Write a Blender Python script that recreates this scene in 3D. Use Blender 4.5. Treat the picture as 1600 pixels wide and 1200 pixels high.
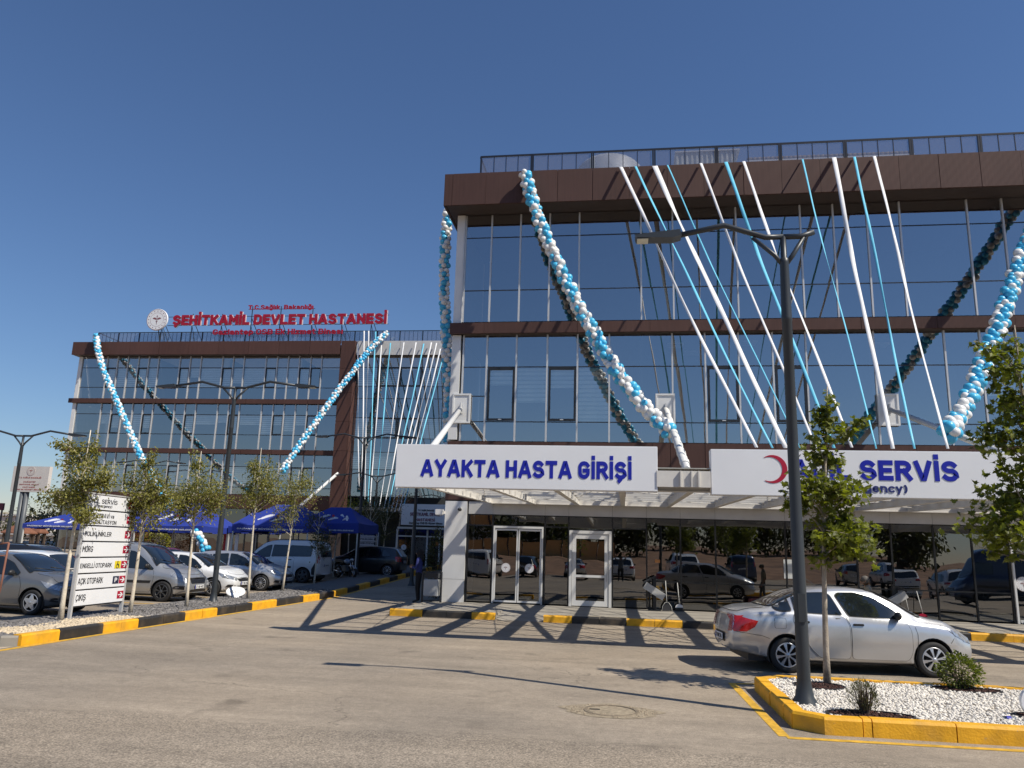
import bpy, bmesh, math, random
import numpy as np
from mathutils import Vector, Matrix
from mathutils.bvhtree import BVHTree
from mathutils.geometry import delaunay_2d_cdt

for o in list(bpy.data.objects):
    bpy.data.objects.remove(o, do_unlink=True)
scene = bpy.context.scene
C = scene.collection
random.seed(7)
rng = np.random.default_rng(7)
rad = math.radians

# ------------------------------------------------------------------ camera
FPX, CAMH = 1207.0, 1.95
PITCH, ROLL, YAW = rad(12.0), rad(1.68), rad(8.45)
fw = Vector((-math.sin(YAW) * math.cos(PITCH), math.cos(YAW) * math.cos(PITCH), math.sin(PITCH)))
r0 = Vector((math.cos(YAW), math.sin(YAW), 0))
u0 = r0.cross(fw)
RV = math.cos(ROLL) * r0 + math.sin(ROLL) * u0
UV = -math.sin(ROLL) * r0 + math.cos(ROLL) * u0
cam_d = bpy.data.cameras.new('camera')
cam = bpy.data.objects.new('camera', cam_d)
C.objects.link(cam)
mw = Matrix((RV, UV, -fw)).transposed().to_4x4()
mw.translation = Vector((0, 0, CAMH))
cam.matrix_world = mw
cam_d.sensor_fit = 'HORIZONTAL'
cam_d.sensor_width = 36.0
cam_d.lens = FPX / 1600 * 36
cam_d.clip_start = 0.05
cam_d.clip_end = 6000
scene.camera = cam

# ------------------------------------------------------------------ light
world = bpy.data.worlds.new("World")
scene.world = world
world.use_nodes = True
wn = world.node_tree
bg = wn.nodes['Background']
sky = wn.nodes.new('ShaderNodeTexSky')
sky.sky_type = 'NISHITA'
sky.sun_disc = False
SUNV = Vector((0.79, -0.34, 1.0)).normalized()
sky.sun_elevation = math.asin(SUNV.z)
sky.sun_rotation = math.atan2(SUNV.x, SUNV.y)
sky.altitude = 0
sky.air_density = 1.3
sky.dust_density = 0.0
sky.ozone_density = 10.0
tint = wn.nodes.new('ShaderNodeVectorMath'); tint.operation = 'MULTIPLY'; tint.inputs[1].default_value = (1.03, 0.975, 1.02)
wn.links.new(sky.outputs[0], tint.inputs[0]); wn.links.new(tint.outputs[0], bg.inputs['Color'])
bg.inputs['Strength'].default_value = 0.085
sd = bpy.data.lights.new('sun', 'SUN')
sd.energy = 5.0
sd.angle = rad(0.53)
sd.color = (1.0, 0.93, 0.81)
sun = bpy.data.objects.new('sun', sd)
C.objects.link(sun)
sun.rotation_euler = (-SUNV).to_track_quat('-Z', 'Y').to_euler()
sun.location = (20, -10, 30)
scene.view_settings.view_transform = 'Standard'
scene.view_settings.look = 'None'
scene.view_settings.gamma = 1.0
scene.view_settings.use_curve_mapping = False
scene.view_settings.exposure = 0.08
scene.render.engine = 'CYCLES'
scene.cycles.max_bounces = 8
scene.cycles.transparent_max_bounces = 12
scene.cycles.caustics_reflective = False
scene.cycles.caustics_refractive = False

# ------------------------------------------------------------------ measuring helper: a sight line met by a plane of the place
def ray(px, py):
    return fw + RV * ((px - 800) / FPX) - UV * ((py - 600) / FPX)
def atY(px, py, Y):
    d = ray(px, py); t = Y / d.y
    return Vector((0, 0, CAMH)) + d * t
def atZ(px, py, Z=0.0):
    d = ray(px, py); t = (Z - CAMH) / d.z
    return Vector((0, 0, CAMH)) + d * t
def gz(y):
    return max(0.0, y - 28.0) * 0.033

# ------------------------------------------------------------------ materials
MATS = {}
def node_mat(name):
    m = bpy.data.materials.new(name)
    m.use_nodes = True
    nt = m.node_tree
    return m, nt, nt.nodes['Principled BSDF']
def mat(name, col, rough=0.6, metal=0.0, var=0.12, scale=3.0, bump=0.0, bscale=60.0, coat=0.0, spec=0.5, island=0.0, trans=0.0):
    if name in MATS: return MATS[name]
    m, nt, p = node_mat(name)
    N, L = nt.nodes, nt.links
    p.inputs['Roughness'].default_value = rough
    p.inputs['Metallic'].default_value = metal
    p.inputs['Specular IOR Level'].default_value = spec
    p.inputs['Coat Weight'].default_value = coat
    p.inputs['Coat Roughness'].default_value = 0.06
    tc = N.new('ShaderNodeTexCoord')
    nz = N.new('ShaderNodeTexNoise'); nz.inputs['Scale'].default_value = scale; nz.inputs['Detail'].default_value = 6
    L.new(tc.outputs['Object'], nz.inputs['Vector'])
    mr = N.new('ShaderNodeMapRange'); mr.inputs[1].default_value = 0.3; mr.inputs[2].default_value = 0.7
    mr.inputs[3].default_value = 1 - var; mr.inputs[4].default_value = 1 + var
    L.new(nz.outputs['Fac'], mr.inputs[0])
    mul = N.new('ShaderNodeVectorMath'); mul.operation = 'SCALE'
    mul.inputs[0].default_value = col[:3]
    L.new(mr.outputs[0], mul.inputs['Scale'])
    last = mul.outputs[0]
    if island:
        ge = N.new('ShaderNodeNewGeometry')
        m2 = N.new('ShaderNodeMapRange'); m2.inputs[3].default_value = 1 - island; m2.inputs[4].default_value = 1 + island
        L.new(ge.outputs['Random Per Island'], m2.inputs[0])
        mu2 = N.new('ShaderNodeVectorMath'); mu2.operation = 'SCALE'
        L.new(last, mu2.inputs[0]); L.new(m2.outputs[0], mu2.inputs['Scale'])
        last = mu2.outputs[0]
    L.new(last, p.inputs['Base Color'])
    if bump:
        nb = N.new('ShaderNodeTexNoise'); nb.inputs['Scale'].default_value = bscale; nb.inputs['Detail'].default_value = 4
        L.new(tc.outputs['Object'], nb.inputs['Vector'])
        b = N.new('ShaderNodeBump'); b.inputs['Strength'].default_value = bump; b.inputs['Distance'].default_value = 0.01
        L.new(nb.outputs['Fac'], b.inputs['Height']); L.new(b.outputs[0], p.inputs['Normal'])
    MATS[name] = m
    return m
def glass_mat(name, gloss, tint, thru, wav=0.0, rough=0.0, wscale=0.6, fres=True, haze=0.0):
    if name in MATS: return MATS[name]
    m, nt, p = node_mat(name)
    N, L = nt.nodes, nt.links
    N.remove(p)
    out = [n for n in N if n.type == 'OUTPUT_MATERIAL'][0]
    g = N.new('ShaderNodeBsdfGlossy'); g.inputs['Color'].default_value = (*tint, 1); g.inputs['Roughness'].default_value = rough
    t = N.new('ShaderNodeBsdfTransparent'); t.inputs['Color'].default_value = (*thru, 1)
    mx = N.new('ShaderNodeMixShader')
    if haze:   # pale diffuse part mixed into the clear glass
        df = N.new('ShaderNodeBsdfDiffuse'); df.inputs['Color'].default_value = (0.36, 0.37, 0.42, 1)
        m2 = N.new('ShaderNodeMixShader'); m2.inputs[0].default_value = haze; L.new(t.outputs[0], m2.inputs[1]); L.new(df.outputs[0], m2.inputs[2])
        L.new(m2.outputs[0], mx.inputs[1])
    else: L.new(t.outputs[0], mx.inputs[1])
    L.new(g.outputs[0], mx.inputs[2])
    if fres:
        fr = N.new('ShaderNodeLayerWeight'); fr.inputs['Blend'].default_value = 0.25
        mr = N.new('ShaderNodeMapRange'); mr.inputs[3].default_value = gloss; mr.inputs[4].default_value = min(1, gloss + 0.5)
        L.new(fr.outputs['Fresnel'], mr.inputs[0]); L.new(mr.outputs[0], mx.inputs[0])
    else:
        mx.inputs[0].default_value = gloss
    if wav:
        tc = N.new('ShaderNodeTexCoord')
        nz = N.new('ShaderNodeTexNoise'); nz.inputs['Scale'].default_value = wscale; nz.inputs['Detail'].default_value = 1.5
        L.new(tc.outputs['Object'], nz.inputs['Vector'])
        b = N.new('ShaderNodeBump'); b.inputs['Strength'].default_value = 1; b.inputs['Distance'].default_value = wav
        L.new(nz.outputs['Fac'], b.inputs['Height']); L.new(b.outputs[0], g.inputs['Normal'])
    L.new(mx.outputs[0], out.inputs['Surface'])
    MATS[name] = m
    return m
def groove_mat(name, col, axis='X', freq=9.0, rough=0.45):
    """brown cladding: fine vertical grooves, tone drift, faint water runs"""
    m, nt, p = node_mat(name)
    N, L = nt.nodes, nt.links
    tc = N.new('ShaderNodeTexCoord')
    wv = N.new('ShaderNodeTexWave'); wv.wave_type = 'BANDS'; wv.bands_direction = axis; wv.inputs['Scale'].default_value = freq
    wv.inputs['Distortion'].default_value = 0.0
    L.new(tc.outputs['Object'], wv.inputs['Vector'])
    mp = N.new('ShaderNodeMapping'); mp.inputs['Scale'].default_value = (14, 14, 0.7)
    L.new(tc.outputs['Object'], mp.inputs['Vector'])
    n1 = N.new('ShaderNodeTexNoise'); n1.inputs['Scale'].default_value = 1.0; n1.inputs['Detail'].default_value = 5
    L.new(mp.outputs[0], n1.inputs['Vector'])
    n2 = N.new('ShaderNodeTexNoise'); n2.inputs['Scale'].default_value = 0.35; n2.inputs['Detail'].default_value = 3
    L.new(tc.outputs['Object'], n2.inputs['Vector'])
    oi = N.new('ShaderNodeObjectInfo')
    a1 = N.new('ShaderNodeMath'); a1.operation = 'MULTIPLY_ADD'; a1.inputs[1].default_value = 0.5; a1.inputs[2].default_value = 0.35
    L.new(n1.outputs['Fac'], a1.inputs[0])
    a2 = N.new('ShaderNodeMath'); a2.operation = 'MULTIPLY_ADD'; a2.inputs[1].default_value = 0.5
    L.new(n2.outputs['Fac'], a2.inputs[0]); L.new(a1.outputs[0], a2.inputs[2])
    a3 = N.new('ShaderNodeMath'); a3.operation = 'MULTIPLY_ADD'; a3.inputs[1].default_value = 0.18
    L.new(oi.outputs['Random'], a3.inputs[0]); L.new(a2.outputs[0], a3.inputs[2])
    a4 = N.new('ShaderNodeMath'); a4.operation = 'MULTIPLY_ADD'; a4.inputs[1].default_value = 0.14
    L.new(wv.outputs['Fac'], a4.inputs[0]); L.new(a3.outputs[0], a4.inputs[2])
    mul = N.new('ShaderNodeVectorMath'); mul.operation = 'SCALE'; mul.inputs[0].default_value = col
    L.new(a4.outputs[0], mul.inputs['Scale']); L.new(mul.outputs[0], p.inputs['Base Color'])
    b = N.new('ShaderNodeBump'); b.inputs['Strength'].default_value = 0.5; b.inputs['Distance'].default_value = 0.008
    L.new(wv.outputs['Fac'], b.inputs['Height']); L.new(b.outputs[0], p.inputs['Normal'])
    p.inputs['Roughness'].default_value = rough + .1; p.inputs['Specular IOR Level'].default_value = .25
    MATS[name] = m
    return m

def asphalt_mat():
    m, nt, p = node_mat('asphalt')
    N, L = nt.nodes, nt.links
    tc = N.new('ShaderNodeTexCoord')
    def noise(scale, detail=4, vec=None, rough=0.6):
        n = N.new('ShaderNodeTexNoise'); n.inputs['Scale'].default_value = scale; n.inputs['Detail'].default_value = detail
        n.inputs['Roughness'].default_value = rough
        L.new(vec or tc.outputs['Object'], n.inputs['Vector']); return n
    mp = N.new('ShaderNodeMapping'); mp.inputs['Scale'].default_value = (0.22, 1.3, 1); mp.inputs['Rotation'].default_value = (0, 0, 0.12)
    L.new(tc.outputs['Object'], mp.inputs['Vector'])
    streak = noise(1.0, 7, mp.outputs[0], 0.65)
    big = noise(0.35, 4)
    fine = noise(55, 3, rough=0.8)
    grain = N.new('ShaderNodeTexVoronoi'); grain.inputs['Scale'].default_value = 90; L.new(tc.outputs['Object'], grain.inputs['Vector'])
    spots = noise(0.9, 2)
    def mr(src, a, b, c, d):
        x = N.new('ShaderNodeMapRange'); x.inputs[1].default_value = a; x.inputs[2].default_value = b
        x.inputs[3].default_value = c; x.inputs[4].default_value = d; L.new(src, x.inputs[0]); return x.outputs[0]
    def mulm(a, b):
        x = N.new('ShaderNodeMath'); x.operation = 'MULTIPLY'; L.new(a, x.inputs[0]); L.new(b, x.inputs[1]); return x.outputs[0]
    f = mr(streak.outputs['Fac'], 0.35, 0.68, 0.84, 1.13)
    f = mulm(f, mr(big.outputs['Fac'], 0.35, 0.65, 0.90, 1.08))
    f = mulm(f, mr(fine.outputs['Fac'], 0.35, 0.65, 0.74, 1.26))
    f = mulm(f, mr(grain.outputs['Distance'], 0.0, 0.6, 0.86, 1.12))
    f = mulm(f, mr(spots.outputs['Fac'], 0.64, 0.74, 1.0, 0.66))
    f = mulm(f, mr(noise(13, 5, rough=0.7).outputs['Fac'], 0.36, 0.64, 0.88, 1.12))
    f = mulm(f, mr(noise(3.5, 4, rough=0.7).outputs['Fac'], 0.36, 0.64, 0.93, 1.07))
    mp2 = N.new('ShaderNodeMapping'); mp2.inputs['Scale'].default_value = (0.05, 2.3, 1); mp2.inputs['Rotation'].default_value = (0, 0, -0.05)
    L.new(tc.outputs['Object'], mp2.inputs['Vector'])
    f = mulm(f, mr(noise(1.0, 3, mp2.outputs[0]).outputs['Fac'], 0.58, 0.70, 1.0, 0.90))
    agg = N.new('ShaderNodeTexVoronoi'); agg.inputs['Scale'].default_value = 38; L.new(tc.outputs['Object'], agg.inputs['Vector'])
    f = mulm(f, mr(agg.outputs['Distance'], 0.0, 0.16, 1.28, 1.0))
    # older coarse surfacing in front of a ragged seam
    sx = N.new('ShaderNodeSeparateXYZ'); L.new(tc.outputs['Object'], sx.inputs[0])
    wv = noise(1.1, 5, rough=0.65)
    th = N.new('ShaderNodeMath'); th.operation = 'MULTIPLY_ADD'; th.inputs[1].default_value = 1.3; th.inputs[2].default_value = 7.95; L.new(wv.outputs['Fac'], th.inputs[0])
    df = N.new('ShaderNodeMath'); df.operation = 'SUBTRACT'; L.new(th.outputs[0], df.inputs[0]); L.new(sx.outputs[1], df.inputs[1])
    coarse = mr(df.outputs[0], 0.0, 0.06, 0.0, 1.0)
    ab = N.new('ShaderNodeMath'); ab.operation = 'ABSOLUTE'; L.new(df.outputs[0], ab.inputs[0])
    seam = mr(ab.outputs[0], 0.0, 0.018, 0.72, 1.0)
    stone = N.new('ShaderNodeTexVoronoi'); stone.inputs['Scale'].default_value = 48; L.new(tc.outputs['Object'], stone.inputs['Vector'])
    sv = mulm(mr(stone.outputs['Distance'], 0.1, 0.75, 1.36, 0.70), mr(noise(30, 3, rough=0.8).outputs['Fac'], 0.35, 0.65, 0.80, 1.20))
    mxc = N.new('ShaderNodeMix'); mxc.data_type = 'FLOAT'; mxc.inputs[2].default_value = 1.0; L.new(coarse, mxc.inputs[0]); L.new(sv, mxc.inputs[3])
    f = mulm(f, mxc.outputs[0]); f = mulm(f, seam)
    pale = mr(noise(2.2, 8, rough=0.8).outputs['Fac'], 0.66, 0.74, 1.0, 1.22); f = mulm(f, pale)
    crk = N.new('ShaderNodeTexVoronoi'); crk.feature = 'DISTANCE_TO_EDGE'; crk.inputs['Scale'].default_value = 0.23
    wob = noise(1.8, 6)
    ad = N.new('ShaderNodeVectorMath'); ad.operation = 'MULTIPLY_ADD'; ad.inputs[1].default_value = (0.9, 0.9, 0)
    L.new(wob.outputs['Color'], ad.inputs[0]); L.new(tc.outputs['Object'], ad.inputs[2]); L.new(ad.outputs[0], crk.inputs['Vector'])
    crackmask = mr(noise(0.28, 2).outputs['Fac'], 0.50, 0.56, 0, 1)
    ck = mr(crk.outputs['Distance'], 0.0, 0.0035, 0.45, 0.0)
    ckm = mulm(ck, crackmask)
    one = N.new('ShaderNodeMath'); one.operation = 'SUBTRACT'; one.inputs[0].default_value = 1; L.new(ckm, one.inputs[1])
    f = mulm(f, one.outputs[0])
    col = N.new('ShaderNodeMixRGB'); col.inputs[1].default_value = (0.262, 0.222, 0.176, 1); col.inputs[2].default_value = (0.320, 0.264, 0.200, 1)
    L.new(mr(noise(0.12, 3).outputs['Fac'], 0.4, 0.6, 0, 1), col.inputs[0])
    s = N.new('ShaderNodeVectorMath'); s.operation = 'SCALE'; L.new(col.outputs[0], s.inputs[0]); L.new(f, s.inputs['Scale'])
    L.new(s.outputs[0], p.inputs['Base Color'])
    p.inputs['Roughness'].default_value = 0.82
    p.inputs['Specular IOR Level'].default_value = 0.3
    b = N.new('ShaderNodeBump'); b.inputs['Strength'].default_value = 0.55; b.inputs['Distance'].default_value = 0.012
    L.new(fine.outputs['Fac'], b.inputs['Height']); L.new(b.outputs[0], p.inputs['Normal'])
    return m

ASPHALT = asphalt_mat()
WHITE = mat('white_paint', (0.72, 0.72, 0.71), 0.35, var=0.05, scale=1.2)
SIGNW = mat('sign_white', (0.80, 0.81, 0.83), 0.38, var=0.035, scale=0.8)
ALU = mat('aluminium', (0.62, 0.62, 0.62), 0.4, 0.3, var=0.06)
STEEL = mat('beam_steel', (0.66, 0.635, 0.59), 0.5, var=0.10, scale=2)
DARKF = mat('dark_frame', (0.018, 0.02, 0.024), 0.4, var=0.1)
BROWN = groove_mat('brown_cladding', (0.078, 0.040, 0.033))
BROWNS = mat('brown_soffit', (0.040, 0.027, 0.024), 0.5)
GREYPANEL = mat('pale_panel', (0.56, 0.55, 0.54), 0.45, var=0.06)
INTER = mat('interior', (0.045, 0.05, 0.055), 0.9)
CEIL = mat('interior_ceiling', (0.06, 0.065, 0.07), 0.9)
BLIND = mat('blind_fabric', (0.80, 0.88, 0.86), 0.8, var=0.05)
BLINDD = mat('blind_band', (0.44, 0.52, 0.52), 0.8, var=0.05)
PANE = glass_mat('window_glass', 0.45, (0.93, 0.93, 0.94), (0.94, 0.98, 0.97), 0.004, wscale=0.5)
PANE_G = glass_mat('shop_glass', 0.20, (0.86, 0.88, 0.90), (0.42, 0.44, 0.44), 0.008, wscale=0.55)
RAILG = glass_mat('railing_glass', 0.12, (0.75, 0.8, 0.9), (0.82, 0.82, 0.84), 0.0, haze=0.22)
POLE = mat('pole_paint', (0.042, 0.048, 0.054), 0.42, 0.2, var=0.06)
POLEL = mat('pole_paint_worn', (0.11, 0.12, 0.13), 0.5, 0.1, var=0.08)
def chipped(name, paint, under, amount=.66):
    m = mat(name, paint, 0.62, var=0.16, scale=5, bump=0.45, bscale=38)
    nt = m.node_tree; N, L = nt.nodes, nt.links; p = N['Principled BSDF']
    src = p.inputs['Base Color'].links[0].from_socket
    tc = N.new('ShaderNodeTexCoord'); n1 = N.new('ShaderNodeTexNoise'); n1.inputs['Scale'].default_value = 9; n1.inputs['Detail'].default_value = 8; n1.inputs['Roughness'].default_value = .75
    L.new(tc.outputs['Object'], n1.inputs['Vector'])
    mr = N.new('ShaderNodeMapRange'); mr.inputs[1].default_value = amount; mr.inputs[2].default_value = amount + .03; L.new(n1.outputs['Fac'], mr.inputs[0])
    mx = N.new('ShaderNodeMixRGB'); mx.inputs[2].default_value = (*under, 1); L.new(mr.outputs[0], mx.inputs[0]); L.new(src, mx.inputs[1])
    n2 = N.new('ShaderNodeTexNoise'); n2.inputs['Scale'].default_value = 2.2; n2.inputs['Detail'].default_value = 6; L.new(tc.outputs['Object'], n2.inputs['Vector'])
    m2 = N.new('ShaderNodeMapRange'); m2.inputs[1].default_value = .5; m2.inputs[2].default_value = .75; m2.inputs[4].default_value = .35; L.new(n2.outputs['Fac'], m2.inputs[0])
    mx2 = N.new('ShaderNodeMixRGB'); mx2.inputs[2].default_value = (.20, .15, .10, 1); L.new(m2.outputs[0], mx2.inputs[0]); L.new(mx.outputs[0], mx2.inputs[1])
    L.new(mx2.outputs[0], p.inputs['Base Color']); return m
YEL = chipped('kerb_yellow', (0.78, 0.40, 0.014), (.26, .22, .17), .64)
YELL = mat('line_yellow', (0.62, 0.36, 0.035), 0.75, var=0.28, scale=9, bump=0.3, bscale=60)
BLK = chipped('kerb_black', (0.022, 0.021, 0.021), (.20, .18, .15), .66)
CONC = mat('concrete', (0.30, 0.275, 0.235), 0.85, var=0.14, scale=2.5, bump=0.3, bscale=45)
TACT = mat('ribbed_paving', (0.40, 0.35, 0.26), 0.8, var=0.15, scale=4)
BLUE = mat('letter_blue', (0.012, 0.018, 0.36), 0.35, var=0.03)
RED = mat('letter_red', (0.36, 0.006, 0.028), 0.4, var=0.04)
REDL = mat('sign_red', (0.42, 0.01, 0.04), 0.4, var=0.04)
BLTXT = mat('text_black', (0.03, 0.03, 0.035), 0.5)
BALW = mat('balloon_white', (0.78, 0.78, 0.76), 0.38, var=0.04, spec=0.5)
BALB = mat('balloon_blue', (0.07, 0.47, 0.74), 0.36, var=0.06, spec=0.5)
RIBW = mat('ribbon_white', (0.78, 0.78, 0.78), 0.5, var=0.03)
RIBB = mat('ribbon_blue', (0.15, 0.55, 0.74), 0.5, var=0.05)
RUB = mat('rubber', (0.018, 0.018, 0.019), 0.75)
RIM = mat('wheel_silver', (0.55, 0.56, 0.58), 0.35, 0.6, var=0.05)
RIMD = mat('wheel_dark', (0.12, 0.125, 0.13), 0.35, 0.6)
CARGL = mat('car_glass', (0.012, 0.016, 0.018), 0.03, 0.0, var=0.2, coat=0.7, spec=0.8)
PLAS = mat('black_plastic', (0.02, 0.02, 0.022), 0.5)
HEADL = mat('lamp_clear', (0.42, 0.44, 0.46), 0.08, 0.5, coat=1.0, var=0.35, scale=14)
TAILL = mat('lamp_red', (0.45, 0.012, 0.012), 0.12, coat=1.0, var=0.25, scale=12)
CHROME = mat('chrome', (0.7, 0.7, 0.7), 0.15, 1.0)

# ------------------------------------------------------------------ mesh helpers
CLEAR = bpy.data.materials.new('glass_inner_face'); CLEAR.use_nodes = True
_n = CLEAR.node_tree; _n.nodes.remove(_n.nodes['Principled BSDF']); _t = _n.nodes.new('ShaderNodeBsdfTransparent'); _t.inputs[0].default_value = (.97, .98, .975, 1)
_n.links.new(_t.outputs[0], _n.nodes['Material Output'].inputs['Surface'])
class MB:
    def __init__(s): s.v = []; s.f = []; s.mi = []; s.sm = []
    def add(s, vs, fs, mi=0, sm=False):
        n = len(s.v); s.v += [tuple(v) for v in vs]
        for f in fs: s.f.append([i + n for i in f]); s.mi.append(mi); s.sm.append(sm)
        return s
    def box(s, x0, x1, y0, y1, z0, z1, mi=0):
        v = [(x0, y0, z0), (x1, y0, z0), (x1, y1, z0), (x0, y1, z0), (x0, y0, z1), (x1, y0, z1), (x1, y1, z1), (x0, y1, z1)]
        return s.add(v, [(0, 3, 2, 1), (4, 5, 6, 7), (0, 1, 5, 4), (1, 2, 6, 5), (2, 3, 7, 6), (3, 0, 4, 7)], mi)
    def bar(s, a, b, w, h, mi=0, up=(0, 0, 1)):
        a = Vector(a); b = Vector(b); d = (b - a).normalized(); up = Vector(up)
        if abs(d.dot(up)) > 0.99: up = Vector((0, 1, 0))
        x = d.cross(up).normalized(); z = x.cross(d)
        v = []
        for p in (a, b):
            for sx, sz in ((-1, -1), (1, -1), (1, 1), (-1, 1)): v.append(p + x * sx * w / 2 + z * sz * h / 2)
        return s.add(v, [(3, 2, 1, 0), (4, 5, 6, 7), (0, 1, 5, 4), (1, 2, 6, 5), (2, 3, 7, 6), (3, 0, 4, 7)], mi)
    def tube(s, pts, rs, n=8, mi=0, sm=True, cap=True):
        pts = [Vector(p) for p in pts]
        if not hasattr(rs, '__len__'): rs = [rs] * len(pts)
        vs = []; fs = []
        up = Vector((0, 0, 1)); d0 = (pts[1] - pts[0]).normalized()
        if abs(d0.dot(up)) > 0.9: up = Vector((1, 0, 0))
        x = d0.cross(up).normalized()
        for i, p in enumerate(pts):
            d = (pts[min(i + 1, len(pts) - 1)] - pts[max(i - 1, 0)]).normalized()
            x = (x - d * x.dot(d)).normalized(); y = d.cross(x)
            for k in range(n):
                a = 2 * math.pi * k / n
                vs.append(p + (x * math.cos(a) + y * math.sin(a)) * rs[i])
        for i in range(len(pts) - 1):
            for k in range(n):
                fs.append((i * n + k, i * n + (k + 1) % n, (i + 1) * n + (k + 1) % n, (i + 1) * n + k))
        s.add(vs, fs, mi, sm)
        if cap:
            b = len(s.v) - len(vs)
            s.f.append([b + k for k in range(n)][::-1]); s.mi.append(mi); s.sm.append(False)
            s.f.append([b + (len(pts) - 1) * n + k for k in range(n)]); s.mi.append(mi); s.sm.append(False)
        return s
    def lathe(s, prof, n=24, mi=0, axis='Z', c=(0, 0, 0), sm=True):
        vs = []; fs = []
        for r, h in prof:
            for k in range(n):
                a = 2 * math.pi * k / n; x, y = r * math.cos(a), r * math.sin(a)
                if axis == 'Z': v = (x, y, h)
                elif axis == 'Y': v = (x, h, y)
                else: v = (h, x, y)
                vs.append((v[0] + c[0], v[1] + c[1], v[2] + c[2]))
        for i in range(len(prof) - 1):
            for k in range(n):
                fs.append((i * n + k, i * n + (k + 1) % n, (i + 1) * n + (k + 1) % n, (i + 1) * n + k))
        return s.add(vs, fs, mi, sm)
    def prism(s, poly, axis, a, b, mi=0):
        """polygon in the plane across axis, extruded from a to b"""
        n = len(poly)
        def P(p, t):
            if axis == 'Y': return (p[0], t, p[1])
            if axis == 'Z': return (p[0], p[1], t)
            return (t, p[0], p[1])
        v = [P(p, a) for p in poly] + [P(p, b) for p in poly]
        f = [list(range(n)), list(range(2 * n - 1, n - 1, -1))]
        f += [(i, i + n, (i + 1) % n + n, (i + 1) % n) for i in range(n)]
        return s.add(v, f, mi)
    def ball(s, c, r, mi=0, seg=12, rings=8, sc=(1, 1, 1)):
        vs = []; fs = []
        for i in range(rings + 1):
            t = math.pi * i / rings
            for k in range(seg):
                a = 2 * math.pi * k / seg
                vs.append((c[0] + r * sc[0] * math.sin(t) * math.cos(a), c[1] + r * sc[1] * math.sin(t) * math.sin(a), c[2] + r * sc[2] * math.cos(t)))
        for i in range(rings):
            for k in range(seg):
                fs.append((i * seg + k, (i + 1) * seg + k, (i + 1) * seg + (k + 1) % seg, i * seg + (k + 1) % seg))
        return s.add(vs, fs, mi, True)
    def mesh(s, name, mats):
        me = bpy.data.meshes.new(name)
        me.from_pydata(s.v, [], s.f)
        for m in (mats if isinstance(mats, (list, tuple)) else [mats]): me.materials.append(m)
        me.polygons.foreach_set('material_index', s.mi)
        me.polygons.foreach_set('use_smooth', s.sm)
        me.update()
        return me
    def build(s, name, mats, parent=None, bevel=0.0):
        off = world_off(parent)
        if off is not None: s.v = [(v[0] - off[0], v[1] - off[1], v[2] - off[2]) for v in s.v]
        me = s.mesh(name, mats)
        if bevel:
            bm = bmesh.new(); bm.from_mesh(me)
            bmesh.ops.remove_doubles(bm, verts=bm.verts, dist=1e-5)
            bmesh.ops.bevel(bm, geom=[e for e in bm.edges if e.is_manifold and e.calc_face_angle(0) > 0.6], offset=bevel, segments=2, affect='EDGES', clamp_overlap=True)
            bm.to_mesh(me); bm.free()
        o = bpy.data.objects.new(name, me); C.objects.link(o)
        if parent: o.parent = parent
        return o
def world_off(p):
    """meshes are written in world coordinates unless their thing is marked as having its own frame"""
    if p is None: return None
    r = p
    while r.parent: r = r.parent
    if r.get('_local'): return None
    return r.location
def setp(o, label=None, cat=None, group=None, kind=None):
    if label: o['label'] = label
    if cat: o['category'] = cat
    if group: o['group'] = group
    if kind: o['kind'] = kind
    return o
LOCALS = []
def thing(name, label, cat, loc=(0, 0, 0), rz=0.0, group=None, local=False):
    o = bpy.data.objects.new(name, None); C.objects.link(o)
    o.empty_display_size = 0.2
    o.location = loc; o.rotation_euler = (0, 0, rz)
    if local: o['_local'] = 1; LOCALS.append(o)
    return setp(o, label, cat, group)
def struct(mb, name, m):
    return setp(mb.build(name, m), kind='structure')
CHILD = {}
def kids(o):
    return [c for c in C.objects if c.parent == o]
def copy_tree(o, loc, rz, label=None):
    """copy of a thing, its parts and their sub-parts"""
    tree = {}
    for c in C.objects:
        if c.parent: tree.setdefault(c.parent.name, []).append(c)
    def rec(x, par):
        c = x.copy(); C.objects.link(c)
        if par: c.parent = par
        for k in tree.get(x.name, []): rec(k, c)
        return c
    r = rec(o, None)
    r.location = loc; r.rotation_euler = (0, 0, rz)
    if label: r['label'] = label
    return r
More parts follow.
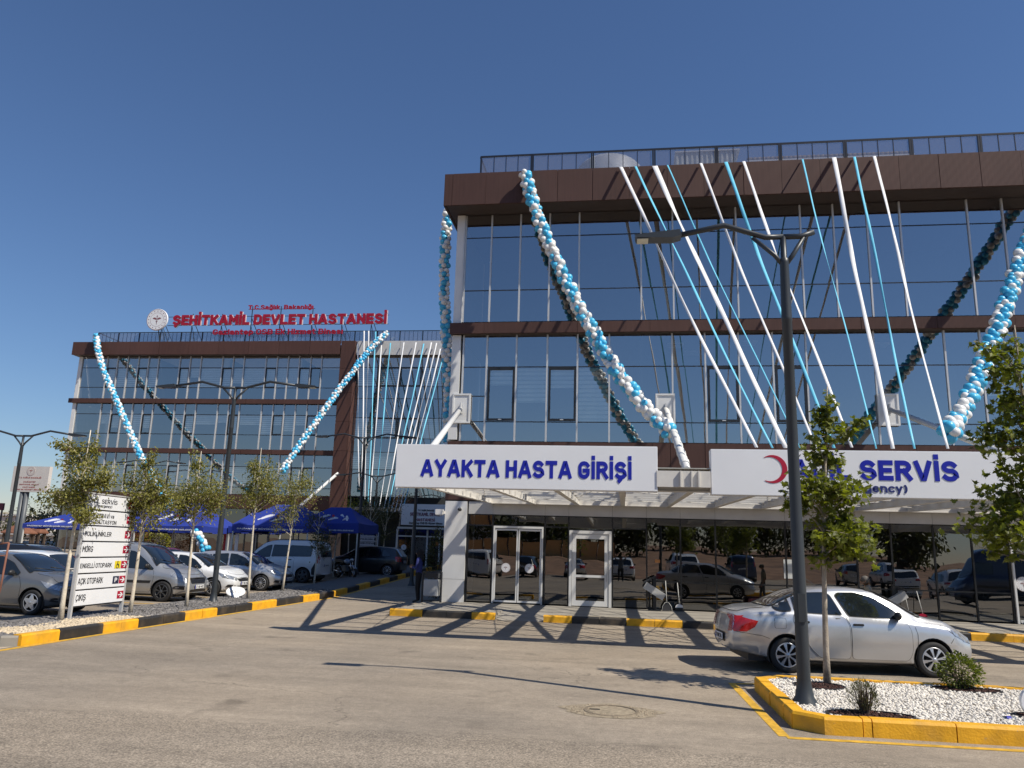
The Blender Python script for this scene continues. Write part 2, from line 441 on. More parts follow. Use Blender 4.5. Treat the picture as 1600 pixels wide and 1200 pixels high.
# ------------------------------------------------------------------ sign lettering: monoline strokes widened into plates
def _arc(cx, cy, rx, ry, a0, a1, n=8):
    return [(cx + rx * math.cos(rad(a0 + (a1 - a0) * k / n)), cy + ry * math.sin(rad(a0 + (a1 - a0) * k / n))) for k in range(n + 1)]
def _glyphs():
    A = _arc; g = {}
    g['A'] = (.66, [[(0, 0), (.285, 1), (.375, 1), (.66, 0)], [(.11, .27), (.55, .27)]])
    g['B'] = (.56, [[(0, 0), (0, 1)], [(.03, 1), (.32, 1)] + A(.32, .76, .22, .24, 90, -90) + [(.03, .52)], [(.32, .52)] + A(.32, .26, .25, .26, 90, -90) + [(.03, 0)]])
    g['C'] = (.56, [A(.29, .72, .28, .28, 20, 180) + A(.29, .28, .28, .28, 180, 340)])
    g['D'] = (.58, [[(0, 0), (0, 1), (.28, 1)] + A(.28, .70, .29, .30, 90, 0) + A(.28, .30, .29, .30, 0, -90) + [(0, 0)]])
    g['E'] = (.48, [[(.48, 1), (0, 1), (0, 0), (.48, 0)], [(0, .51), (.42, .51)]])
    g['F'] = (.46, [[(.46, 1), (0, 1), (0, 0)], [(0, .49), (.40, .49)]])
    g['G'] = (.58, [A(.29, .72, .28, .28, 25, 180) + A(.29, .28, .28, .28, 180, 360) + [(.57, .46), (.32, .46)]])
    g['H'] = (.56, [[(0, 0), (0, 1)], [(.56, 0), (.56, 1)], [(0, .51), (.56, .51)]])
    g['I'] = (.0, [[(0, 0), (0, 1)]])
    g['K'] = (.56, [[(0, 0), (0, 1)], [(.54, 1), (.06, .42)], [(.22, .60), (.56, 0)]])
    g['L'] = (.46, [[(0, 1), (0, 0), (.46, 0)]])
    g['M'] = (.70, [[(0, 0), (0, 1)], [(.03, .97), (.35, .40), (.67, .97)], [(.70, 1), (.70, 0)]])
    g['N'] = (.58, [[(0, 0), (0, 1)], [(.05, .92), (.53, .08)], [(.58, 0), (.58, 1)]])
    g['O'] = (.58, [A(.29, .72, .29, .28, 90, 180) + A(.29, .28, .29, .28, 180, 360, 16) + A(.29, .72, .29, .28, 0, 90)])
    g['P'] = (.55, [[(0, 0), (0, 1)], [(.03, 1), (.28, 1)] + A(.28, .73, .26, .27, 90, -90) + [(.03, .46)]])
    g['R'] = (.56, [[(0, 0), (0, 1)], [(.03, 1), (.28, 1)] + A(.28, .74, .26, .26, 90, -90) + [(.03, .48)], [(.28, .48), (.56, 0)]])
    g['S'] = (.56, [A(.27, .75, .26, .25, 30, 180) + A(.27, .75, .26, .23, 180, 262) + A(.30, .25, .27, .27, 82, 0) + A(.28, .25, .28, .25, 0, -150)])
    g['T'] = (.56, [[(0, 1), (.56, 1)], [(.28, 1), (.28, 0)]])
    g['U'] = (.58, [[(0, 1)] + A(.29, .28, .29, .28, 180, 360, 14) + [(.58, 1)]])
    g['V'] = (.62, [[(0, 1), (.265, 0), (.355, 0), (.62, 1)]])
    g['Y'] = (.60, [[(0, 1), (.30, .44), (.60, 1)], [(.30, .44), (.30, 0)]])
    g['Z'] = (.52, [[(0, 1), (.52, 1), (0, 0), (.52, 0)]])
    x = .70
    g['a'] = (.46, [[(.04, x - .03)] + A(.22, x - .2, .22, .2, 100, 0) + [(.44, 0)], [(.44, .40), (.20, .40)] + A(.20, .20, .20, .20, 90, 270) + [(.44, .04)]])
    g['b'] = (.46, [[(0, 1), (0, 0)], A(.22, .44, .23, .26, 180, 0) + A(.22, .26, .23, .26, 0, -180)])
    g['c'] = (.40, [A(.22, .45, .22, .25, 40, 180) + A(.22, .25, .22, .25, 180, 320)])
    g['e'] = (.46, [[(.03, .36), (.45, .36)] + A(.23, .44, .22, .26, 0, 180) + A(.23, .24, .22, .24, 180, 320)])
    g['g'] = (.46, [A(.23, .44, .23, .26, 0, 180) + A(.23, .27, .23, .25, 180, 360), [(.46, x), (.46, -.08)] + A(.24, -.08, .22, .2, 0, -150)])
    g['i'] = (.0, [[(0, 0), (0, x)], [(0, .97), (0, 1.0)]]); g['ı'] = (.0, [[(0, 0), (0, x)]])
    g['k'] = (.42, [[(0, 0), (0, 1)], [(.40, x), (.05, .30)], [(.17, .42), (.42, 0)]])
    g['l'] = (.0, [[(0, 0), (0, 1)]])
    g['m'] = (.72, [[(0, 0), (0, x)], A(.18, .46, .18, .24, 180, 0) + [(.36, 0)], A(.54, .46, .18, .24, 180, 0) + [(.72, 0)]])
    g['n'] = (.44, [[(0, 0), (0, x)], A(.22, .45, .22, .25, 180, 0) + [(.44, 0)]])
    g['o'] = (.46, [A(.23, .35, .23, .35, 90, 450, 16)])
    g['p'] = (.46, [[(0, x), (0, -.3)], A(.22, .44, .23, .26, 180, 0) + A(.22, .26, .23, .26, 0, -180)])
    g['r'] = (.30, [[(0, 0), (0, x)], A(.24, .44, .24, .26, 180, 80)])
    g['s'] = (.40, [A(.20, .52, .19, .18, 40, 262) + A(.21, .18, .20, .18, 82, -145)])
    g['t'] = (.30, [[(.1, .95), (.1, .15)] + A(.24, .15, .14, .15, 180, 280), [(-.03, x), (.28, x)]])
    g['v'] = (.44, [[(0, x), (.22, 0), (.44, x)]]); g['y'] = (.44, [[(0, x), (.22, .02)], [(.44, x), (.14, -.3)]])
    g['z'] = (.38, [[(0, x), (.38, x), (0, 0), (.38, 0)]])
    g['.'] = (.0, [[(0, 0), (0, .02)]]); g['('] = (.16, [A(.36, .42, .36, .68, 135, 225)]); g[')'] = (.16, [A(-.20, .42, .36, .68, 45, -45)])
    for c, b in (('İ', 'I'), ('Ş', 'S'), ('Ç', 'C'), ('Ö', 'O'), ('Ü', 'U'), ('Ğ', 'G'), ('ğ', 'g'), ('ş', 's')):
        w, st = g[b]; st = list(st)
        if c == 'İ': st.append([(0, 1.40), (0, 1.42)])
        if c in 'ŞÇş': st.append([(w / 2, 0), (w / 2, -.14), (w / 2 - .10, -.26)])
        if c in 'ÖÜ': st += [[(.16, 1.38), (.16, 1.40)], [(.42, 1.38), (.42, 1.40)]]
        if c in 'Ğğ': st.append(_arc(w / 2, (1.50 if c == 'Ğ' else 1.10), .14, .12, 180, 360, 6))
        g[c] = (w, st)
    ds = {'0': 'O', '1': None}
    g['0'] = (.50, [_arc(.25, .72, .25, .28, 90, 180) + _arc(.25, .28, .25, .28, 180, 360, 12) + _arc(.25, .72, .25, .28, 0, 90)])
    g['1'] = (.22, [[(0, .78), (.22, 1), (.22, 0)]]); g['2'] = (.5, [_arc(.25, .74, .25, .26, 160, -30) + [(0, 0), (.5, 0)]])
    g['3'] = (.5, [_arc(.23, .75, .24, .25, 150, -90), _arc(.23, .25, .26, .26, 90, -150)]); g['4'] = (.54, [[(.40, 0), (.40, .5)], [(.28, 1), (0, .25), (.54, .25)]])
    g['5'] = (.5, [[(.46, 1), (.06, 1), (.03, .52)] + _arc(.23, .30, .27, .30, 110, -150)]); g['6'] = (.5, [[(.36, 1), (.03, .42)], _arc(.25, .28, .25, .28, 0, 360, 14)])
    g['7'] = (.5, [[(0, 1), (.5, 1), (.18, 0)]]); g['8'] = (.5, [_arc(.25, .76, .22, .24, 0, 360, 14), _arc(.25, .26, .25, .26, 0, 360, 14)]); g['9'] = (.5, [[(.14, 0), (.47, .58)], _arc(.25, .72, .25, .28, 0, 360, 14)])
    return g
GLYPH = _glyphs()
def stroke_plate(pts, w, y0, y1, lift):
    """one stroke as a closed plate; y1 is the front"""
    q = [pts[0]]
    for p in pts[1:]:
        if math.dist(p, q[-1]) > 1e-4: q.append(p)
    closed = math.dist(q[0], q[-1]) < 1e-3 and len(q) > 3
    if closed: q = q[:-1]
    P_ = [Vector(p) for p in q]; n = len(P_)
    if not closed:
        P_[0] = P_[0] - (P_[1] - P_[0]).normalized() * w / 2; P_[-1] = P_[-1] + (P_[-1] - P_[-2]).normalized() * w / 2
    Lp, Rp = [], []
    for i in range(n):
        a = P_[i - 1] if (i or closed) else None; b = P_[(i + 1) % n] if (i < n - 1 or closed) else None
        d0 = (P_[i] - a).normalized() if a is not None else None; d1 = (b - P_[i]).normalized() if b is not None else None
        if d0 is None: d0 = d1
        if d1 is None: d1 = d0
        t = (d0 + d1)
        t = t.normalized() if t.length > 1e-3 else d0
        nn = Vector((-t.y, t.x)); c = max(.42, nn.dot(Vector((-d0.y, d0.x))))
        Lp.append(P_[i] + nn * (w / 2 / c)); Rp.append(P_[i] - nn * (w / 2 / c))
    vs = []
    for s_ in (Lp, Rp):
        for p in s_: vs.append((p.x, y1 - lift, p.y))
    for s_ in (Lp, Rp):
        for p in s_: vs.append((p.x, y0, p.y))
    m = n if closed else n - 1; fs = []
    for i in range(m):
        j = (i + 1) % n
        fs.append((i, j, n + j, n + i)); fs.append((2 * n + i, i + 0, 0, 0)[:0] or (i, 2 * n + i, 2 * n + j, j)); fs.append((n + i, n + j, 3 * n + j, 3 * n + i))
    if not closed:
        fs.append((0, n, 3 * n, 2 * n)); fs.append((n - 1, 3 * n - 1, 4 * n - 1, 2 * n - 1))
    return vs, fs
def letters(txt, x0, x1, z0, z1, y, depth, m, parent, bold=0.0, name='letter', one=False, w=.19, ret=False, caps=False):
    """plates facing -Y; the capitals fill x0..x1 by z0..z1, dots and tails reach beyond"""
    adv = []; x = 0
    low = any(c.islower() for c in txt)
    for c in txt:
        if c == ' ': x += .34; continue
        gw, st = GLYPH[c]; adv.append((c, x, st)); x += gw + w + .11
    tot = x - .11
    dots = any(c in 'İŞÇĞÖÜ' for c in txt)
    cap = (z1 - z0); 
    if dots: zc0, H_ = z0 + .20 * cap * (1 if any(c in 'ŞÇ' for c in txt) else 0), cap / (1 + .30 * (1 if any(c in 'İÖÜĞ' for c in txt) else 0) + .22 * (1 if any(c in 'ŞÇ' for c in txt) else 0))
    else: zc0, H_ = z0, cap
    if caps: zc0, H_ = z0, cap
    sx = (x1 - x0) / tot; k = 0; one_mb = MB()
    for c, ax, st in adv:
        mb = one_mb if one else MB()
        for s_ in st:
            # strokes are laid out in a frame where the cap height is 1 and the pen is w wide
            pts = [(ax + w / 2 + p[0], w / 2 + p[1] * (1 - w)) for p in s_]
            lift = (.0016 if depth > .01 else .0005) * (k % 5); k += 1
            vs, fs = stroke_plate(pts, w, 0, -1, 0)
            vs = [(x0 + v[0] * sx, (y if v[1] == 0 else y - depth - lift), zc0 + v[2] * H_) for v in vs]
            mb.add(vs, fs)
        if not one and not ret: mb.build(name, m, parent)
    if ret: return one_mb.v, one_mb.f
    if one: return one_mb.build(name, m, parent)

def emblem(c, r, parent, ink, y=None, body=None, name='emblem', thick=0.03):
    """round white badge facing -Y with a ring of dots and a winged staff"""
    cx, cy, cz = c
    e = MB().lathe([(0.001, cy - thick), (r * 0.97, cy - thick), (r, cy - thick * 0.8), (r, cy), (0.001, cy)], 36, 0, 'Y', (cx, 0, cz), False)
    yy = cy - thick - 0.004; y2 = yy - 0.002
    def disc(px, pz, rr, mi, n=8): e.add([(px + rr * math.cos(2 * math.pi * k / n), yy, pz + rr * math.sin(2 * math.pi * k / n)) for k in range(n)], [list(range(n))], mi)
    def ring(ra, rb, n=40):
        vs = []
        for k in range(n):
            a = 2 * math.pi * k / n
            vs += [(cx + ra * math.cos(a), yy, cz + ra * math.sin(a)), (cx + rb * math.cos(a), yy, cz + rb * math.sin(a))]
        e.add(vs, [(2 * k, 2 * k + 1, (2 * k + 3) % (2 * n), (2 * k + 2) % (2 * n)) for k in range(n)], 1)
    ring(r * 0.93, r * 0.96); ring(r * 0.62, r * 0.635)
    for k in range(16):
        a = 2 * math.pi * k / 16; disc(cx + r * .79 * math.cos(a), cz + r * .79 * math.sin(a), r * .045, 1)
    def poly(ps, mi=1): e.add([(cx + p[0] * r, y2, cz + p[1] * r) for p in ps], [list(range(len(ps)))], mi)
    poly([(-.03, .22), (.03, .22), (.02, -.42), (0, -.5), (-.02, -.42)])
    poly([(-.06, .12), (-.2, .2), (-.42, .14), (-.34, .06), (-.2, .02), (-.06, -.04)]); poly([(.06, -.04), (.2, .02), (.34, .06), (.42, .14), (.2, .2), (.06, .12)])
    poly([(-.07, .3), (0, .4), (.07, .3), (0, .24)]); poly([(-.12, -.1), (0, -.2), (.12, -.1), (.06, -.22), (0, -.27), (-.06, -.22)])
    return e.build(name, [body or SIGNW, ink], parent)
# ================================================================== ground
def ground_sheet(name, x0, x1, y0, y1, z, m, nx=1, extra=()):
    ys = sorted({y0, y1} | {y for y in (28.0, 400.0) if y0 < y < y1} | set(extra))
    mb = MB()
    for a, b in zip(ys[:-1], ys[1:]):
        mb.add([(x0, a, z + gz(min(a, 70))), (x1, a, z + gz(min(a, 70))), (x1, b, z + gz(min(b, 70))), (x0, b, z + gz(min(b, 70)))], [(0, 1, 2, 3)])
    return struct(mb, name, m)
DIRT = mat('dry_earth', (0.26, 0.165, 0.10), 0.95, var=0.3, scale=0.5, bump=0.6, bscale=6)
ground_sheet('ground', -1500, 1500, -1500, 2500, -0.03, DIRT, extra=(70.0,))
ground_sheet('road', -60, 60, -8.5, 140, 0.0, ASPHALT, extra=(70.0,))
GRAVG = mat('gravel_grey_bed', (0.16, 0.15, 0.14), 0.95, var=0.35, scale=30, bump=1.0, bscale=60)
GRAVW = mat('gravel_white_bed', (0.62, 0.58, 0.52), 0.95, var=0.15, scale=30, bump=1.0, bscale=60)
GRAVB = mat('gravel_beige_bed', (0.52, 0.43, 0.30), 0.95, var=0.2, scale=30, bump=1.0, bscale=60)

def kerb_run(root, p0, p1, w, h, cols, side=1, z0=0.0, gap=0.012):
    """one block per colour entry (length, material)"""
    p0 = Vector(p0); p1 = Vector(p1); d = (p1 - p0).normalized(); n = Vector((-d.y, d.x, 0)) * side
    s = 0
    for ln, m in cols:
        a = p0 + d * (s + gap / 2); b = p0 + d * (s + ln - gap / 2); s += ln
        jz = random.uniform(-.004, .004); jn = random.uniform(-.006, .006)
        za, zb = gz(a.y), gz(b.y)
        vs = []
        for q, zz in ((a, za), (b, zb)):
            o = q + n * jn
            vs += [(o.x, o.y, zz - .05), (o.x, o.y, zz + h - .03 + jz), ((o + n * .02).x, (o + n * .02).y, zz + h + jz), ((o + n * w).x, (o + n * w).y, zz + h + jz), ((o + n * w).x, (o + n * w).y, zz - .05)]
        MB().add(vs, [(0, 1, 6, 5), (1, 2, 7, 6), (2, 3, 8, 7), (3, 4, 9, 8), (4, 3, 2, 1, 0), (5, 6, 7, 8, 9)]).build('kerb_stone', m, root)

# kerb along the tree strip on the left
KX = -10.6
lk = thing('painted_kerb', 'long yellow and black kerb edging the tree strip on the left', 'kerb', (KX, 13, 0))
seq = [(.97, YEL), (1.26, BLK), (.6, YEL), (.6, YEL), (.95, BLK), (.92, BLK), (.8, YEL), (.73, YEL), (.98, BLK), (.99, BLK), (.8, YEL), (.82, YEL), (1.0, BLK), (1.05, BLK), (1.4, YEL)]
kerb_run(lk, (KX, 12.99, 0), (KX, 28, 0), .17, .20, seq, 1)
yy = 12.99 + sum(a for a, b in seq)
seq2 = []
k = 0
while yy + sum(a for a, b in seq2) < 60:
    seq2.append((1.5, BLK if k % 2 == 0 else YEL)); k += 1
kerb_run(lk, (KX, yy, 0), (KX - .9, 64, 0), .17, .20, seq2, 1)
kerb_run(lk, (KX - .03, 12.95, 0), (KX - 1.1, 12.4, 0), .15, .18, [(.28, CONC), (.9, mat('kerb_bare', (.2, .19, .18), .8, bump=.3))], -1)
# far side kerb of the parking row strip
kerb_run(lk, (KX - 1.1, 12.41, 0), (KX - 2.36, 12.36, 0), .14, .15, [(.62, MATS['kerb_bare']), (.64, MATS['kerb_bare'])], -1)
kerb_run(lk, (KX - 2.36, 28, 0), (KX - 2.36, 12.36, 0), .12, .15, [(.98, MATS['kerb_bare'])] * 16, 1)
struct(MB().add([(KX - .16, 13, .1), (KX - 2.35, 12.35, .1), (KX - 2.35, 28, .1), (KX - .16, 28, .1)], [(3, 2, 1, 0)]), 'tree_strip', GRAVG)
struct(MB().add([(KX - .16, 28, .1), (KX - 2.35, 28, .1), (KX - 3.2, 62, .1 + gz(62)), (KX - 1.05, 62, .1 + gz(62))], [(0, 1, 2, 3)][::-1]), 'tree_strip_far', GRAVG)
ls = MB()
for a, b in ((10.5, 28), (28, 62)):
    o = lambda y: -.95 * max(0, y - 28) / 36
    ls.add([(KX + .03 + o(a), a, .004 + gz(a)), (KX + .17 + o(a), a, .004 + gz(a)), (KX + .17 + o(b), b, .004 + gz(b)), (KX + .03 + o(b), b, .004 + gz(b))], [(0, 1, 2, 3)])
struct(ls, 'road_line', YELL)
PALEC = mat('pale_concrete', (.42, .34, .25), .9, var=.2, scale=2, bump=.3)
struct(MB().add([(KX - 8, 12.95, .004), (KX - 8, 9.5, .004), (KX + .0, 9.5, .004), (KX - .05, 12.9, .004), (KX - 1.1, 12.3, .004)], [(0, 1, 2, 3, 4)]), 'path', PALEC)

# pavement in front of the near wing, with a dropped ramp before the doors
pv = MB()
pv.box(-6.6, -3.62, 22.05, 26.62, -.05, .12); pv.box(-2.1, 16, 22.05, 26.62, -.05, .12)
pv.add([(-3.62, 21.9, .005), (-2.1, 21.9, .005), (-2.1, 24.0, .12), (-3.62, 24.0, .12)], [(0, 1, 2, 3)]); pv.box(-3.62, -2.1, 24.0, 26.62, -.05, .12)
struct(pv, 'pavement', CONC)
tp = MB()
for x0, x1 in ((-6.2, -3.75), (-1.95, 15.5)):
    for k in range(2): tp.box(x0, x1, 22.25 + k * .42, 22.6 + k * .42, .12, .128)
for k in range(60):
    x = -1.9 + k * .29
    tp.box(x, x + .035, 22.28, 23.0, .128, .134)
struct(tp, 'tactile_strip', TACT)
pk = thing('painted_kerb', 'yellow and black kerb along the pavement under the canopy', 'kerb', (4, 21.9, 0))
kerb_run(pk, (-6.55, 21.9, 0), (-3.5, 21.9, 0), .2, .185, [(.95, YEL), (.7, BLK), (.7, BLK), (.65, YEL)])
kerb_run(pk, (-2.2, 21.9, 0), (16, 21.9, 0), .2, .185, [(.78, YEL), (.75, BLK), (.72, BLK), (.75, YEL), (.73, YEL), (.9, BLK), (.9, BLK), (.9, YEL), (.9, YEL), (.9, BLK), (.9, BLK), (.9, BLK), (.85, BLK), (1.0, YEL), (1.0, YEL), (.9, BLK), (.9, BLK)])
kerb_run(pk, (-6.55, 26.5, 0), (-6.55, 22.05, 0), .15, .135, [(.9, CONC)] * 5, 1)

# traffic island, front right
IX0, IY0, IY1 = 1.9, 9.72, 12.86
isl = thing('traffic_island_kerb', 'all yellow kerb ringing the white gravel island at the right', 'kerb', (4.5, 11.3, 0))
kerb_run(isl, (2.22, IY0, 0), (9, IY0, 0), .16, .19, [(.42, YEL), (.1, YEL)] + [(.88, YEL)] * 7, 1)
kerb_run(isl, (IX0 + .02, IY0 + .24, 0), (2.22, IY0, 0), .16, .19, [(.4, YEL)], 1)
kerb_run(isl, (IX0, 12.5, 0), (IX0 + .02, IY0 + .24, 0), .16, .19, [(.42, YEL), (.4, YEL), (.38, YEL), (.4, YEL), (.45, YEL), (.48, YEL)], 1)
kerb_run(isl, (2.28, IY1, 0), (IX0, 12.5, 0), .16, .19, [(.5, YEL)], 1)
kerb_run(isl, (9, IY1, 0), (2.28, IY1, 0), .16, .19, [(.9, YEL)] * 7 + [(.4, YEL)], 1)
struct(MB().add([(2.05, 9.98, .14), (2.25, 9.85, .14), (9, 9.85, .14), (9, 12.72, .14), (2.3, 12.72, .14), (2.04, 12.45, .14)], [(0, 1, 2, 3, 4, 5)]), 'island_bed', GRAVW)
def strip(mb, pts, w, z=.004):
    for a, b in zip(pts[:-1], pts[1:]):
        a = Vector(a); b = Vector(b); d = (b - a).normalized(); n = Vector((-d.y, d.x)) * w / 2
        mb.add([(a - n).to_tuple() + (z,), (b - n).to_tuple() + (z,), (b + n).to_tuple() + (z,), (a + n).to_tuple() + (z,)], [(0, 1, 2, 3)])
il = MB()
A = atZ(1141, 1068); B = atZ(1230, 1153); Cc = atZ(1600, 1171); D = atZ(1185, 1069)
strip(il, [(B.x - .0, B.y), (B.x + 6, Cc.y - (Cc.x - B.x - 6) * 0)], .11)
strip(il, [(A.x + .03, A.y + .05), (B.x - .02, B.y + .05)], .12); strip(il, [(A.x + .1, A.y + .0), (D.x, D.y)], .1, .004)
struct(il, 'island_line', YELL)

# stones
ICO_V = []; ph = (1 + 5 ** .5) / 2
for a in (-1, 1):
    for b in (-ph, ph): ICO_V += [(0, a, b), (a, b, 0), (b, 0, a)]
ICO_V = np.array(ICO_V) / math.sqrt(1 + ph * ph)
bm_ = bmesh.new(); [bm_.verts.new(v) for v in ICO_V]; bmesh.ops.convex_hull(bm_, input=bm_.verts); bm_.verts.ensure_lookup_table(); bm_.verts.index_update()
ICO_V = np.array([v.co[:] for v in bm_.verts]); ICO_F = np.array([[v.index for v in f.verts] for f in bm_.faces]); bm_.free()
OCT_V = np.array([(1, 0, 0), (-1, 0, 0), (0, 1, 0), (0, -1, 0), (0, 0, 1), (0, 0, -1)], float)
OCT_F = np.array([(0, 2, 4), (2, 1, 4), (1, 3, 4), (3, 0, 4), (2, 0, 5), (1, 2, 5), (3, 1, 5), (0, 3, 5)])
def stones(name, pts, r0_, r1_, m, base=(ICO_V, ICO_F), flat=.7, parent=None):
    V0, F0 = base; n = len(pts); pts = np.array(pts, float)
    if parent is not None: pts = pts - np.array(world_off(parent) or (0, 0, 0))
    r = rng.uniform(r0_, r1_, n)
    sc = rng.uniform(.65, 1.25, (n, 1, 3)); sc[:, :, 2] *= flat
    ang = rng.uniform(0, 6.283, n); ca, sa = np.cos(ang), np.sin(ang)
    V = V0[None] * (1 + rng.uniform(-.18, .18, (n, len(V0), 1))) * sc * r[:, None, None]
    x = V[:, :, 0] * ca[:, None] - V[:, :, 1] * sa[:, None]; y = V[:, :, 0] * sa[:, None] + V[:, :, 1] * ca[:, None]
    t = rng.uniform(-.5, .5, n); z = V[:, :, 2] + x * np.sin(t)[:, None]
    V = np.stack([x, y, z], 2) + pts[:, None]
    F = (F0[None] + (np.arange(n) * len(V0))[:, None, None]).reshape(-1, 3)
    me = bpy.data.meshes.new(name)
    me.vertices.add(n * len(V0)); me.vertices.foreach_set('co', V.reshape(-1))
    me.loops.add(len(F) * 3); me.loops.foreach_set('vertex_index', F.reshape(-1).astype(np.int32))
    me.polygons.add(len(F)); me.polygons.foreach_set('loop_start', np.arange(len(F), dtype=np.int32) * 3)
    me.update(calc_edges=True); me.materials.append(m)
    o = bpy.data.objects.new(name, me); C.objects.link(o)
    if parent is not None: o.parent = parent
    o['kind'] = 'stuff'
    return o
RINGS = [(Vector((2.92, 12.38)), .42, .26), (Vector((4.85, 12.42)), .55, .27), (Vector((2.85, 10.02)), .66, .16), (Vector((4.75, 10.45)), .55, .26)]
RINGS = [(Vector(atZ(1280, 1073, .16).xy), .34, .30), (Vector(atZ(1510, 1079, .16).xy), .46, .22), (Vector(atZ(1360, 1119, .16).xy), .48, .24), (Vector(atZ(1640, 1122, .16).xy), .40, .2)]
def in_ring(x, y):
    return any(((x - c.x) / a) ** 2 + ((y - c.y) / b) ** 2 < 1 for c, a, b in RINGS)
P = []
while len(P) < 17000:
    x = random.uniform(2.05, 7.6); y = random.uniform(9.88, 12.72)
    if x < 2.4 and (y > 12.72 - (2.35 - x) * 1.0 or y < 9.88 + (2.25 - x) * .8): continue
    if not in_ring(x, y): P.append((x, y, .147 + random.uniform(0, .026)))
setp(stones('white_gravel', P, .014, .026, mat('white_pebble', (.70, .655, .585), .85, var=.1, island=.16)), 'white pebbles covering the traffic island', 'gravel')
P = []
while len(P) < 15000:
    y = 12.7 + 17 * random.random() ** 1.4; x = random.uniform(KX - 2.3, KX - .17)
    if y > 12.4 + (KX - x) * -.25 + .6: P.append((x, y, .105 + gz(y) + random.uniform(0, .03)))
PB = [p for p in P if 13.5 < p[1] < 17.6 + (p[0] - KX) * .2 and p[0] > KX - 1.35 + .25 * math.sin(p[1] * 3)]
P = [p for p in P if p not in set(PB)]
setp(stones('grey_gravel', P, .025, .05, mat('grey_stone', (.165, .155, .15), .9, var=.2, island=.45)), 'dark grey crushed stone filling the tree strip', 'gravel')
PB += [(random.uniform(KX - 1.4, KX - .17), random.uniform(13.6, 17.4), .11 + random.uniform(0, .03)) for _ in range(1600)]
setp(stones('beige_gravel', PB, .02, .04, mat('beige_stone', (.58, .48, .34), .9, var=.1, island=.2)), 'beige pebbles around the foot of the direction board', 'gravel')
# mulch beds
MULCH = mat('bark_mulch', (.055, .022, .016), .9, var=.3, island=.5)
for i, (c, a, b) in enumerate(RINGS):
    t = thing('mulch_bed', ['round dark bark bed at the foot of the island tree', 'bark bed under the round green shrub', 'bark bed by the yellow kerb under the grey tufted shrub', 'bark bed cut by the right edge of the photo'][i], 'mulch bed', (c.x, c.y, .1))
    n = 32; rim = MB(); vs = []; fs = []
    for k in range(n):
        an = 2 * math.pi * k / n
        for s_, z in ((1.04, .14), (1.04, .185), (.99, .185), (.99, .12)): vs.append((c.x + a * s_ * math.cos(an), c.y + b * s_ * math.sin(an), z))
    for k in range(n):
        for j in range(3): fs.append((4 * k + j, 4 * ((k + 1) % n) + j, 4 * ((k + 1) % n) + j + 1, 4 * k + j + 1))
    rim.add(vs, fs); rim.build('rim', PLAS, t)
    MB().add([(c.x + a * math.cos(2 * math.pi * k / n), c.y + b * math.sin(2 * math.pi * k / n), .152) for k in range(n)], [list(range(n))]).build('soil', MULCH, t)
    Q = []
    while len(Q) < 650:
        u, v = random.uniform(-1, 1), random.uniform(-1, 1)
        if u * u + v * v < .93: Q.append((c.x + a * u, c.y + b * v, .158 + random.uniform(0, .015)))
    stones('bark_chips', Q, .012, .026, MULCH, (OCT_V, OCT_F), .5, t)
# worn iron cover sunk in the asphalt
mc = atZ(955, 1111)
mh = thing('manhole_cover', 'round manhole cover sunk in a patch of pale broken asphalt', 'manhole cover', (mc.x, mc.y, 0))
PATCH = mat('broken_patch', (.30, .245, .17), .95, var=.3, scale=14, bump=1.0, bscale=30)
MB().add([(mc.x + .62 * (1 + .09 * math.sin(5 * a) + .05 * math.sin(11 * a)) * math.cos(a), mc.y + .42 * (1 + .08 * math.cos(4 * a) + .05 * math.sin(9 * a)) * math.sin(a), .004) for a in [2 * math.pi * k / 48 for k in range(48)]], [list(range(48))]).build('patch', PATCH, mh)
MB().lathe([(.30, .004), (.30, .012), (.34, .012), (.35, .004)], 36, 0, 'Z', (mc.x, mc.y, 0), False).build('ring', mat('old_iron', (.2, .16, .11), .8, var=.3, scale=20, bump=.6), mh)
MB().lathe([(.001, .009), (.28, .008), (.285, .004)], 36, 0, 'Z', (mc.x, mc.y, 0), False).build('lid', PATCH, mh)
Q = [(mc.x + .5 * math.cos(a) * r_, mc.y + .34 * math.sin(a) * r_, .006) for a, r_ in ((random.uniform(0, 6.28), random.uniform(.6, 1.15)) for _ in range(220))]
stones('grit', Q, .006, .016, mat('grit_tone', (.34, .27, .19), .9, island=.4), (OCT_V, OCT_F), .6, mh)
MB().box(mc.x - .27, mc.x - .14, mc.y - .02, mc.y + .03, .006, .0125).build('lid_slot', mat('hole_dark', (.02, .018, .015), .9), mh)

# ================================================================== near wing of the hospital
G = 26.7
nb = thing('hospital_building', 'near hospital wing with brown cladding bands and blue mirror glass walls', 'building', (4, G, 0))
XL, XR = -6.14, 18.0
UM = [-5.87, -4.89, -3.8, -2.71, -1.62, .61, 1.74, 3.96, 6.17, 7.28, 8.4, 9.49, 11.68, 12.8, 13.9, 16.1, XR]
LM = [-5.78, -4.91, -3.83, -2.72, -1.64, -.52, 1.66, 2.78, 3.91, 5.04, 6.14, 8.34, 10.57, 11.68, 12.78, 13.9, 15, 16.1, XR]
def pane_at(x0, x1, z0, z1, m=None, y=G, parent=None, j=.0025):
    a, b, c, d = [random.uniform(-j, j) for _ in range(4)]
    mb = MB().add([(x0, y + a, z0), (x1, y + b, z0), (x1, y + c, z1), (x0, y + a + c - b, z1),
                   (x0, y + .012 + a, z0), (x1, y + .012 + b, z0), (x1, y + .012 + c, z1), (x0, y + .012 + a + c - b, z1)],
                  [(0, 1, 2, 3), (7, 6, 5, 4), (0, 4, 5, 1), (1, 5, 6, 2), (2, 6, 7, 3), (3, 7, 4, 0)])
    mb.mi = [0, 1, 1, 1, 1, 1]
    return mb.build('window_pane', [m or PANE, CLEAR], parent or nb)
JG = .012
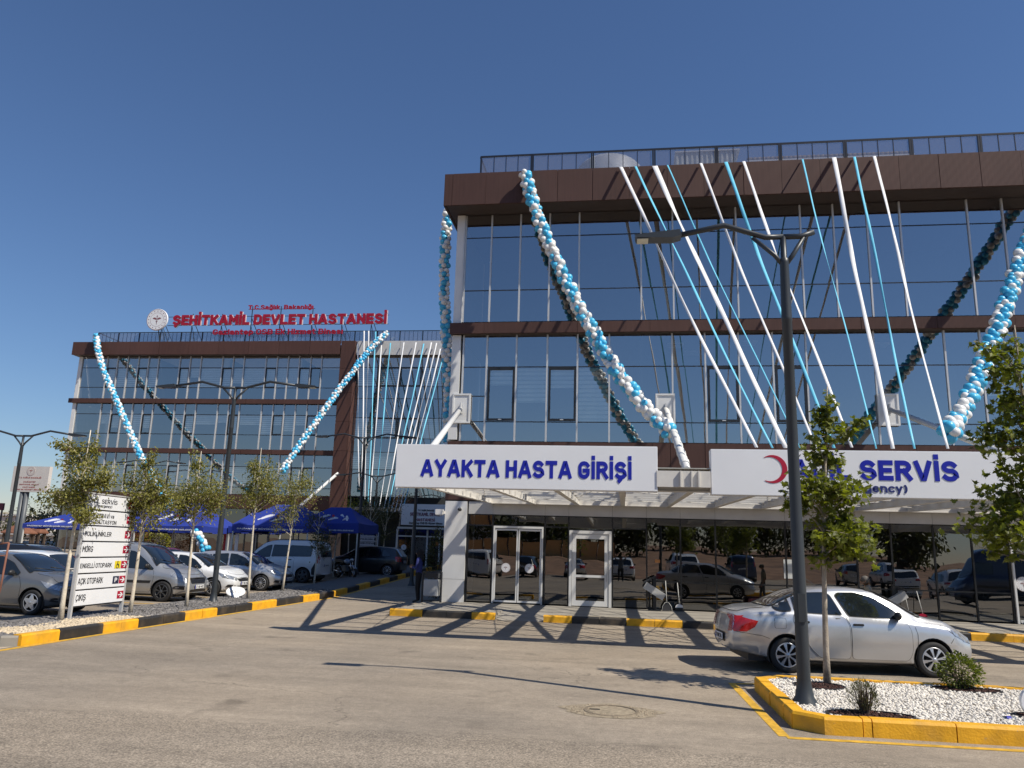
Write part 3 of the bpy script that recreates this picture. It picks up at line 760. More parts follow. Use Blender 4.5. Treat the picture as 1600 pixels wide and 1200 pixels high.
def grid(xs, zs, m=None, skip=()):
    for i in range(len(xs) - 1):
        for k in range(len(zs) - 1):
            if (i, k) in skip: continue
            pane_at(xs[i] + JG, xs[i + 1] - JG, zs[k] + JG, zs[k + 1] - JG, m)
def hbar(x0, x1, z, w=.035, y0=None, y1=None, name='transom', m=None):
    MB().box(x0, x1, (G - .012) if y0 is None else y0, (G + .05) if y1 is None else y1, z - w / 2, z + w / 2).build(name, m or DARKF, nb)
def vbar(x, z0, z1, w=.055, y0=None, m=None, name='mullion'):
    MB().box(x - w / 2, x + w / 2, (G - .05) if y0 is None else y0, G + .06, z0, z1).build(name, m or ALU, nb)
# upper floor: top, 13.28, 11.21, band
ZU = [10.0, 11.21, 13.28, 14.19]
# the wide bays have no mid mullion
grid(UM, ZU)
for x in UM: vbar(x, 10.0, 14.17)
for i in range(len(UM) - 1):
    for z in ZU[1:3]: hbar(UM[i] + .03, UM[i + 1] - .03, z)
# lower floor
ZL = [5.62, 6.32, 8.31, 9.55]
grid(LM, ZL)
for x in LM: vbar(x, 5.62, 9.5)
for i in range(len(LM) - 1):
    for z in ZL[1:3]: hbar(LM[i] + .03, LM[i + 1] - .03, z)
hbar(-5.75, -4.94, 7.24)
WIN = [(1, 1), (3, 3), (7, 7), (9, 9), (15, 15)]
for i, _ in WIN:
    x0, x1 = LM[i] + .06, LM[i + 1] - .04
    w = MB(); t = .075
    w.box(x0, x1, G - .05, G - .014, 6.36, 6.36 + t); w.box(x0, x1, G - .05, G - .014, 8.28 - t, 8.28)
    w.box(x0, x0 + t, G - .05, G - .014, 6.36 + t, 8.28 - t); w.box(x1 - t, x1, G - .05, G - .014, 6.36 + t, 8.28 - t)
    w.build('window_frame', DARKF, nb)
    MB().box((x0 + x1) / 2 - .06, (x0 + x1) / 2 + .06, G - .075, G - .05, 6.38, 6.41).build('handle', ALU, nb)
def blind(x0, x1, z0, z1, y=G + .14, parent=None, pitch=.155):
    mb = MB(); z = z1; k = 0
    while z > z0 + .01:
        h = min(pitch * .66, z - z0)
        mb.box(x0, x1, y, y + .006, z - h, z, 0)
        z -= pitch; k += 1
    mb.box(x0, x1, y + .012, y + .016, z0, z1, 1)
    o = mb.build('blind', [BLIND, BLINDD], parent or nb)
    return o
for i, d in ((1, .62), (2, 1.25), (3, .72), (4, 1.98)):
    blind(LM[i] + .05, LM[i + 1] - .05, 8.29 - d, 8.29)
for i, z0 in ((13, 7.3), (14, 7.6)):
    blind(LM[i] + .05, LM[i + 1] - .05, z0, 8.29)
# white corner column, bands, side wall
MB().box(-6.2, -5.93, G - .1, G + .35, 9.92, 14.17).build('corner_column', WHITE, nb)
MB().box(-6.2, -5.88, G - .1, G + .35, 5.66, 9.49).build('corner_column', WHITE, nb)
MB().box(-5.925, -5.895, G - .13, G - .05, 9.95, 14.15).build('corner_trim', ALU, nb)
MB().box(-6.2, -6.1, G + .36, 52, 3.2, 14.17).build('side_wall', GREYPANEL, nb)
def panels(xs, y0, y1, z0, z1, m=BROWN, name='cladding_panel', par=None):
    for a, b in zip(xs[:-1], xs[1:]):
        j = random.uniform(-.004, .004)
        MB().box(a + .006, b - .006, y0 + j, y1, z0, z1).build(name, m, par or nb)
panels([-6.27, -5.0, -1.64, .9, 3.3, 5.5, 7.9, 10.3, 12.7, 15.1, 18.2], G - .3, G - .2, 9.50, 9.90)
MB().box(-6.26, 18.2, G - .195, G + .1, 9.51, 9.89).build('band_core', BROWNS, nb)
panels([-6.2, -5.0, -2.6, -.6, .95, 1.75 - .2, 2.7, 5.0, 7.2, 9.4, 11.6, 14, 18.2], G - .1, G - .02, 3.55, 5.60)
MB().box(-6.19, 18.2, G - .015, G + .1, 3.5, 5.6).build('band_core', BROWNS, nb)
FJ = [-6.56, -6.25, -5.0, -2.37, -1.11, .2, 1.52, 2.78, 4.13, 5.41, 6.69, 7.88, 9.25, 10.52, 11.81, 13.08, 14.4, 15.7, 17, 18.3]
panels(FJ, 25.7, 25.78, 14.18, 15.42, name='fascia_panel')
for a in range(12):
    y0 = 25.79 + a * 2.2
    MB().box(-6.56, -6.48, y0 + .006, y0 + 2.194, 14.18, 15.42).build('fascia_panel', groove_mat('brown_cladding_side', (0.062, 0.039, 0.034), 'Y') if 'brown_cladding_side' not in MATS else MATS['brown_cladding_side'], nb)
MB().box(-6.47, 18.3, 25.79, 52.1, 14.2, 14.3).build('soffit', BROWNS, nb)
MB().box(-6.47, 18.3, 25.79, 52.1, 15.36, 15.42 - .004).build('roof', mat('roof_deck', (.3, .3, .3), .9), nb)
# interior: floors, back wall
itm = MB()
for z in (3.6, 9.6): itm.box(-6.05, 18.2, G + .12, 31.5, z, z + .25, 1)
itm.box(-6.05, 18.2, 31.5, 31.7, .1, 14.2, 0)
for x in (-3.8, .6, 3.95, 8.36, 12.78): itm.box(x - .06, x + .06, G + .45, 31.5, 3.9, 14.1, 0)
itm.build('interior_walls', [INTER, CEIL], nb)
for x, y in ((1.9, 28.6), (2.6, 29.8), (4.5, 28.4), (4.2, 29.6), (9.2, 28.8)):
    MB().box(x - .3, x + .3, y - .3, y + .3, 9.54, 9.59).build('ceiling_panel', mat('luminaire', (.6, .65, .7), .5), nb)
# ground floor shop front
GM = [-5.35, -4.49, -2.68, -1.87, -.40, .73, 1.84, 2.97, 5.19, 6.3, 7.38, 8.44, 9.72, 10.84, 11.88, 13.4, 15, 17, 18]
ZT = 3.08
DARKM = mat('dark_mullion', (.012, .013, .015), .35)
for i in range(len(GM) - 1):
    a, b = GM[i], GM[i + 1]
    if i == 1: zs = [2.70, ZT]
    elif i == 3: zs = [2.62, ZT]
    elif 5 <= i <= 13: zs = [.14, 1.02, ZT]
    else: zs = [.14, 2.7, ZT] if i < 5 else [.14, ZT]
    for z0, z1 in zip(zs[:-1], zs[1:]):
        pane_at(a + .02, b - .02, z0 + .015, z1 - .015, PANE_G, j=.006)
        hbar(a + .025, b - .025, z0, .045, m=DARKM)
    MB().box(a - .025, a + .025, G - .04, G + .08, .12, ZT).build('mullion', DARKM, nb)
    MB().box(a + .004, b - .004, G - .06, G + .03, ZT, 3.5).build('header_panel', mat('header_panel_pale', (.55, .54, .52), .22, var=.05), nb)
hbar(-5.35, 18, ZT - .01, .05, m=DARKM)
hbar(-5.35, 18, .13, .06, m=DARKM)
# white ground floor column at the corner, two panels
MB().box(-6.17, -5.40, G - .12, G + .55, .12, .86).build('column_panel', WHITE, nb)
MB().box(-6.17, -5.40, G - .12, G + .55, .868, 3.5).build('column_panel', WHITE, nb)
MB().box(-6.16, -6.08, G + .56, 52, .12, 3.19).build('side_wall', GREYPANEL, nb)
# double sliding door
dr = MB(); x0, x1 = -4.44, -2.73
for a, b, c, d in ((x0, x1, 2.62, 2.69), (x0, x0 + .05, .13, 2.62), (x1 - .05, x1, .13, 2.62)): dr.box(a, b, G - .10, G + .02, c, d)
D1 = dr.build('door_frame', WHITE, nb)
for a, b in ((x0 + .06, -3.595), (-3.575, x1 - .06)):
    l = MB()
    for q in ((a, b, .17, .23), (a, b, 2.54, 2.60), (a, a + .045, .23, 2.54), (b - .045, b, .23, 2.54)): l.box(q[0], q[1], G - .075, G - .03, q[2], q[3])
    lo = l.build('door_leaf', WHITE, nb)
    pane_at(a + .05, b - .05, .24, 2.53, PANE_G, G - .055, lo)
    e = emblem(((a + b) / 2, G - .062, 1.30), .155, lo, mat('emblem_grey', (.33, .22, .22), .5), thick=.003)
# single white framed door
dr = MB(); x0, x1 = -1.84, -.43
for a, b, c, d in ((x0, x1, 2.50, 2.60), (x0, x0 + .09, .13, 2.5), (x1 - .09, x1, .13, 2.5)): dr.box(a, b, G - .11, G + .02, c, d)
dr.build('door_frame', WHITE, nb)
l = MB(); a, b = x0 + .1, x1 - .1
for q in ((a, b, .15, .32), (a, b, 2.33, 2.49), (a, a + .13, .32, 2.33), (b - .13, b, .32, 2.33), (a + .13, b - .13, 1.07, 1.15)): l.box(q[0], q[1], G - .09, G - .03, q[2], q[3])
lo = l.build('door_leaf', WHITE, nb)
pane_at(a + .14, b - .14, .33, 1.06, PANE_G, G - .06, lo); pane_at(a + .14, b - .14, 1.16, 2.32, PANE_G, G - .06, lo)
MB().bar((b - .06, G - .14, .95), (b - .06, G - .14, 1.4), .03, .03).build('handle', ALU, lo)
# door at the right edge
l = MB()
for q in ((11.93, 13.3, 2.62, 2.7), (11.93, 11.99, .13, 2.62), (12.03, 13.2, .15, .24)): l.box(q[0], q[1], G - .1, G - .02, q[2], q[3])
lo = l.build('door_leaf', WHITE, nb)
emblem((12.22, G - .03, 1.32), .22, lo, mat('emblem_grey', (.33, .22, .22), .5), thick=.003)
# notices on the glass
MB().box(5.1, 5.72, G - .03, G - .02, 1.25, 1.85).build('paper_notice', mat('paper', (.66, .68, .66), .7), nb)
MB().box(1.0, 1.16, G - .05, G - .02, 1.62, 1.72).build('paper_notice', mat('paper_orange', (.6, .25, .08), .7), nb)
# small camera and lamp on the column
cc = thing('security_camera', 'small white security camera at the top of the white corner column', 'camera', (-5.65, G - .12, 3.25))
MB().box(-5.7, -5.6, G - .3, G - .13, 3.22, 3.30).build('bracket', WHITE, cc)
MB().lathe([(.0, -.13), (.05, -.12), (.055, .08), (.0, .09)], 14, 0, 'Y', (-5.6, G - .36, 3.2)).build('body', PLAS, cc)
fl = thing('flood_light', 'white box lamp on the outer side of the corner column', 'lamp', (-6.2, G - .1, 3.0))
MB().box(-6.47, -6.22, G - .3, G - .06, 3.02, 3.2).build('housing', WHITE, fl); MB().box(-6.45, -6.24, G - .28, G - .08, 2.995, 3.018).build('lens', mat('lens', (.8, .8, .75), .3), fl)
MB().box(-6.22, -6.17, G - .2, G - .12, 3.05, 3.15).build('bracket', STEEL, fl)

# roof railing: posts, rails and divided glass
rl = MB().box(-5.4, 18, 26.47, 26.53, 16.46, 16.52).build('railing', mat('railing_dark', (.015, .018, .03), .4), nb)
RX = [-5.4, -3.41, -1.15, 1.1, 3.34, 5.57, 7.79, 10.0, 12.24, 14.5, 16.7, 18]
for a, b in zip(RX[:-1], RX[1:]):
    for e_ in (a, b - .07) if a != RX[0] else (a + .0, b - .07):
        MB().box(e_ + .0, e_ + .06, 26.46, 26.54, 15.42, 16.455).build('post', mat('railing_dark', (.015, .018, .03), .4), rl)
    n = 4
    for k in range(n):
        p0 = a + .07 + (b - a - .15) * k / n; p1 = a + .07 + (b - a - .15) * (k + 1) / n
        MB().box(p0 + .01, p1 - .01, 26.49, 26.505, 15.45, 16.43).build('glass_pane', RAILG, rl)
        if k: MB().box(p0 - .012, p0 + .012, 26.48, 26.52, 15.44, 16.45).build('divider', mat('railing_dark', (.015, .018, .03), .4), rl)
MB().box(-5.43, -5.37, 26.55, 52, 16.46, 16.52).build('side_rail', MATS['railing_dark'], rl)
for k in range(11):
    MB().box(-5.41, -5.395, 26.6 + k * 2.3, 28.8 + k * 2.3, 15.45, 16.43).build('glass_pane', RAILG, rl)
    MB().box(-5.42, -5.37, 28.83 + k * 2.3, 28.89 + k * 2.3, 15.42, 16.455).build('post', MATS['railing_dark'], rl)
# things on the roof
ac = thing('roof_unit', 'pale corrugated metal cabin on the roof of the near wing', 'roof unit', (3.0, 30, 15.42))
cor = []
x = 2.15; k = 0
while x < 4.45:
    cor += [(x, 29.9), (x + .06, 29.9), (x + .09, 29.96), (x + .17, 29.96), (x + .2, 29.9)]; x += .2
cor = cor + [(cor[-1][0], 32), (cor[0][0], 32)]
MB().prism(cor, 'Z', 15.42, 18.15).build('wall', mat('corrugated', (.52, .52, .47), .5, var=.1), ac)
MB().box(2.1, 4.7, 29.85, 32.1, 18.155, 18.2).build('roof', GREYPANEL, ac)
tk = thing('water_tank', 'low rounded pale tank behind the roof railing', 'tank', (-.6, 29.6, 15.42))
MB().lathe([(.0, 2.3), (.6, 2.26), (1.1, 2.1), (1.3, 1.9), (1.3, 0)], 20, 0, 'Z', (-.6, 29.6, 15.42)).build('tank_body', mat('tank_grey', (.42, .44, .45), .5), tk)
rt = thing('tiled_ridge', 'row of weathered brown ridge tiles on the roof behind the railing', 'roof ridge', (7, 29, 15.42))
for k in range(36): MB().lathe([(.0, -.09), (.085, -.09), (.11, .09), (.0, .09)], 8, 0, 'X', (4.9 + k * .17, 29, 17.22)).build('ridge_tile', mat('ridge_tile_tone', (.16, .12, .09), .9, var=.2, scale=8), rt)
MB().box(4.8, 11.0, 28.9, 29.1, 15.42, 17.16).build('wall', GREYPANEL, rt)

# ================================================================== canopy
cn = thing('entrance_canopy', 'white steel entrance canopy with open beams over the road', 'canopy', (4, 20, 0))
CY = 16.2
def ibeam(a, b, h, w, name='beam', m=STEEL, h2=None):
    """I beam from a to b, top at a.z/b.z, depth h at a and h2 at b"""
    h2 = h2 or h
    a = Vector(a); b = Vector(b); d = (b - a); d.z = 0; d.normalize(); n = Vector((-d.y, d.x, 0)); mb = MB()
    def plate(w_, za0, za1, zb0, zb1):
        vs = []
        for q, z0, z1 in ((a, za0, za1), (b, zb0, zb1)):
            for s_, z in ((-1, z0), (1, z0), (1, z1), (-1, z1)): vs.append((q.x + n.x * s_ * w_ / 2, q.y + n.y * s_ * w_ / 2, q.z + z))
        mb.add(vs, [(3, 2, 1, 0), (4, 5, 6, 7), (0, 1, 5, 4), (1, 2, 6, 5), (2, 3, 7, 6), (3, 0, 4, 7)])
    t = .02
    plate(w, -t, 0, -t, 0); plate(.014, -h + t, -t, -h2 + t, -t); plate(w, -h, -h + t, -h2, -h2 + t)
    return mb.build(name, m, cn)
ZB = 3.62
BX = [-4.55 + 1.5 * k for k in range(15)]
for x in BX: ibeam((x, CY + .49, ZB), (x, G - .12, ZB + .12), .37, .14, h2=.30)
ibeam((BX[0] - .3, CY + .40, ZB + .02), (BX[-1], CY + .40, ZB + .02), .44, .14)
ibeam((BX[0], G - .2, ZB + .12), (BX[-1], G - .2, ZB + .12), .30, .1)
for i in range(len(BX) - 1):
    for k in range(9):
        y = CY + 1.1 + k * 1.08; z = ZB + .012 * (k + 1)
        MB().box(BX[i] + .09, BX[i + 1] - .09, y, y + .07, z - .17, z - .07).build('purlin', STEEL, cn)
for i in (0, 2, 5, 7, 9, 11):
    for s_ in (0, 1):
        a = (BX[i + s_], CY + .4, ZB - .12); b = (BX[i + 1 - s_], G - 1.4, ZB - .02)
        MB().tube([a, b], .012, 5).build('tie_rod', STEEL, cn)
for i in range(len(BX) - 1):
    for k in (1, 4, 7):
        MB().tube([(BX[i] + .08, CY + k * 1.2, ZB - .1), (BX[i + 1] - .08, CY + (k + .8) * 1.2, ZB - .1)], .009, 5).build('tie_rod', STEEL, cn)
# gutter plate between the signs
MB().box(.66, 1.74, CY - .02, CY + .03, 3.27, 3.60).build('edge_plate', STEEL, cn)
MB().box(-4.9, 18, CY + .04, CY + .5, ZB + .03, ZB + .05).build('gutter', mat('gutter_grey', (.4, .4, .37), .7, var=.2), cn)
for x in (1.14, 1.36, 1.5): MB().box(x - .012, x + .012, CY - .08, CY - .021, 3.27, 3.6).build('stiffener', STEEL, cn)
# hanger rods and their wall plates
RODS = [((-5.75, G - .25, 6.72), (-4.3, CY + .4, 3.95)), ((1.40, G - .25, 6.74), (1.30, CY + .35, 3.66)), ((8.63, G - .25, 6.76), (7.9, CY + .35, 3.9)), ((15.6, G - .25, 6.75), (14.6, CY + .35, 3.9))]
for a, b in RODS:
    a = Vector(a); b = Vector(b)
    MB().tube([a, b], .08, 12).build('hanger_rod', WHITE, cn)
    x = a.x
    pl = MB().box(x - .27, x + .27, G - .12, G - .06, 6.3, 7.25)
    for q in ((x - .33, x - .27, 6.24, 7.31), (x + .27, x + .33, 6.24, 7.31)): pl.box(q[0], q[1], G - .15, G - .06, q[2], q[3])
    for q in ((6.24, 6.3), (7.25, 7.31)): pl.box(x - .27, x + .27, G - .15, G - .06, q[0], q[1])
    pl.build('wall_plate', WHITE, cn)
    MB().bar(a + Vector((0, .14, -.18)), a + Vector((0, .14, .2)), .12, .03).box(x - .02, x + .02, G - .3, G - .12, 6.6, 6.95).build('bracket', ALU, cn)
# the middle rod is wrapped in white cloth
a, b = Vector(RODS[1][0]), Vector(RODS[1][1])
wr = []; n = 90
for k in range(n + 1):
    t = .02 + .93 * k / n
    wr.append((a.lerp(b, t), .092 + .014 * math.sin(k * 1.9) + .006 * math.sin(k * 5)))
MB().tube([p for p, r in wr], [r for p, r in wr], 12).build('cloth_wrap', mat('cloth_white', (.7, .7, .67), .85, var=.06, bump=.4, bscale=20), cn)
# sign boxes
sg = thing('canopy_sign', 'white sign box reading AYAKTA HASTA GİRİŞİ in blue letters', 'sign', (-2.1, CY, 3.17))
MB().box(-4.9, .68, CY, CY + .3, 3.17, 4.10).build('box', SIGNW, sg, bevel=.01)
letters('AYAKTA HASTA GİRİŞİ', -4.33, .15, 3.405, 3.775, CY - .001, .006, BLUE, sg, w=.235, caps=True)
sg2 = thing('canopy_sign', 'white sign box with red crescent and blue ACİL SERVİS (Emergency)', 'sign', (6, CY, 3.15))
MB().box(1.75, 11.0, CY, CY + .3, 3.13, 4.06).build('box', SIGNW, sg2, bevel=.01)
letters('ACİL SERVİS', 3.33, 6.46, 3.47, 3.87, CY - .001, .006, BLUE, sg2, w=.235, caps=True)
letters('(Emergency)', 3.98, 5.50, 3.235, 3.40, CY - .001, .01, mat('letter_navy', (.02, .03, .16), .4), sg2, .02)
cr = []
for k in range(33):
    t = rad(-118) + rad(236) * k / 32 if False else rad(-125) + rad(250) * k / 32
    cr.append((2.965 + .285 * math.cos(t), 3.665 + .285 * math.sin(t)))
cx2 = 2.90; 
inner = []
p0, p1 = cr[-1], cr[0]
for k in range(1, 32):
    t = rad(118) - rad(236) * k / 32
    inner.append((2.905 + .245 * math.cos(t), 3.665 + .245 * math.sin(t)))
MB().prism((cr + inner)[::-1], 'Y', CY - .007, CY - .001).build('red_crescent', REDL, sg2)
# ================================================================== left wing of the hospital (own frame: x along the front, y away from the street)
DL = 56.0; RZL = rad(1.05)
eL = Vector((math.cos(RZL), math.sin(RZL), 0)); nL = Vector((-math.sin(RZL), math.cos(RZL), 0))
U0 = -28.0
GL = gz(56)
lb = thing('hospital_building', 'far hospital wing on the left carrying red rooftop letters', 'building', eL * U0 + nL * DL, RZL, local=True)
def LX(u): return u - U0
def Lw(u, d, z):
    """point of the left wing's frame in the world"""
    return eL * u + nL * (DL + d) + Vector((0, 0, z))
def pane_l(u0, u1, z0, z1, y=0.0, m=None):
    a, b, c = [random.uniform(-.006, .006) for _ in range(3)]
    x0, x1 = LX(u0) + .02, LX(u1) - .02; z0 += .02; z1 -= .02
    mb = MB().add([(x0, y + a, z0), (x1, y + b, z0), (x1, y + c, z1), (x0, y + a + c - b, z1), (x0, y + a + .012, z0), (x1, y + b + .012, z0), (x1, y + c + .012, z1), (x0, y + a + c - b + .012, z1)],
                    [(0, 1, 2, 3), (7, 6, 5, 4), (0, 4, 5, 1), (1, 5, 6, 2), (2, 6, 7, 3), (3, 7, 4, 0)]); mb.mi = [0, 1, 1, 1, 1, 1]
    return mb.build('window_pane', [m or PANE_L, CLEAR], lb)
PANE_L = glass_mat('window_glass_far', 0.40, (0.92, 0.93, 0.95), (1.0, 1.0, 1.0), 0.004, wscale=.5)
LU = [-42.3, -40.13, -39.24, -38.35, -37.44, -36.57, -35.72, -33.91, -33.03, -32.13, -30.32, -29.42, -28.53, -26.72, -25.79, -24.9, -23.99, -23.06, -22.18, -20.5]
LZ = [[12.67, 13.6, 15.2, 16.13], [8.76, 9.9, 11.45, 12.3], [5.35, 5.9, 7.45, 8.4]]
def lbox(name, u0, u1, y0, y1, z0, z1, m):
    return MB().box(LX(u0), LX(u1), y0, y1, z0, z1).build(name, m, lb)
for r_, zs in enumerate(LZ):
    us = LU if r_ == 0 else [LU[0]] + [u for u in LU[1:] if r_ != 2 or True]
    for i in range(len(us) - 1):
        for k in range(3): pane_l(us[i], us[i + 1], zs[k], zs[k + 1])
        for z in zs[1:3]: lbox('transom', us[i] + .03, us[i + 1] - .03, -.02, .05, z - .025, z + .025, DARKF)
        wide = (us[i + 1] - us[i]) > 1.5
        if (not wide or i in (9, 12)) and i > 0 and not (i in (17, 18)):
            d = random.choice([1.0, 1.5, 1.5, 1.55, .7, 1.2]) if not (r_ == 1 and i in (10,)) else .6
            dd = min(d, zs[2] - zs[1] - .06)
            mb = MB(); z = zs[2] - .03; x0, x1 = LX(us[i]) + .06, LX(us[i + 1]) - .06
            while z > zs[2] - dd: mb.box(x0, x1, .13, .135, z - .1, z, 0); z -= .155
            mb.box(x0, x1, .15, .155, zs[2] - dd, zs[2] - .03, 1)
            mb.build('blind', [BLIND, BLINDD], lb)
        if (not wide) and i % 3 == 1 + (r_ % 2) or i == 17:
            w = MB(); x0, x1 = LX(us[i]) + .05, LX(us[i + 1]) - .03; z0, z1 = zs[1] + .03, zs[2] - .03; t = .06
            w.box(x0, x1, -.06, -.02, z0, z0 + t); w.box(x0, x1, -.06, -.02, z1 - t, z1); w.box(x0, x0 + t, -.06, -.02, z0 + t, z1 - t); w.box(x1 - t, x1, -.06, -.02, z0 + t, z1 - t)
            w.build('window_frame', DARKF, lb)
    for u in us[1:-1]: lbox('mullion', u - .035, u + .035, -.09, .04, zs[0], zs[-1], ALU)
lbox('corner_column', -42.6, -42.3, -.1, .4, 5.0, 16.1, WHITE)
BROWN_L = groove_mat('brown_cladding_far', (0.088, 0.044, 0.036), 'X', 5.0)
def lpan(us, y0, y1, z0, z1, m=None, name='cladding_panel'):
    for a, b in zip(us[:-1], us[1:]):
        MB().box(LX(a) + .01, LX(b) - .01, y0, y1, z0, z1).build(name, m or BROWN_L, lb)
fr = [-42.9 + (42.9 - 20.5) * k / 9 for k in range(10)]
lpan([x for x in fr[:-1]] + [-20.55], -.7, -.6, 16.13, 17.18, name='fascia_panel')
for a, b in ((12.3, 12.66), (8.4, 8.75)): lpan(fr, -.28, -.18, a, b)
lpan([x for x in fr], -.2, -.1, 4.3, 5.33)
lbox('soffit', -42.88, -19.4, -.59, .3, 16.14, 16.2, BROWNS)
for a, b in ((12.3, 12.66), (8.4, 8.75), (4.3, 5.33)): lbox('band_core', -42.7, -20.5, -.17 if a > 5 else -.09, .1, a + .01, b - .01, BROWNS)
zc = [4.3, 6.5, 8.7, 10.9, 13.1, 15.0, 17.18]
for a, b in zip(zc[:-1], zc[1:]):
    MB().box(LX(-20.48), LX(-19.46), -.7, -.6, a + .008, b - .008).build('cladding_panel', BROWN_L, lb)
    MB().box(LX(-19.45), LX(-19.37), -.7, .05, a + .008, b - .008).build('cladding_panel', BROWN_L, lb)
MB().box(LX(-20.48), LX(-20.42), -.59, .05, 5.34, 16.1).build('column_cheek', BROWNS, lb)
MB().box(LX(-20.41), LX(-19.46), -.58, -.5, .9, 4.29).build('column_base', BROWNS, lb)
# plain glazed bay right of the brown column
RU = [-19.35, -17.7, -15.9, -14.2, -12.5, -10.9]
RZ = [5.4, 7.4, 8.7, 9.75, 11.31, 12.79, 13.73, 15.24, 16.08]
for i in range(len(RU) - 1):
    for k in range(len(RZ) - 1):
        pane_l(RU[i], RU[i + 1], RZ[k], RZ[k + 1])
        if k in (3, 6, 1) and i != 2:
            mb = MB(); z = RZ[k + 1] - .04; x0, x1 = LX(RU[i]) + .08, LX(RU[i + 1]) - .08
            while z > RZ[k] + .1: mb.box(x0, x1, .13, .135, z - .1, z, 0); z -= .155
            mb.box(x0, x1, .15, .155, RZ[k] + .03, RZ[k + 1] - .04, 1)
            mb.build('blind', [BLIND, BLINDD], lb)
        lbox('transom', RU[i] + .02, RU[i + 1] - .02, -.015, .04, RZ[k] - .02, RZ[k] + .02, DARKF)
        if k in (3, 6) and i in (1, 2):
            w = MB(); x0, x1 = LX(RU[i]) + .05, LX(RU[i + 1]) - .05; z0, z1 = RZ[k] + .04, RZ[k + 1] - .03; t = .07
            w.box(x0, x1, -.06, -.02, z0, z0 + t); w.box(x0, x1, -.06, -.02, z1 - t, z1); w.box(x0, x0 + t, -.06, -.02, z0 + t, z1 - t); w.box(x1 - t, x1, -.06, -.02, z0 + t, z1 - t)
            w.build('window_frame', DARKF, lb)
for u in RU: lbox('mullion', u - .02, u + .02, -.02, .04, 5.35, 16.08, DARKF)
lpan([-19.34, -17.7, -15.9, -14.2, -12.5, -10.8], -.5, -.4, 16.1, 17.2, GREYPANEL, 'fascia_panel')
lbox('fascia_back', -19.34, -10.8, -.39, 0, 16.12, 17.15, BROWNS)
# ground floor and core of the wing
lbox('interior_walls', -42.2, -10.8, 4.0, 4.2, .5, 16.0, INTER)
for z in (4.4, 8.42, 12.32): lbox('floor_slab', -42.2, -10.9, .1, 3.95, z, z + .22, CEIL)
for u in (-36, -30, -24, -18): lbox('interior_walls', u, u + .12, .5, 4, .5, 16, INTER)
lbox('roof', -42.8, -10.8, 0.3, 16, 16.9, 17.1, mat('roof_deck', (.3, .3, .3), .9))
lbox('side_wall', -42.6, -42.4, .42, 16, .6, 16.8, GREYPANEL)
us = [-42.3 + 1.9 * k for k in range(13)]
for a, b in zip(us[:-1], us[1:]):
    if b < -19.4:
        pane_l(a, b, 1.0, 4.28, m=PANE_G); lbox('mullion', a - .04, a + .04, -.06, .04, .9, 4.29, DARKM)
# plinth of shrubs in a planter at the left end
# roof railing of the left wing
lrl = lbox('railing', -41.3, -10.8, -.03, .03, 18.1, 18.16, MATS['railing_dark'])
u = -41.3; k = 0
while u < -11:
    MB().box(LX(u) - .04, LX(u) + .04, -.04, .04, 17.11, 18.09).build('post', MATS['railing_dark'], lrl)
    for q in range(5):
        MB().box(LX(u) + .06 + q * .34, LX(u) + .06 + q * .34 + .31, -.005, .008, 17.15, 18.07).build('glass_pane', RAILG, lrl)
        if q: MB().box(LX(u) + .06 + q * .34 - .024, LX(u) + .06 + q * .34 - .006, -.015, .015, 17.14, 18.09).build('divider', MATS['railing_dark'], lrl)
    u += 1.8
MB().box(LX(-41.33), LX(-41.27), .04, 15, 18.1, 18.16).build('side_rail', MATS['railing_dark'], lrl)
for q in range(8): MB().box(LX(-41.32), LX(-41.28), .04 + q * 1.85, .1 + q * 1.85, 17.11, 18.09).build('post', MATS['railing_dark'], lrl)
# entrance on the left wing
en = thing('entrance_porch', 'far main entrance porch with white name board over glazed doors', 'porch', eL * (-14) + nL * 47 + Vector((0, 0, gz(47))), RZL, local=True)
def ex(u): return (u + 14) * 1.0
zb = gz(47)
def EP(px, py):
    q = ray(px, py); t = 47 / q.dot(nL); p = Vector((0, 0, CAMH)) + q * t; return p.dot(eL) + 14, p.z - zb
x0, z1 = EP(628, 787); x1, z0 = EP(712, 822)
MB().box(x0, x1 + 4, 0, .3, z0, z1).build('name_board', SIGNW, en)
z0b = z0 - .12
MB().box(x0 - .2, x1 + 4, .0, 8.5, z0b - .12, z0b).build('porch_roof', STEEL, en)
a, b = EP(641, 798), EP(691, 808); 
DRED = mat('letter_dark_red', (.16, .02, .06), .5)
letters('ŞEHİTKAMİL DEVLET', EP(641, 800)[0], EP(691, 800)[0], EP(660, 807.5)[1], EP(660, 800)[1], -.001, .02, DRED, en, .02, one=True, name='lettering')
letters('HASTANESİ', EP(650, 800)[0], EP(680, 800)[0], EP(660, 814.5)[1], EP(660, 808.5)[1], -.001, .02, DRED, en, .02, one=True, name='lettering')
letters('Gaziantep OSB Ek Hizmet Binası', EP(640, 800)[0], EP(692, 800)[0], EP(660, 819)[1], EP(660, 815.8)[1], -.001, .02, BLTXT, en, .01, one=True, name='lettering')
letters('T.C. Sağlık Bakanlığı', EP(653, 800)[0], EP(678, 800)[0], EP(660, 798.6)[1], EP(660, 796)[1], -.001, .02, BLTXT, en, .01, one=True, name='lettering')
for px in (616, 641, 664, 684):
    x, _ = EP(px, 850)
    MB().box(x - .05, x + .05, .5, .6, .1, z0b - .13).build('door_post', WHITE, en)
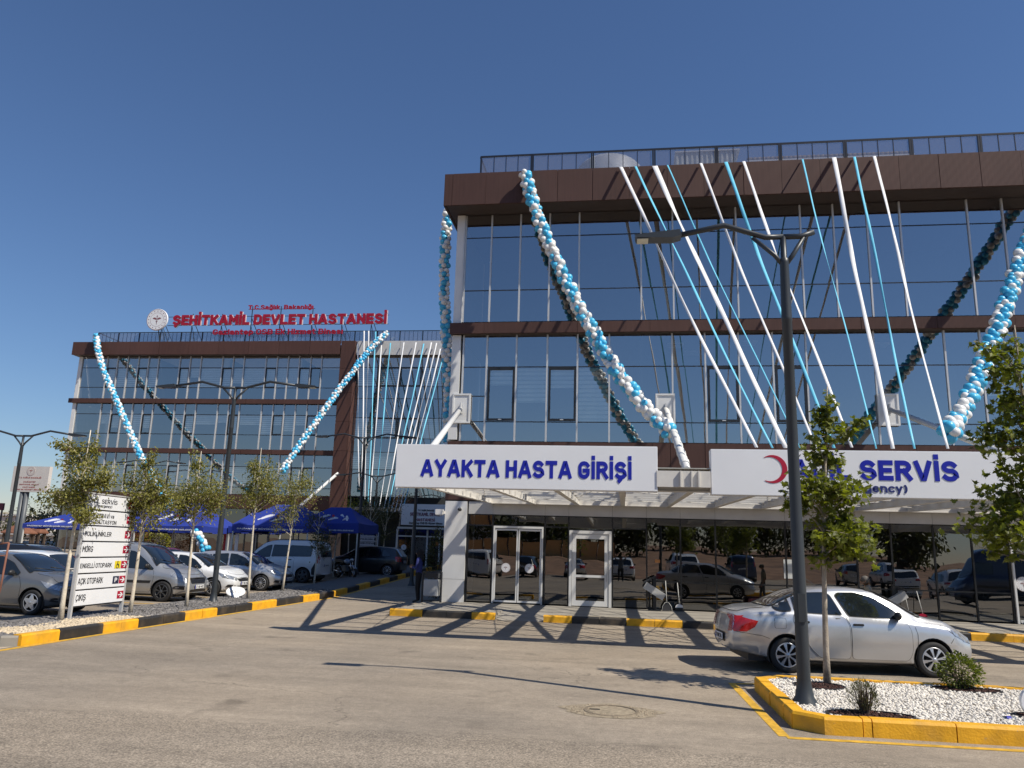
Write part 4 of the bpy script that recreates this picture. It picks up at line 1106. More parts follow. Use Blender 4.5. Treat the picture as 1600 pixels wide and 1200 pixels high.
for pa, pb in ((617, 640), (642, 663), (665, 683), (685, 706)):
    xa, _ = EP(pa, 850); xb, _ = EP(pb, 850)
    MB().box(xa + .07, xb - .03, .54, .56, .14, z0b - .6).build('door_leaf', PANE_G, en)
    MB().box(xa + .07, xb - .03, .54, .56, z0b - .5, z0b - .15).build('window_pane', PANE_G, en)
    MB().box(xa + .05, xb - .01, .5, .6, z0b - .59, z0b - .51).build('door_head', WHITE, en)
MB().box(x0 - .2, x1 + 4, .62, .7, .1, z0b - .13).build('lobby', INTER, en)
e = emblem((EP(627.5, 855)[0], .50, EP(627.5, 855)[1]), .17, en, mat('emblem_grey', (.33, .22, .22), .5), thick=.003)
for px, py in ((640.8, 770),):
    pass
# rooftop lettering on its frame
def LF(px, py, d=0.0):
    q = ray(px, py); t = (DL + d) / q.dot(nL); p = Vector((0, 0, CAMH)) + q * t; return LX(p.dot(eL)), p.z
rs = thing('rooftop_sign', 'red rooftop letters naming the hospital with a round white emblem', 'sign', eL * U0 + nL * DL, RZL, local=True)
yl = -.3
def ltxt(t, xa, xb, ya, yb, wd):
    xm = (xa + xb) / 2
    letters(t, LF(xa, ya, yl)[0], LF(xb, ya, yl)[0], LF(xm, yb, yl)[1], LF(xm, ya, yl)[1], yl - .06, .07, RED, rs, w=wd, caps=True)
LETW = mat('letter_side_white', (.75, .7, .7), .5)
ltxt('ŞEHİTKAMİL DEVLET HASTANESİ', 272.5, 605, 491.5, 507.5, .25)
ltxt('T.C.Sağlık  Bakanlığı', 389.5, 490.5, 477, 484, .21)
ltxt('Gaziantep OSB Ek Hizmet Binası', 334, 536.5, 514.5, 523, .21)
for t, xa, xb, ya, yb in (('ŞEHİTKAMİL DEVLET HASTANESİ', 273.6, 606.1, 491.9, 507.9),):
    letters(t, LF(xa, ya, yl)[0], LF(xb, ya, yl)[0], LF(440, yb, yl)[1], LF(440, ya, yl)[1], yl - .0, .05, LETW, rs, one=True, name='letter_backs', w=.25, caps=True)
fm = MB()
for z in (LF(440, 493.5, yl)[1], LF(440, 507, yl)[1]):
    fm.bar((LF(262, 500, yl)[0], yl + .06, z), (LF(607, 500, yl)[0], yl + .06, z), .04, .04)
fm.bar((LF(388, 483, yl)[0], yl + .06, LF(440, 482.5, yl)[1]), (LF(492, 483, yl)[0], yl + .06, LF(440, 482.5, yl)[1]), .035, .035)
fm.bar((LF(333, 483, yl)[0], yl + .06, LF(440, 520, yl)[1]), (LF(538, 483, yl)[0], yl + .06, LF(440, 520, yl)[1]), .035, .035)
fm.build('rail', POLE, rs)
for px in (253, 300, 346, 392, 437, 487, 534, 580):
    x = LF(px, 500, yl)[0]
    top = LF(px, 478 if 390 < px < 500 else 490, yl)[1]
    MB().bar((x, yl + .1, 17.1), (x - .0, yl + .1, top), .05, .05).build('upright', POLE, rs)
    MB().bar((x + .55, yl + 1.4, 17.1), (x, yl + .12, 19.2), .04, .04).bar((x + .45, yl + .1, 17.1), (x, yl + .1, 18.6), .03, .03).build('brace', POLE, rs)
ec = LF(246.5, 500, yl - .2)
emblem((ec[0], yl - .2, ec[1]), .90, rs, mat('emblem_ink', (.22, .08, .09), .5), thick=.12)
MB().bar((ec[0] + .3, yl, 17.1), (ec[0], yl - .05, ec[1] - .4), .06, .06).bar((ec[0] + .9, yl + .3, 17.1), (ec[0] + .3, yl - .05, ec[1] - .3), .04, .04).build('brace', POLE, rs)
# white hanger rod on the left wing
hr = thing('hanger_rod', 'lone slanting white steel rod on the brown panel of the far wing', 'rod', Lw(-21.4, -3.2, 4.7))
MB().tube([Lw(-19.9, -.9, 7.0), Lw(-21.6, -3.4, 4.4)], .11, 8).build('rod', WHITE, hr)
MB().box(hr.location.x - .3, hr.location.x + .1, hr.location.y - .5, hr.location.y + .5, 4.0, 4.3).build('base_plate', ALU, hr)

# ================================================================== balloons and ribbons
def balloon_mesh(m, nm):
    mb = MB(); prof = []
    n = 10
    for i in range(n + 1):
        t = math.pi * i / n
        r = math.sin(t); z = math.cos(t) * (1.08 if t < math.pi / 2 else 1.2)
        prof.append((max(r, .001), z))
    prof += [(.09, -1.27)]
    mb.lathe(prof, 14)
    me = mb.mesh(nm, m)
    return me
BMW = balloon_mesh(BALW, 'balloon'); BMB = balloon_mesh(BALB, 'balloon')
def garland(label, path, r, group=None, stuff=False, jit=1.0, cap=290, name='balloon_garland'):
    """clusters of four balloons threaded on a line, the colours spiralling"""
    base = Vector(path[0])
    t = thing(name, label, 'balloon garland', base)
    pts = [Vector(p) for p in path]; seg = [(b - a).length for a, b in zip(pts[:-1], pts[1:])]; tot = sum(seg)
    step = r * 1.62; n = int(tot / step); mbw = MB()
    MB().tube([p for p in pts], .012, 5).build('string', PLAS, t)
    cnt = 0
    for k in range(n + 1):
        s = k * step; i = 0
        while i < len(seg) - 1 and s > seg[i]: s -= seg[i]; i += 1
        p = pts[i].lerp(pts[i + 1], min(1, s / seg[i])); d = (pts[i + 1] - pts[i]).normalized()
        x = d.cross(Vector((0, 1, 0.2))).normalized(); y = d.cross(x)
        for q in range(4):
            a = math.pi / 2 * q + k * .78 + random.uniform(-.25, .25)
            v = x * math.cos(a) + y * math.sin(a)
            c = p + v * r * 1.02 + Vector((random.uniform(-1, 1), random.uniform(-1, 1), random.uniform(-1, 1))) * r * .16 * jit
            rr = r * random.uniform(.76, 1.13)
            blue = ((q + k // 3) % 2 == 0) ^ (random.random() < .15)
            rot = v.to_track_quat('Z', 'Y')
            if stuff:
                mbw.ball(c, rr, 1 if blue else 0, 8, 6)
            else:
                o = bpy.data.objects.new('balloon', BMB if blue else BMW); C.objects.link(o); o.parent = t
                o.location = c - base; o.rotation_mode = 'QUATERNION'; o.rotation_quaternion = rot; o.scale = (rr, rr, rr); cnt += 1
    if stuff: setp(mbw.build('balloons', [BALW, BALB], t), kind='stuff')
    return t
def gpath(pix, Y0, Y1, p=1.0):
    n = len(pix); out = []
    for i, (x, y) in enumerate(pix):
        f = (i / (n - 1)) ** p
        out.append(atY(x, y, Y0 + (Y1 - Y0) * f))
    return out
GRP = 'blue and white balloon garlands'
g1 = gpath([(820, 272), (830, 305), (843, 345), (857, 380), (872, 412), (887, 445), (902, 475), (921, 508), (940, 540), (958, 572), (980, 603), (1004, 632), (1030, 660), (1047, 676)], 25.45, 21.6, 1.2)
garland('balloon garland hanging from the left end of the near roof edge to the wrapped rod', g1, .125, GRP)
g2 = gpath([(1668, 236), (1640, 300), (1612, 360), (1597, 400), (1583, 440), (1571, 478), (1556, 520), (1540, 560), (1524, 600), (1508, 635), (1492, 660), (1480, 680)], 25.4, 18.8, 1.1)
garland('balloon garland crossing the right edge of the photo behind the maple', g2, .122, GRP)
g3 = gpath([(701, 330), (696, 372), (694, 420), (695, 470), (697, 520), (700, 570), (702, 620), (702, 700)], 29.5, 29.5)
garland('shaded balloon garland hanging down the side wall beside the white corner column', g3, .125, GRP)
def lpath(pix, D0, D1):
    out = []; n = len(pix)
    for i, (x, y) in enumerate(pix):
        q = ray(x, y); D = D0 + (D1 - D0) * i / (n - 1); out.append(Vector((0, 0, CAMH)) + q * (D / q.dot(nL)))
    return out
garland('far balloon garland at the left end of the far wing', lpath([(150, 524), (153, 548), (162, 580), (177, 615), (192, 650), (207, 685), (222, 717), (238, 745), (250, 768), (268, 792)], 55.2, 47), .135, GRP, True)
garland('far balloon garland slanting across the brown column of the far wing', lpath([(604, 521), (590, 533), (570, 555), (552, 580), (532, 605), (513, 632), (495, 657), (475, 685), (458, 710), (440, 738)], 55.2, 48), .135, GRP, True)
garland('low balloon arch standing among the blue tents', gpath([(304, 832), (311, 838), (316, 850), (322, 858)], 33, 33), .12, GRP, True)
def ribbon(a, b, w, m, label, grp):
    a = Vector(a); b = Vector(b); d = (b - a); t = thing('ribbon', label, 'ribbon', a, group=grp)
    s = Vector((1, 0, 0)); n = 34; ph1, ph2 = random.uniform(0, 6), random.uniform(0, 6); vs = []; fs = []
    tw = random.uniform(-.5, .5)
    for k in range(n + 1):
        f = k / n; p = a.lerp(b, f) + Vector((0, 0, -.12 * math.sin(math.pi * f)))
        ang = (tw * 1.6 + .5 * math.sin(f * 9 + ph1) + .25 * math.sin(f * 23 + ph2)) * math.sin(math.pi * f)
        ww = w * .86 * (1 - .48 * f) * (1 + .16 * math.sin(f * 13 + ph2) * math.sin(math.pi * f))
        p = p + Vector((.035 * math.sin(f * 5 + ph1) * math.sin(math.pi * f), 0, 0))
        sd = Vector((math.cos(ang), math.sin(ang), 0)) * ww / 2; fo = Vector((0, -.10 * ww * math.sin(f * 31 + ph1), 0))
        vs += [p - sd, p + fo, p + sd]
    for k in range(n):
        for j in range(2): fs.append((3 * k + j, 3 * k + j + 1, 3 * k + j + 4, 3 * k + j + 3))
    o = MB().add(vs, fs, 0, True).build('cloth_strip', m, t)
    md = o.modifiers.new('thick', 'SOLIDIFY'); md.thickness = .004
    return t
NR = [((970, 261), (1182, 699), .15, 0), ((993, 260), (1207, 700), .10, 1), ((1023, 259), (1228, 700), .22, 0), ((1043, 258), (1250, 700), .06, 1),
      ((1095, 255), (1275, 700), .11, 0), ((1134, 253), (1303, 700), .14, 1), ((1162, 252), (1331, 699), .12, 0), ((1254, 249), (1369, 701), .07, 1),
      ((1303, 246), (1395, 701), .17, 0), ((1335, 245), (1429, 701), .10, 1), ((1366, 244), (1481, 701), .12, 0)]
ords = ['first', 'second', 'third and widest', 'fourth and thinnest', 'fifth', 'sixth', 'seventh', 'eighth', 'ninth', 'tenth', 'last']
for i, (a, b, w, c) in enumerate(NR):
    ribbon(atY(a[0], a[1], 25.66) + Vector((0, 0, 0)), atY(b[0], b[1], 16.35), w, RIBB if c else RIBW,
           '%s ribbon from the left on the near wing, %s' % (ords[i], 'blue' if c else 'white'), 'ribbons over the near wing')
FRB = [(559, 537, 561, 760, 0), (569, 517, 565, 770, 0), (576, 517, 570, 780, 0), (587, 518, 575, 785, 1), (596, 536, 578, 790, 0), (610, 536, 585, 795, 1), (631, 535, 592, 798, 0),
       (650, 535, 599, 800, 0), (662, 537, 605, 800, 1), (674, 535, 611, 800, 0), (682, 536, 617, 800, 0), (688, 545, 623, 800, 0), (691, 562, 628, 800, 1)]
fo = ['leftmost', 'second', 'third', 'fourth', 'fifth', 'sixth', 'seventh', 'eighth', 'ninth', 'tenth', 'eleventh', 'twelfth', 'thirteenth']
for i, (x0, y0_, x1, y1_, c) in enumerate(FRB):
    p = lpath([(x0, y0_), (x1, y1_)], 55.35, 47.6)
    ribbon(p[0], p[1], .125, RIBB if c else RIBW, '%s of the far ribbons on the glazed bay, %s' % (fo[i], 'blue' if c else 'white'), 'ribbons on the far wing')

# ================================================================== lamps
def lamp(label, base, H_, arms, hs=1.0, m=POLE, head=(1, 1)):
    """tapered pole with a forked pair of arms along x"""
    t = thing('street_lamp', label, 'street lamp', base, group='two armed street lamps')
    b = Vector(base)
    MB().lathe([(.17, 0), (.165, .02), (.115, .10), (.088, .25), (.086, .3)], 20, 0, 'Z', tuple(b)).build('base_cover', m, t)
    MB().lathe([(.082, .28), (.080, H_ * .35), (.076, H_ * .36), (.066, H_ * .80), (.072, H_ * .8 + .01), (.072, H_ * .805 + .02), (.06, H_ - .42), (.064, H_ - .40), (.064, H_ - .34), (.042, H_ - .32), (.042, H_)], 20, 0, 'Z', tuple(b)).build('pole', m, t)
    MB().box(b.x - .045, b.x + .045, b.y - .095, b.y - .078, b.z + 1.0, b.z + 1.35).build('hatch', m, t)
    top = b + Vector((0, 0, H_))
    pr = [(0, 0, 0), (.35, 0, .0), (.75, 0, .10), (1.15, 0, .20), (2.05 * hs, 0, .07)]
    for s_, L_, hd in ((-1, arms[0], head[0]), (1, arms[1], head[1])):
        pts = [top + Vector((s_ * x * L_, y, z)) for x, y, z in pr] if L_ > .5 else [top, top + Vector((s_ * .25, 0, .0)), top + Vector((s_ * .42, 0, .06))]
        MB().tube(pts, [.040] * len(pts), 10).build('arm', m, t)
        q = top + Vector((s_ * min(.42, .42) if L_ > .5 else s_ * .30, 0, .0 if L_ > .5 else .015))
        MB().tube([top + Vector((s_ * .02, 0, -.42)), top + Vector((s_ * .12, 0, -.28)), q], [.034, .034, .03], 8).build('strut', m, t)
        if hd and L_ > .5:
            e = pts[-1]
            MB().prism([(e.x - s_ * .02, e.z - .035), (e.x + s_ * .10, e.z - .075), (e.x + s_ * .62, e.z - .065), (e.x + s_ * .64, e.z - .02), (e.x + s_ * .30, e.z + .02), (e.x, e.z + .045)][::s_], 'Y', e.y - .12, e.y + .12).build('lamp_head', m, t)
            MB().box(min(e.x + s_ * .45, e.x + s_ * .61), max(e.x + s_ * .45, e.x + s_ * .61), e.y - .1, e.y + .1, e.z - .082, e.z - .076).build('lamp_glass', mat('lamp_glass', (.6, .6, .5), .3), t)
    return t
lb_ = atZ(1258, 1104, .12)
lamp('tall grey street lamp rising from the white gravel island', (lb_.x, lb_.y, .14), 6.24, (.70, .1))
def lamp_px(label, base, top, Yd, arms=(1, 1)):
    p = atY(base[0], base[1], Yd); q = atY(top[0], top[1], Yd); zz = gz(Yd) + .1
    lamp(label, (q.x, Yd, zz), q.z - zz, arms)
bl = atZ(328, 941, .1)
lamp_px('street lamp in the grey gravel strip behind the round white plaque', (328, 941), (368, 606), bl.y)
lamp_px('street lamp at the far left edge beside the billboard', (15, 830), (37, 681), 27.5)
lamp_px('dark street lamp in the shaded strip by the parked motorcycles', (556, 905), (571, 684), 38.5)
lamp_px('far street lamp seen against the white ribbons behind the shaded trees', (590, 870), (590, 744), 46)
lamp_px('thin dark street lamp half hidden by the canopy corner', (647, 895), (652, 740), 33.0, (.1, .1))
lamp_px('small far street lamp behind the leftmost trees', (245, 830), (236, 724), 52)

# ================================================================== trees and shrubs
def leaf_mat(name, c, tr=.35, isl=.35):
    m, nt, p = node_mat(name); N, L = nt.nodes, nt.links
    ge = N.new('ShaderNodeNewGeometry'); rp = N.new('ShaderNodeValToRGB')
    rp.color_ramp.elements[0].color = (c[0] * (1 - isl), c[1] * (1 - isl), c[2] * (1 - isl), 1)
    rp.color_ramp.elements[1].color = (c[0] * (1 + isl * 1.5), c[1] * (1 + isl * 1.2), c[2] * (1 + isl * .5), 1)
    L.new(ge.outputs['Random Per Island'], rp.inputs[0]); L.new(rp.outputs[0], p.inputs['Base Color'])
    p.inputs['Roughness'].default_value = .5
    out = [n for n in N if n.type == 'OUTPUT_MATERIAL'][0]
    tl = N.new('ShaderNodeBsdfTranslucent'); sc_ = N.new('ShaderNodeVectorMath'); sc_.operation = 'MULTIPLY'; sc_.inputs[1].default_value = (1.5, 1.6, .6)
    L.new(rp.outputs[0], sc_.inputs[0]); L.new(sc_.outputs[0], tl.inputs['Color'])
    mx = N.new('ShaderNodeMixShader'); mx.inputs[0].default_value = tr
    L.new(p.outputs[0], mx.inputs[1]); L.new(tl.outputs[0], mx.inputs[2]); L.new(mx.outputs[0], out.inputs['Surface'])
    MATS[name] = m
    return m
LEAFB = leaf_mat('birch_leaf', (.205, .205, .062))
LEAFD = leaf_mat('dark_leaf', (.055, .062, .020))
LEAFM = leaf_mat('maple_leaf', (.125, .150, .022), .42, .45)
LEAFS = leaf_mat('shrub_leaf', (.12, .15, .02), .3, .3)
LEAFY = leaf_mat('yellow_green_leaf', (.22, .22, .035))
LEAFG = leaf_mat('grey_leaf', (.10, .105, .055), .2)
LEAFA = leaf_mat('autumn_leaf', (.20, .085, .03), .3)
BARKW = mat('whitewashed_bark', (.60, .53, .42), .85, var=.28, scale=6, bump=.6, bscale=30)
BARK = mat('pale_bark', (.33, .28, .22), .85, var=.35, scale=7, bump=.7, bscale=35)
BARKD = mat('brown_bark', (.09, .065, .05), .9, var=.3, bump=.5)
MAPLE = [(0, 0), (.10, .16), (.42, .05), (.34, .26), (.52, .46), (.28, .50), (.20, .72), (.06, .66), (0, 1.0), (-.06, .66), (-.20, .72), (-.28, .50), (-.52, .46), (-.34, .26), (-.42, .05), (-.10, .16)]
OVAL = [(0, 0), (.28, .35), (.2, .75), (0, 1), (-.2, .75), (-.28, .35)]
DIAM = [(0, 0), (.3, .45), (0, 1), (-.3, .45)]
def add_leaf(mb, p, d, nrm, size, shape):
    d = d.normalized(); s_ = d.cross(nrm)
    if s_.length < 1e-3: s_ = Vector((1, 0, 0))
    s_.normalize(); n = s_.cross(d)
    vs = [p + s_ * x * size + d * y * size + n * (abs(x) * .35 - .22 * y * y) * size for x, y in shape]
    if len(shape) > 8:
        k = len(shape)
        c = p + d * .42 * size
        mb.add(vs + [c], [(i, (i + 1) % k, k) for i in range(k)])
    else: mb.add(vs, [tuple(range(len(shape)))])
def tree(label, base, top, trunk_r, crown, nleaf, size, shape, leaf, bark, trunk_top=None, bend=.03, name='tree', group=None, cat='tree', sub=None, branches=11, seed=0, fork=None):
    """crown: list of (centre offset from the base, radii, weight); branches reach into the clumps, leaves sit along twigs"""
    rd = random.Random(seed)
    b = Vector(base); t = thing(name, label, cat, b, group=group)
    tp = Vector(top); n = 9; pts = []; rs_ = []
    w1, w2 = rd.uniform(-1, 1), rd.uniform(-1, 1)
    for k in range(n + 1):
        f = k / n; p = b.lerp(tp, f) + Vector((w1 * math.sin(f * 4.0), w2 * math.sin(f * 3.1), 0)) * bend
        pts.append(p); rs_.append(trunk_r * (1 - .82 * f) * (1.25 if k == 0 else 1))
    tm = MB().tube(pts, rs_, 9)
    tm.build('trunk', bark, t)
    lm = MB(); br = MB()
    tot = sum(c[2] for c in crown)
    for c, r, w in crown:
        cc = b + Vector(c); nb_ = max(2, int(branches * w / tot))
        ends = []
        for i in range(nb_):
            th = rd.uniform(0, 6.283); ph_ = rd.uniform(-.75, 1.0); rr = rd.uniform(.55, 1.0)
            e = cc + Vector((r[0] * rr * math.cos(th) * math.cos(ph_), r[1] * rr * math.sin(th) * math.cos(ph_), r[2] * rr * math.sin(ph_)))
            f = min(.97, max(.15, ((e.z - r[2] * .5 - b.z) / (tp.z - b.z)) * .9)); k = f * n; i0 = int(k); q = pts[i0].lerp(pts[min(n, i0 + 1)], k - i0)
            mid = q.lerp(e, .5) + Vector((rd.uniform(-.1, .1), rd.uniform(-.1, .1), rd.uniform(-.02, .14)))
            br.tube([q, q.lerp(mid, .5) + Vector((0, 0, .02)), mid, e], [trunk_r * .34, trunk_r * .26, trunk_r * .19, trunk_r * .07], 5, cap=False)
            ends.append((q, mid, e))
            for _ in range(3):
                s_ = mid.lerp(e, rd.random()); e2 = s_ + Vector((rd.uniform(-1, 1) * r[0], rd.uniform(-1, 1) * r[1], rd.uniform(-.5, .8) * r[2])) * .5
                br.tube([s_, e2], [trunk_r * .1, trunk_r * .04], 4, cap=False); ends.append((s_, s_.lerp(e2, .5), e2))
        nl = int(nleaf * w / tot)
        for i in range(nl):
            q, mid, e = rd.choice(ends)
            f = rd.betavariate(2.2, 1.2)
            p = (mid.lerp(e, (f - .3) / .7) if f > .3 else q.lerp(mid, f / .3))
            p = p + Vector((rd.gauss(0, 1) * r[0], rd.gauss(0, 1) * r[1], rd.gauss(0, 1) * r[2])) * .24
            d = Vector((rd.uniform(-1, 1), rd.uniform(-1, 1), rd.uniform(-1.1, .35))); nr = Vector((rd.uniform(-.8, .8), rd.uniform(-.8, .8), 1))
            add_leaf(lm, p, d, nr, size * rd.uniform(.65, 1.2), shape)
    br.build('branches', bark if sub is None else sub, t)
    o = lm.build('leaves', leaf, t); setp(o, kind='stuff')
    return t
def tree_px(label, base, ztop, clumps, Yc=None, **kw):
    """base pixel on the strip; clumps as (px, py, half width px, half height px, weight)"""
    p = atZ(base[0], base[1], .11) if Yc is None else atY(base[0], base[1], Yc)
    if Yc is not None: p.z = gz(Yc) + .1
    Y = p.y; tpv = atY(ztop[0], ztop[1], Y)
    cl = []
    for x, y, a, b_, w in clumps:
        c = atY(x, y, Y + random.uniform(-.15, .15)); sc_ = FPX / Y
        cl.append(((c.x - p.x, c.y - p.y, c.z - p.z), (a / sc_ * 1.08, a / sc_ * .95, b_ / sc_ * 1.08), w))
    return tree(label, p, tpv, kw.pop('tr', .05), cl, kw.pop('nl', 1300), kw.pop('size', .075), kw.pop('shape', OVAL), kw.pop('leaf', LEAFB), kw.pop('bark', BARKW), **kw)
TG = 'young trees with whitewashed trunks in the strip'
tree_px('tall sparse birch left of the white direction board', (94, 971), (140, 672), [(132, 700, 22, 40, 2), (100, 690, 28, 18, .7), (150, 745, 38, 30, 2), (104, 782, 40, 30, 3.0), (172, 748, 20, 24, 1.0), (132, 798, 22, 24, 1.2), (90, 730, 18, 25, .5)], nl=4116, size=.076, tr=.055, bend=.05, group=TG, name='birch_tree', seed=1, branches=30)
tree_px('young tree just right of the white direction board', (203, 959), (232, 715), [(232, 760, 34, 34, 3), (210, 800, 24, 30, 1.3), (262, 790, 24, 34, 1.5), (243, 725, 16, 20, .5)], nl=3580, size=.076, tr=.048, group=TG, name='birch_tree', seed=2, branches=24)
tree_px('young tree between the silver van and the street lamp', (291, 950), (314, 705), [(312, 765, 38, 32, 3.2), (285, 790, 24, 28, 1.2), (343, 790, 20, 28, .9), (312, 722, 14, 20, .5)], nl=3758, size=.076, tr=.045, group=TG, name='birch_tree', seed=3, branches=24)
tree_px('young tree right behind the round white plaque', (387, 937), (408, 700), [(405, 755, 30, 34, 3), (425, 770, 24, 30, 1.4), (380, 770, 20, 25, .8), (405, 715, 14, 18, .6)], nl=3400, size=.076, tr=.045, group=TG, name='birch_tree', seed=4, branches=22)
tree_px('young slanting tree in front of the silver hatchback nose', (441, 925), (468, 735), [(462, 780, 28, 36, 2.6), (480, 765, 22, 26, 1), (445, 800, 18, 24, .8)], nl=2684, size=.076, tr=.04, group=TG, name='birch_tree', seed=5, branches=18)
tree_px('thin young tree beside the rear door of the white people carrier', (490, 917), (500, 800), [(512, 845, 22, 24, 2), (500, 815, 18, 16, .8)], nl=1606, size=.076, tr=.04, leaf=LEAFD, group=TG, name='young_tree', seed=6)  # shade on this crown is put into the colour by the darker leaf
tree_px('yellow green young tree behind the blue tents', (543, 904), (548, 772), [(548, 790, 20, 20, 2), (556, 815, 18, 22, 1.2)], nl=1100, size=.075, tr=.04, leaf=LEAFY, group=TG, name='young_tree', seed=7)
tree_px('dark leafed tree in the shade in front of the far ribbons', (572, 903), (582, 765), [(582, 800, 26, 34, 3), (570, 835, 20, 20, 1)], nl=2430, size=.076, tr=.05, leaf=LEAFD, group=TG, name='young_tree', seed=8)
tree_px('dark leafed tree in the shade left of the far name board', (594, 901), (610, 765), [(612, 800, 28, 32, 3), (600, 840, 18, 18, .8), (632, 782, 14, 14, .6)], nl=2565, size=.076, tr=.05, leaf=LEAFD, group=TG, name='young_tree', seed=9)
tree_px('small autumn coloured tree by the far entrance', (613, 896), (630, 775), [(632, 785, 16, 16, 2)], nl=810, size=.076, tr=.04, leaf=LEAFA, group=TG, name='young_tree', seed=10)
# planes on and beside the island
tr1 = atZ(1292, 1074, .12)
tree_px('young maple on the island beside the grey lamp post', (1293, 1074), (1290, 604), [(1288, 640, 18, 30, .8), (1285, 695, 38, 26, 1.8), (1290, 755, 44, 34, 3.0), (1305, 820, 52, 32, 3.2), (1250, 790, 20, 36, 1.1), (1335, 660, 20, 14, .45), (1350, 800, 24, 40, 1.0), (1300, 855, 42, 18, 1.4)],
        tr=.048, nl=2300, size=.118, shape=MAPLE, leaf=LEAFM, bark=BARK, name='maple_tree', seed=21, branches=34, bend=.05)
tree_px('maple cut by the right edge of the photo', (1638, 1088), (1588, 508), [(1575, 560, 34, 40, 1.3), (1590, 620, 40, 34, 1.6), (1570, 690, 42, 34, 2), (1590, 755, 52, 36, 2.8), (1585, 820, 56, 36, 3.0), (1545, 850, 18, 14, .4), (1610, 700, 50, 120, 3), (1530, 530, 16, 14, .3)],
        tr=.045, nl=2100, size=.13, shape=MAPLE, leaf=LEAFM, bark=BARK, name='maple_tree', seed=22, branches=38, bend=.04)
def shrub(label, c, r, n, size, leaf, shape=OVAL, up=.2, name='shrub', stems=14, seed=1, cat='shrub'):
    rd = random.Random(seed); t = thing(name, label, cat, (c[0], c[1], c[2])); c = Vector(c)
    st = MB(); lf = MB()
    for i in range(stems):
        th = rd.uniform(0, 6.28); e = c + Vector((r[0] * .8 * math.cos(th) * rd.random(), r[1] * .8 * math.sin(th) * rd.random(), r[2] * rd.uniform(1.0, 1.8)))
        st.tube([c + Vector((math.cos(th) * .03, math.sin(th) * .03, -.02)), c.lerp(e, .5) + Vector((math.cos(th), math.sin(th), 0)) * r[0] * .12, e], [.008, .006, .003], 4, cap=False)
    for i in range(n):
        v = Vector((rd.gauss(0, 1), rd.gauss(0, 1), rd.gauss(0, 1))).normalized(); q = rd.uniform(.35, 1) ** .5 * (1 + .12 * math.sin(5 * v.x + 3 * v.z) + .1 * math.sin(7 * v.y + 4 * v.x))
        p = c + Vector((v.x * r[0] * q, v.y * r[1] * q, r[2] + v.z * r[2] * q)); p.z = max(p.z, c.z + .01)
        d = Vector((v.x, v.y, v.z * .5 + up)) + Vector((rd.uniform(-.6, .6), rd.uniform(-.6, .6), rd.uniform(-.3, .5)))
        add_leaf(lf, p, d, Vector((rd.uniform(-1, 1), rd.uniform(-1, 1), 1)), size * rd.uniform(.7, 1.2), shape)
    st.build('stems', BARKD, t); setp(lf.build('leaves', leaf, t), kind='stuff'); return t
c = atZ(1503, 1076, .16); shrub('round bright green shrub near the silver sedan front wheel', (c.x, c.y, .16), (.30, .27, .235), 1700, .045, LEAFS, seed=3)
c = atZ(1352, 1116, .16); shrub('grey green tufted shrub by the yellow island kerb', (c.x, c.y, .16), (.17, .16, .19), 900, .055, LEAFG, [(0, 0), (.07, .5), (0, 1), (-.07, .5)], 1.6, name='tufted_shrub', stems=50, seed=4)
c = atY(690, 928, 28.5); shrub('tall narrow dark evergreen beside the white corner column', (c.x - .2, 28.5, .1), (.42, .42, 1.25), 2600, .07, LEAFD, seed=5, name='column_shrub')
lbx = Lw(-41, -2.5, 0)
for i, u in enumerate((-37.2, -35.6, -34)):
    q = Lw(u, -3, .9); shrub(['leftmost', 'middle', 'rightmost'][i] + ' reddish shrub before the far wing behind the direction board', q, (1.1, .8, 1.0), 900, .14, LEAFA, seed=30 + i)

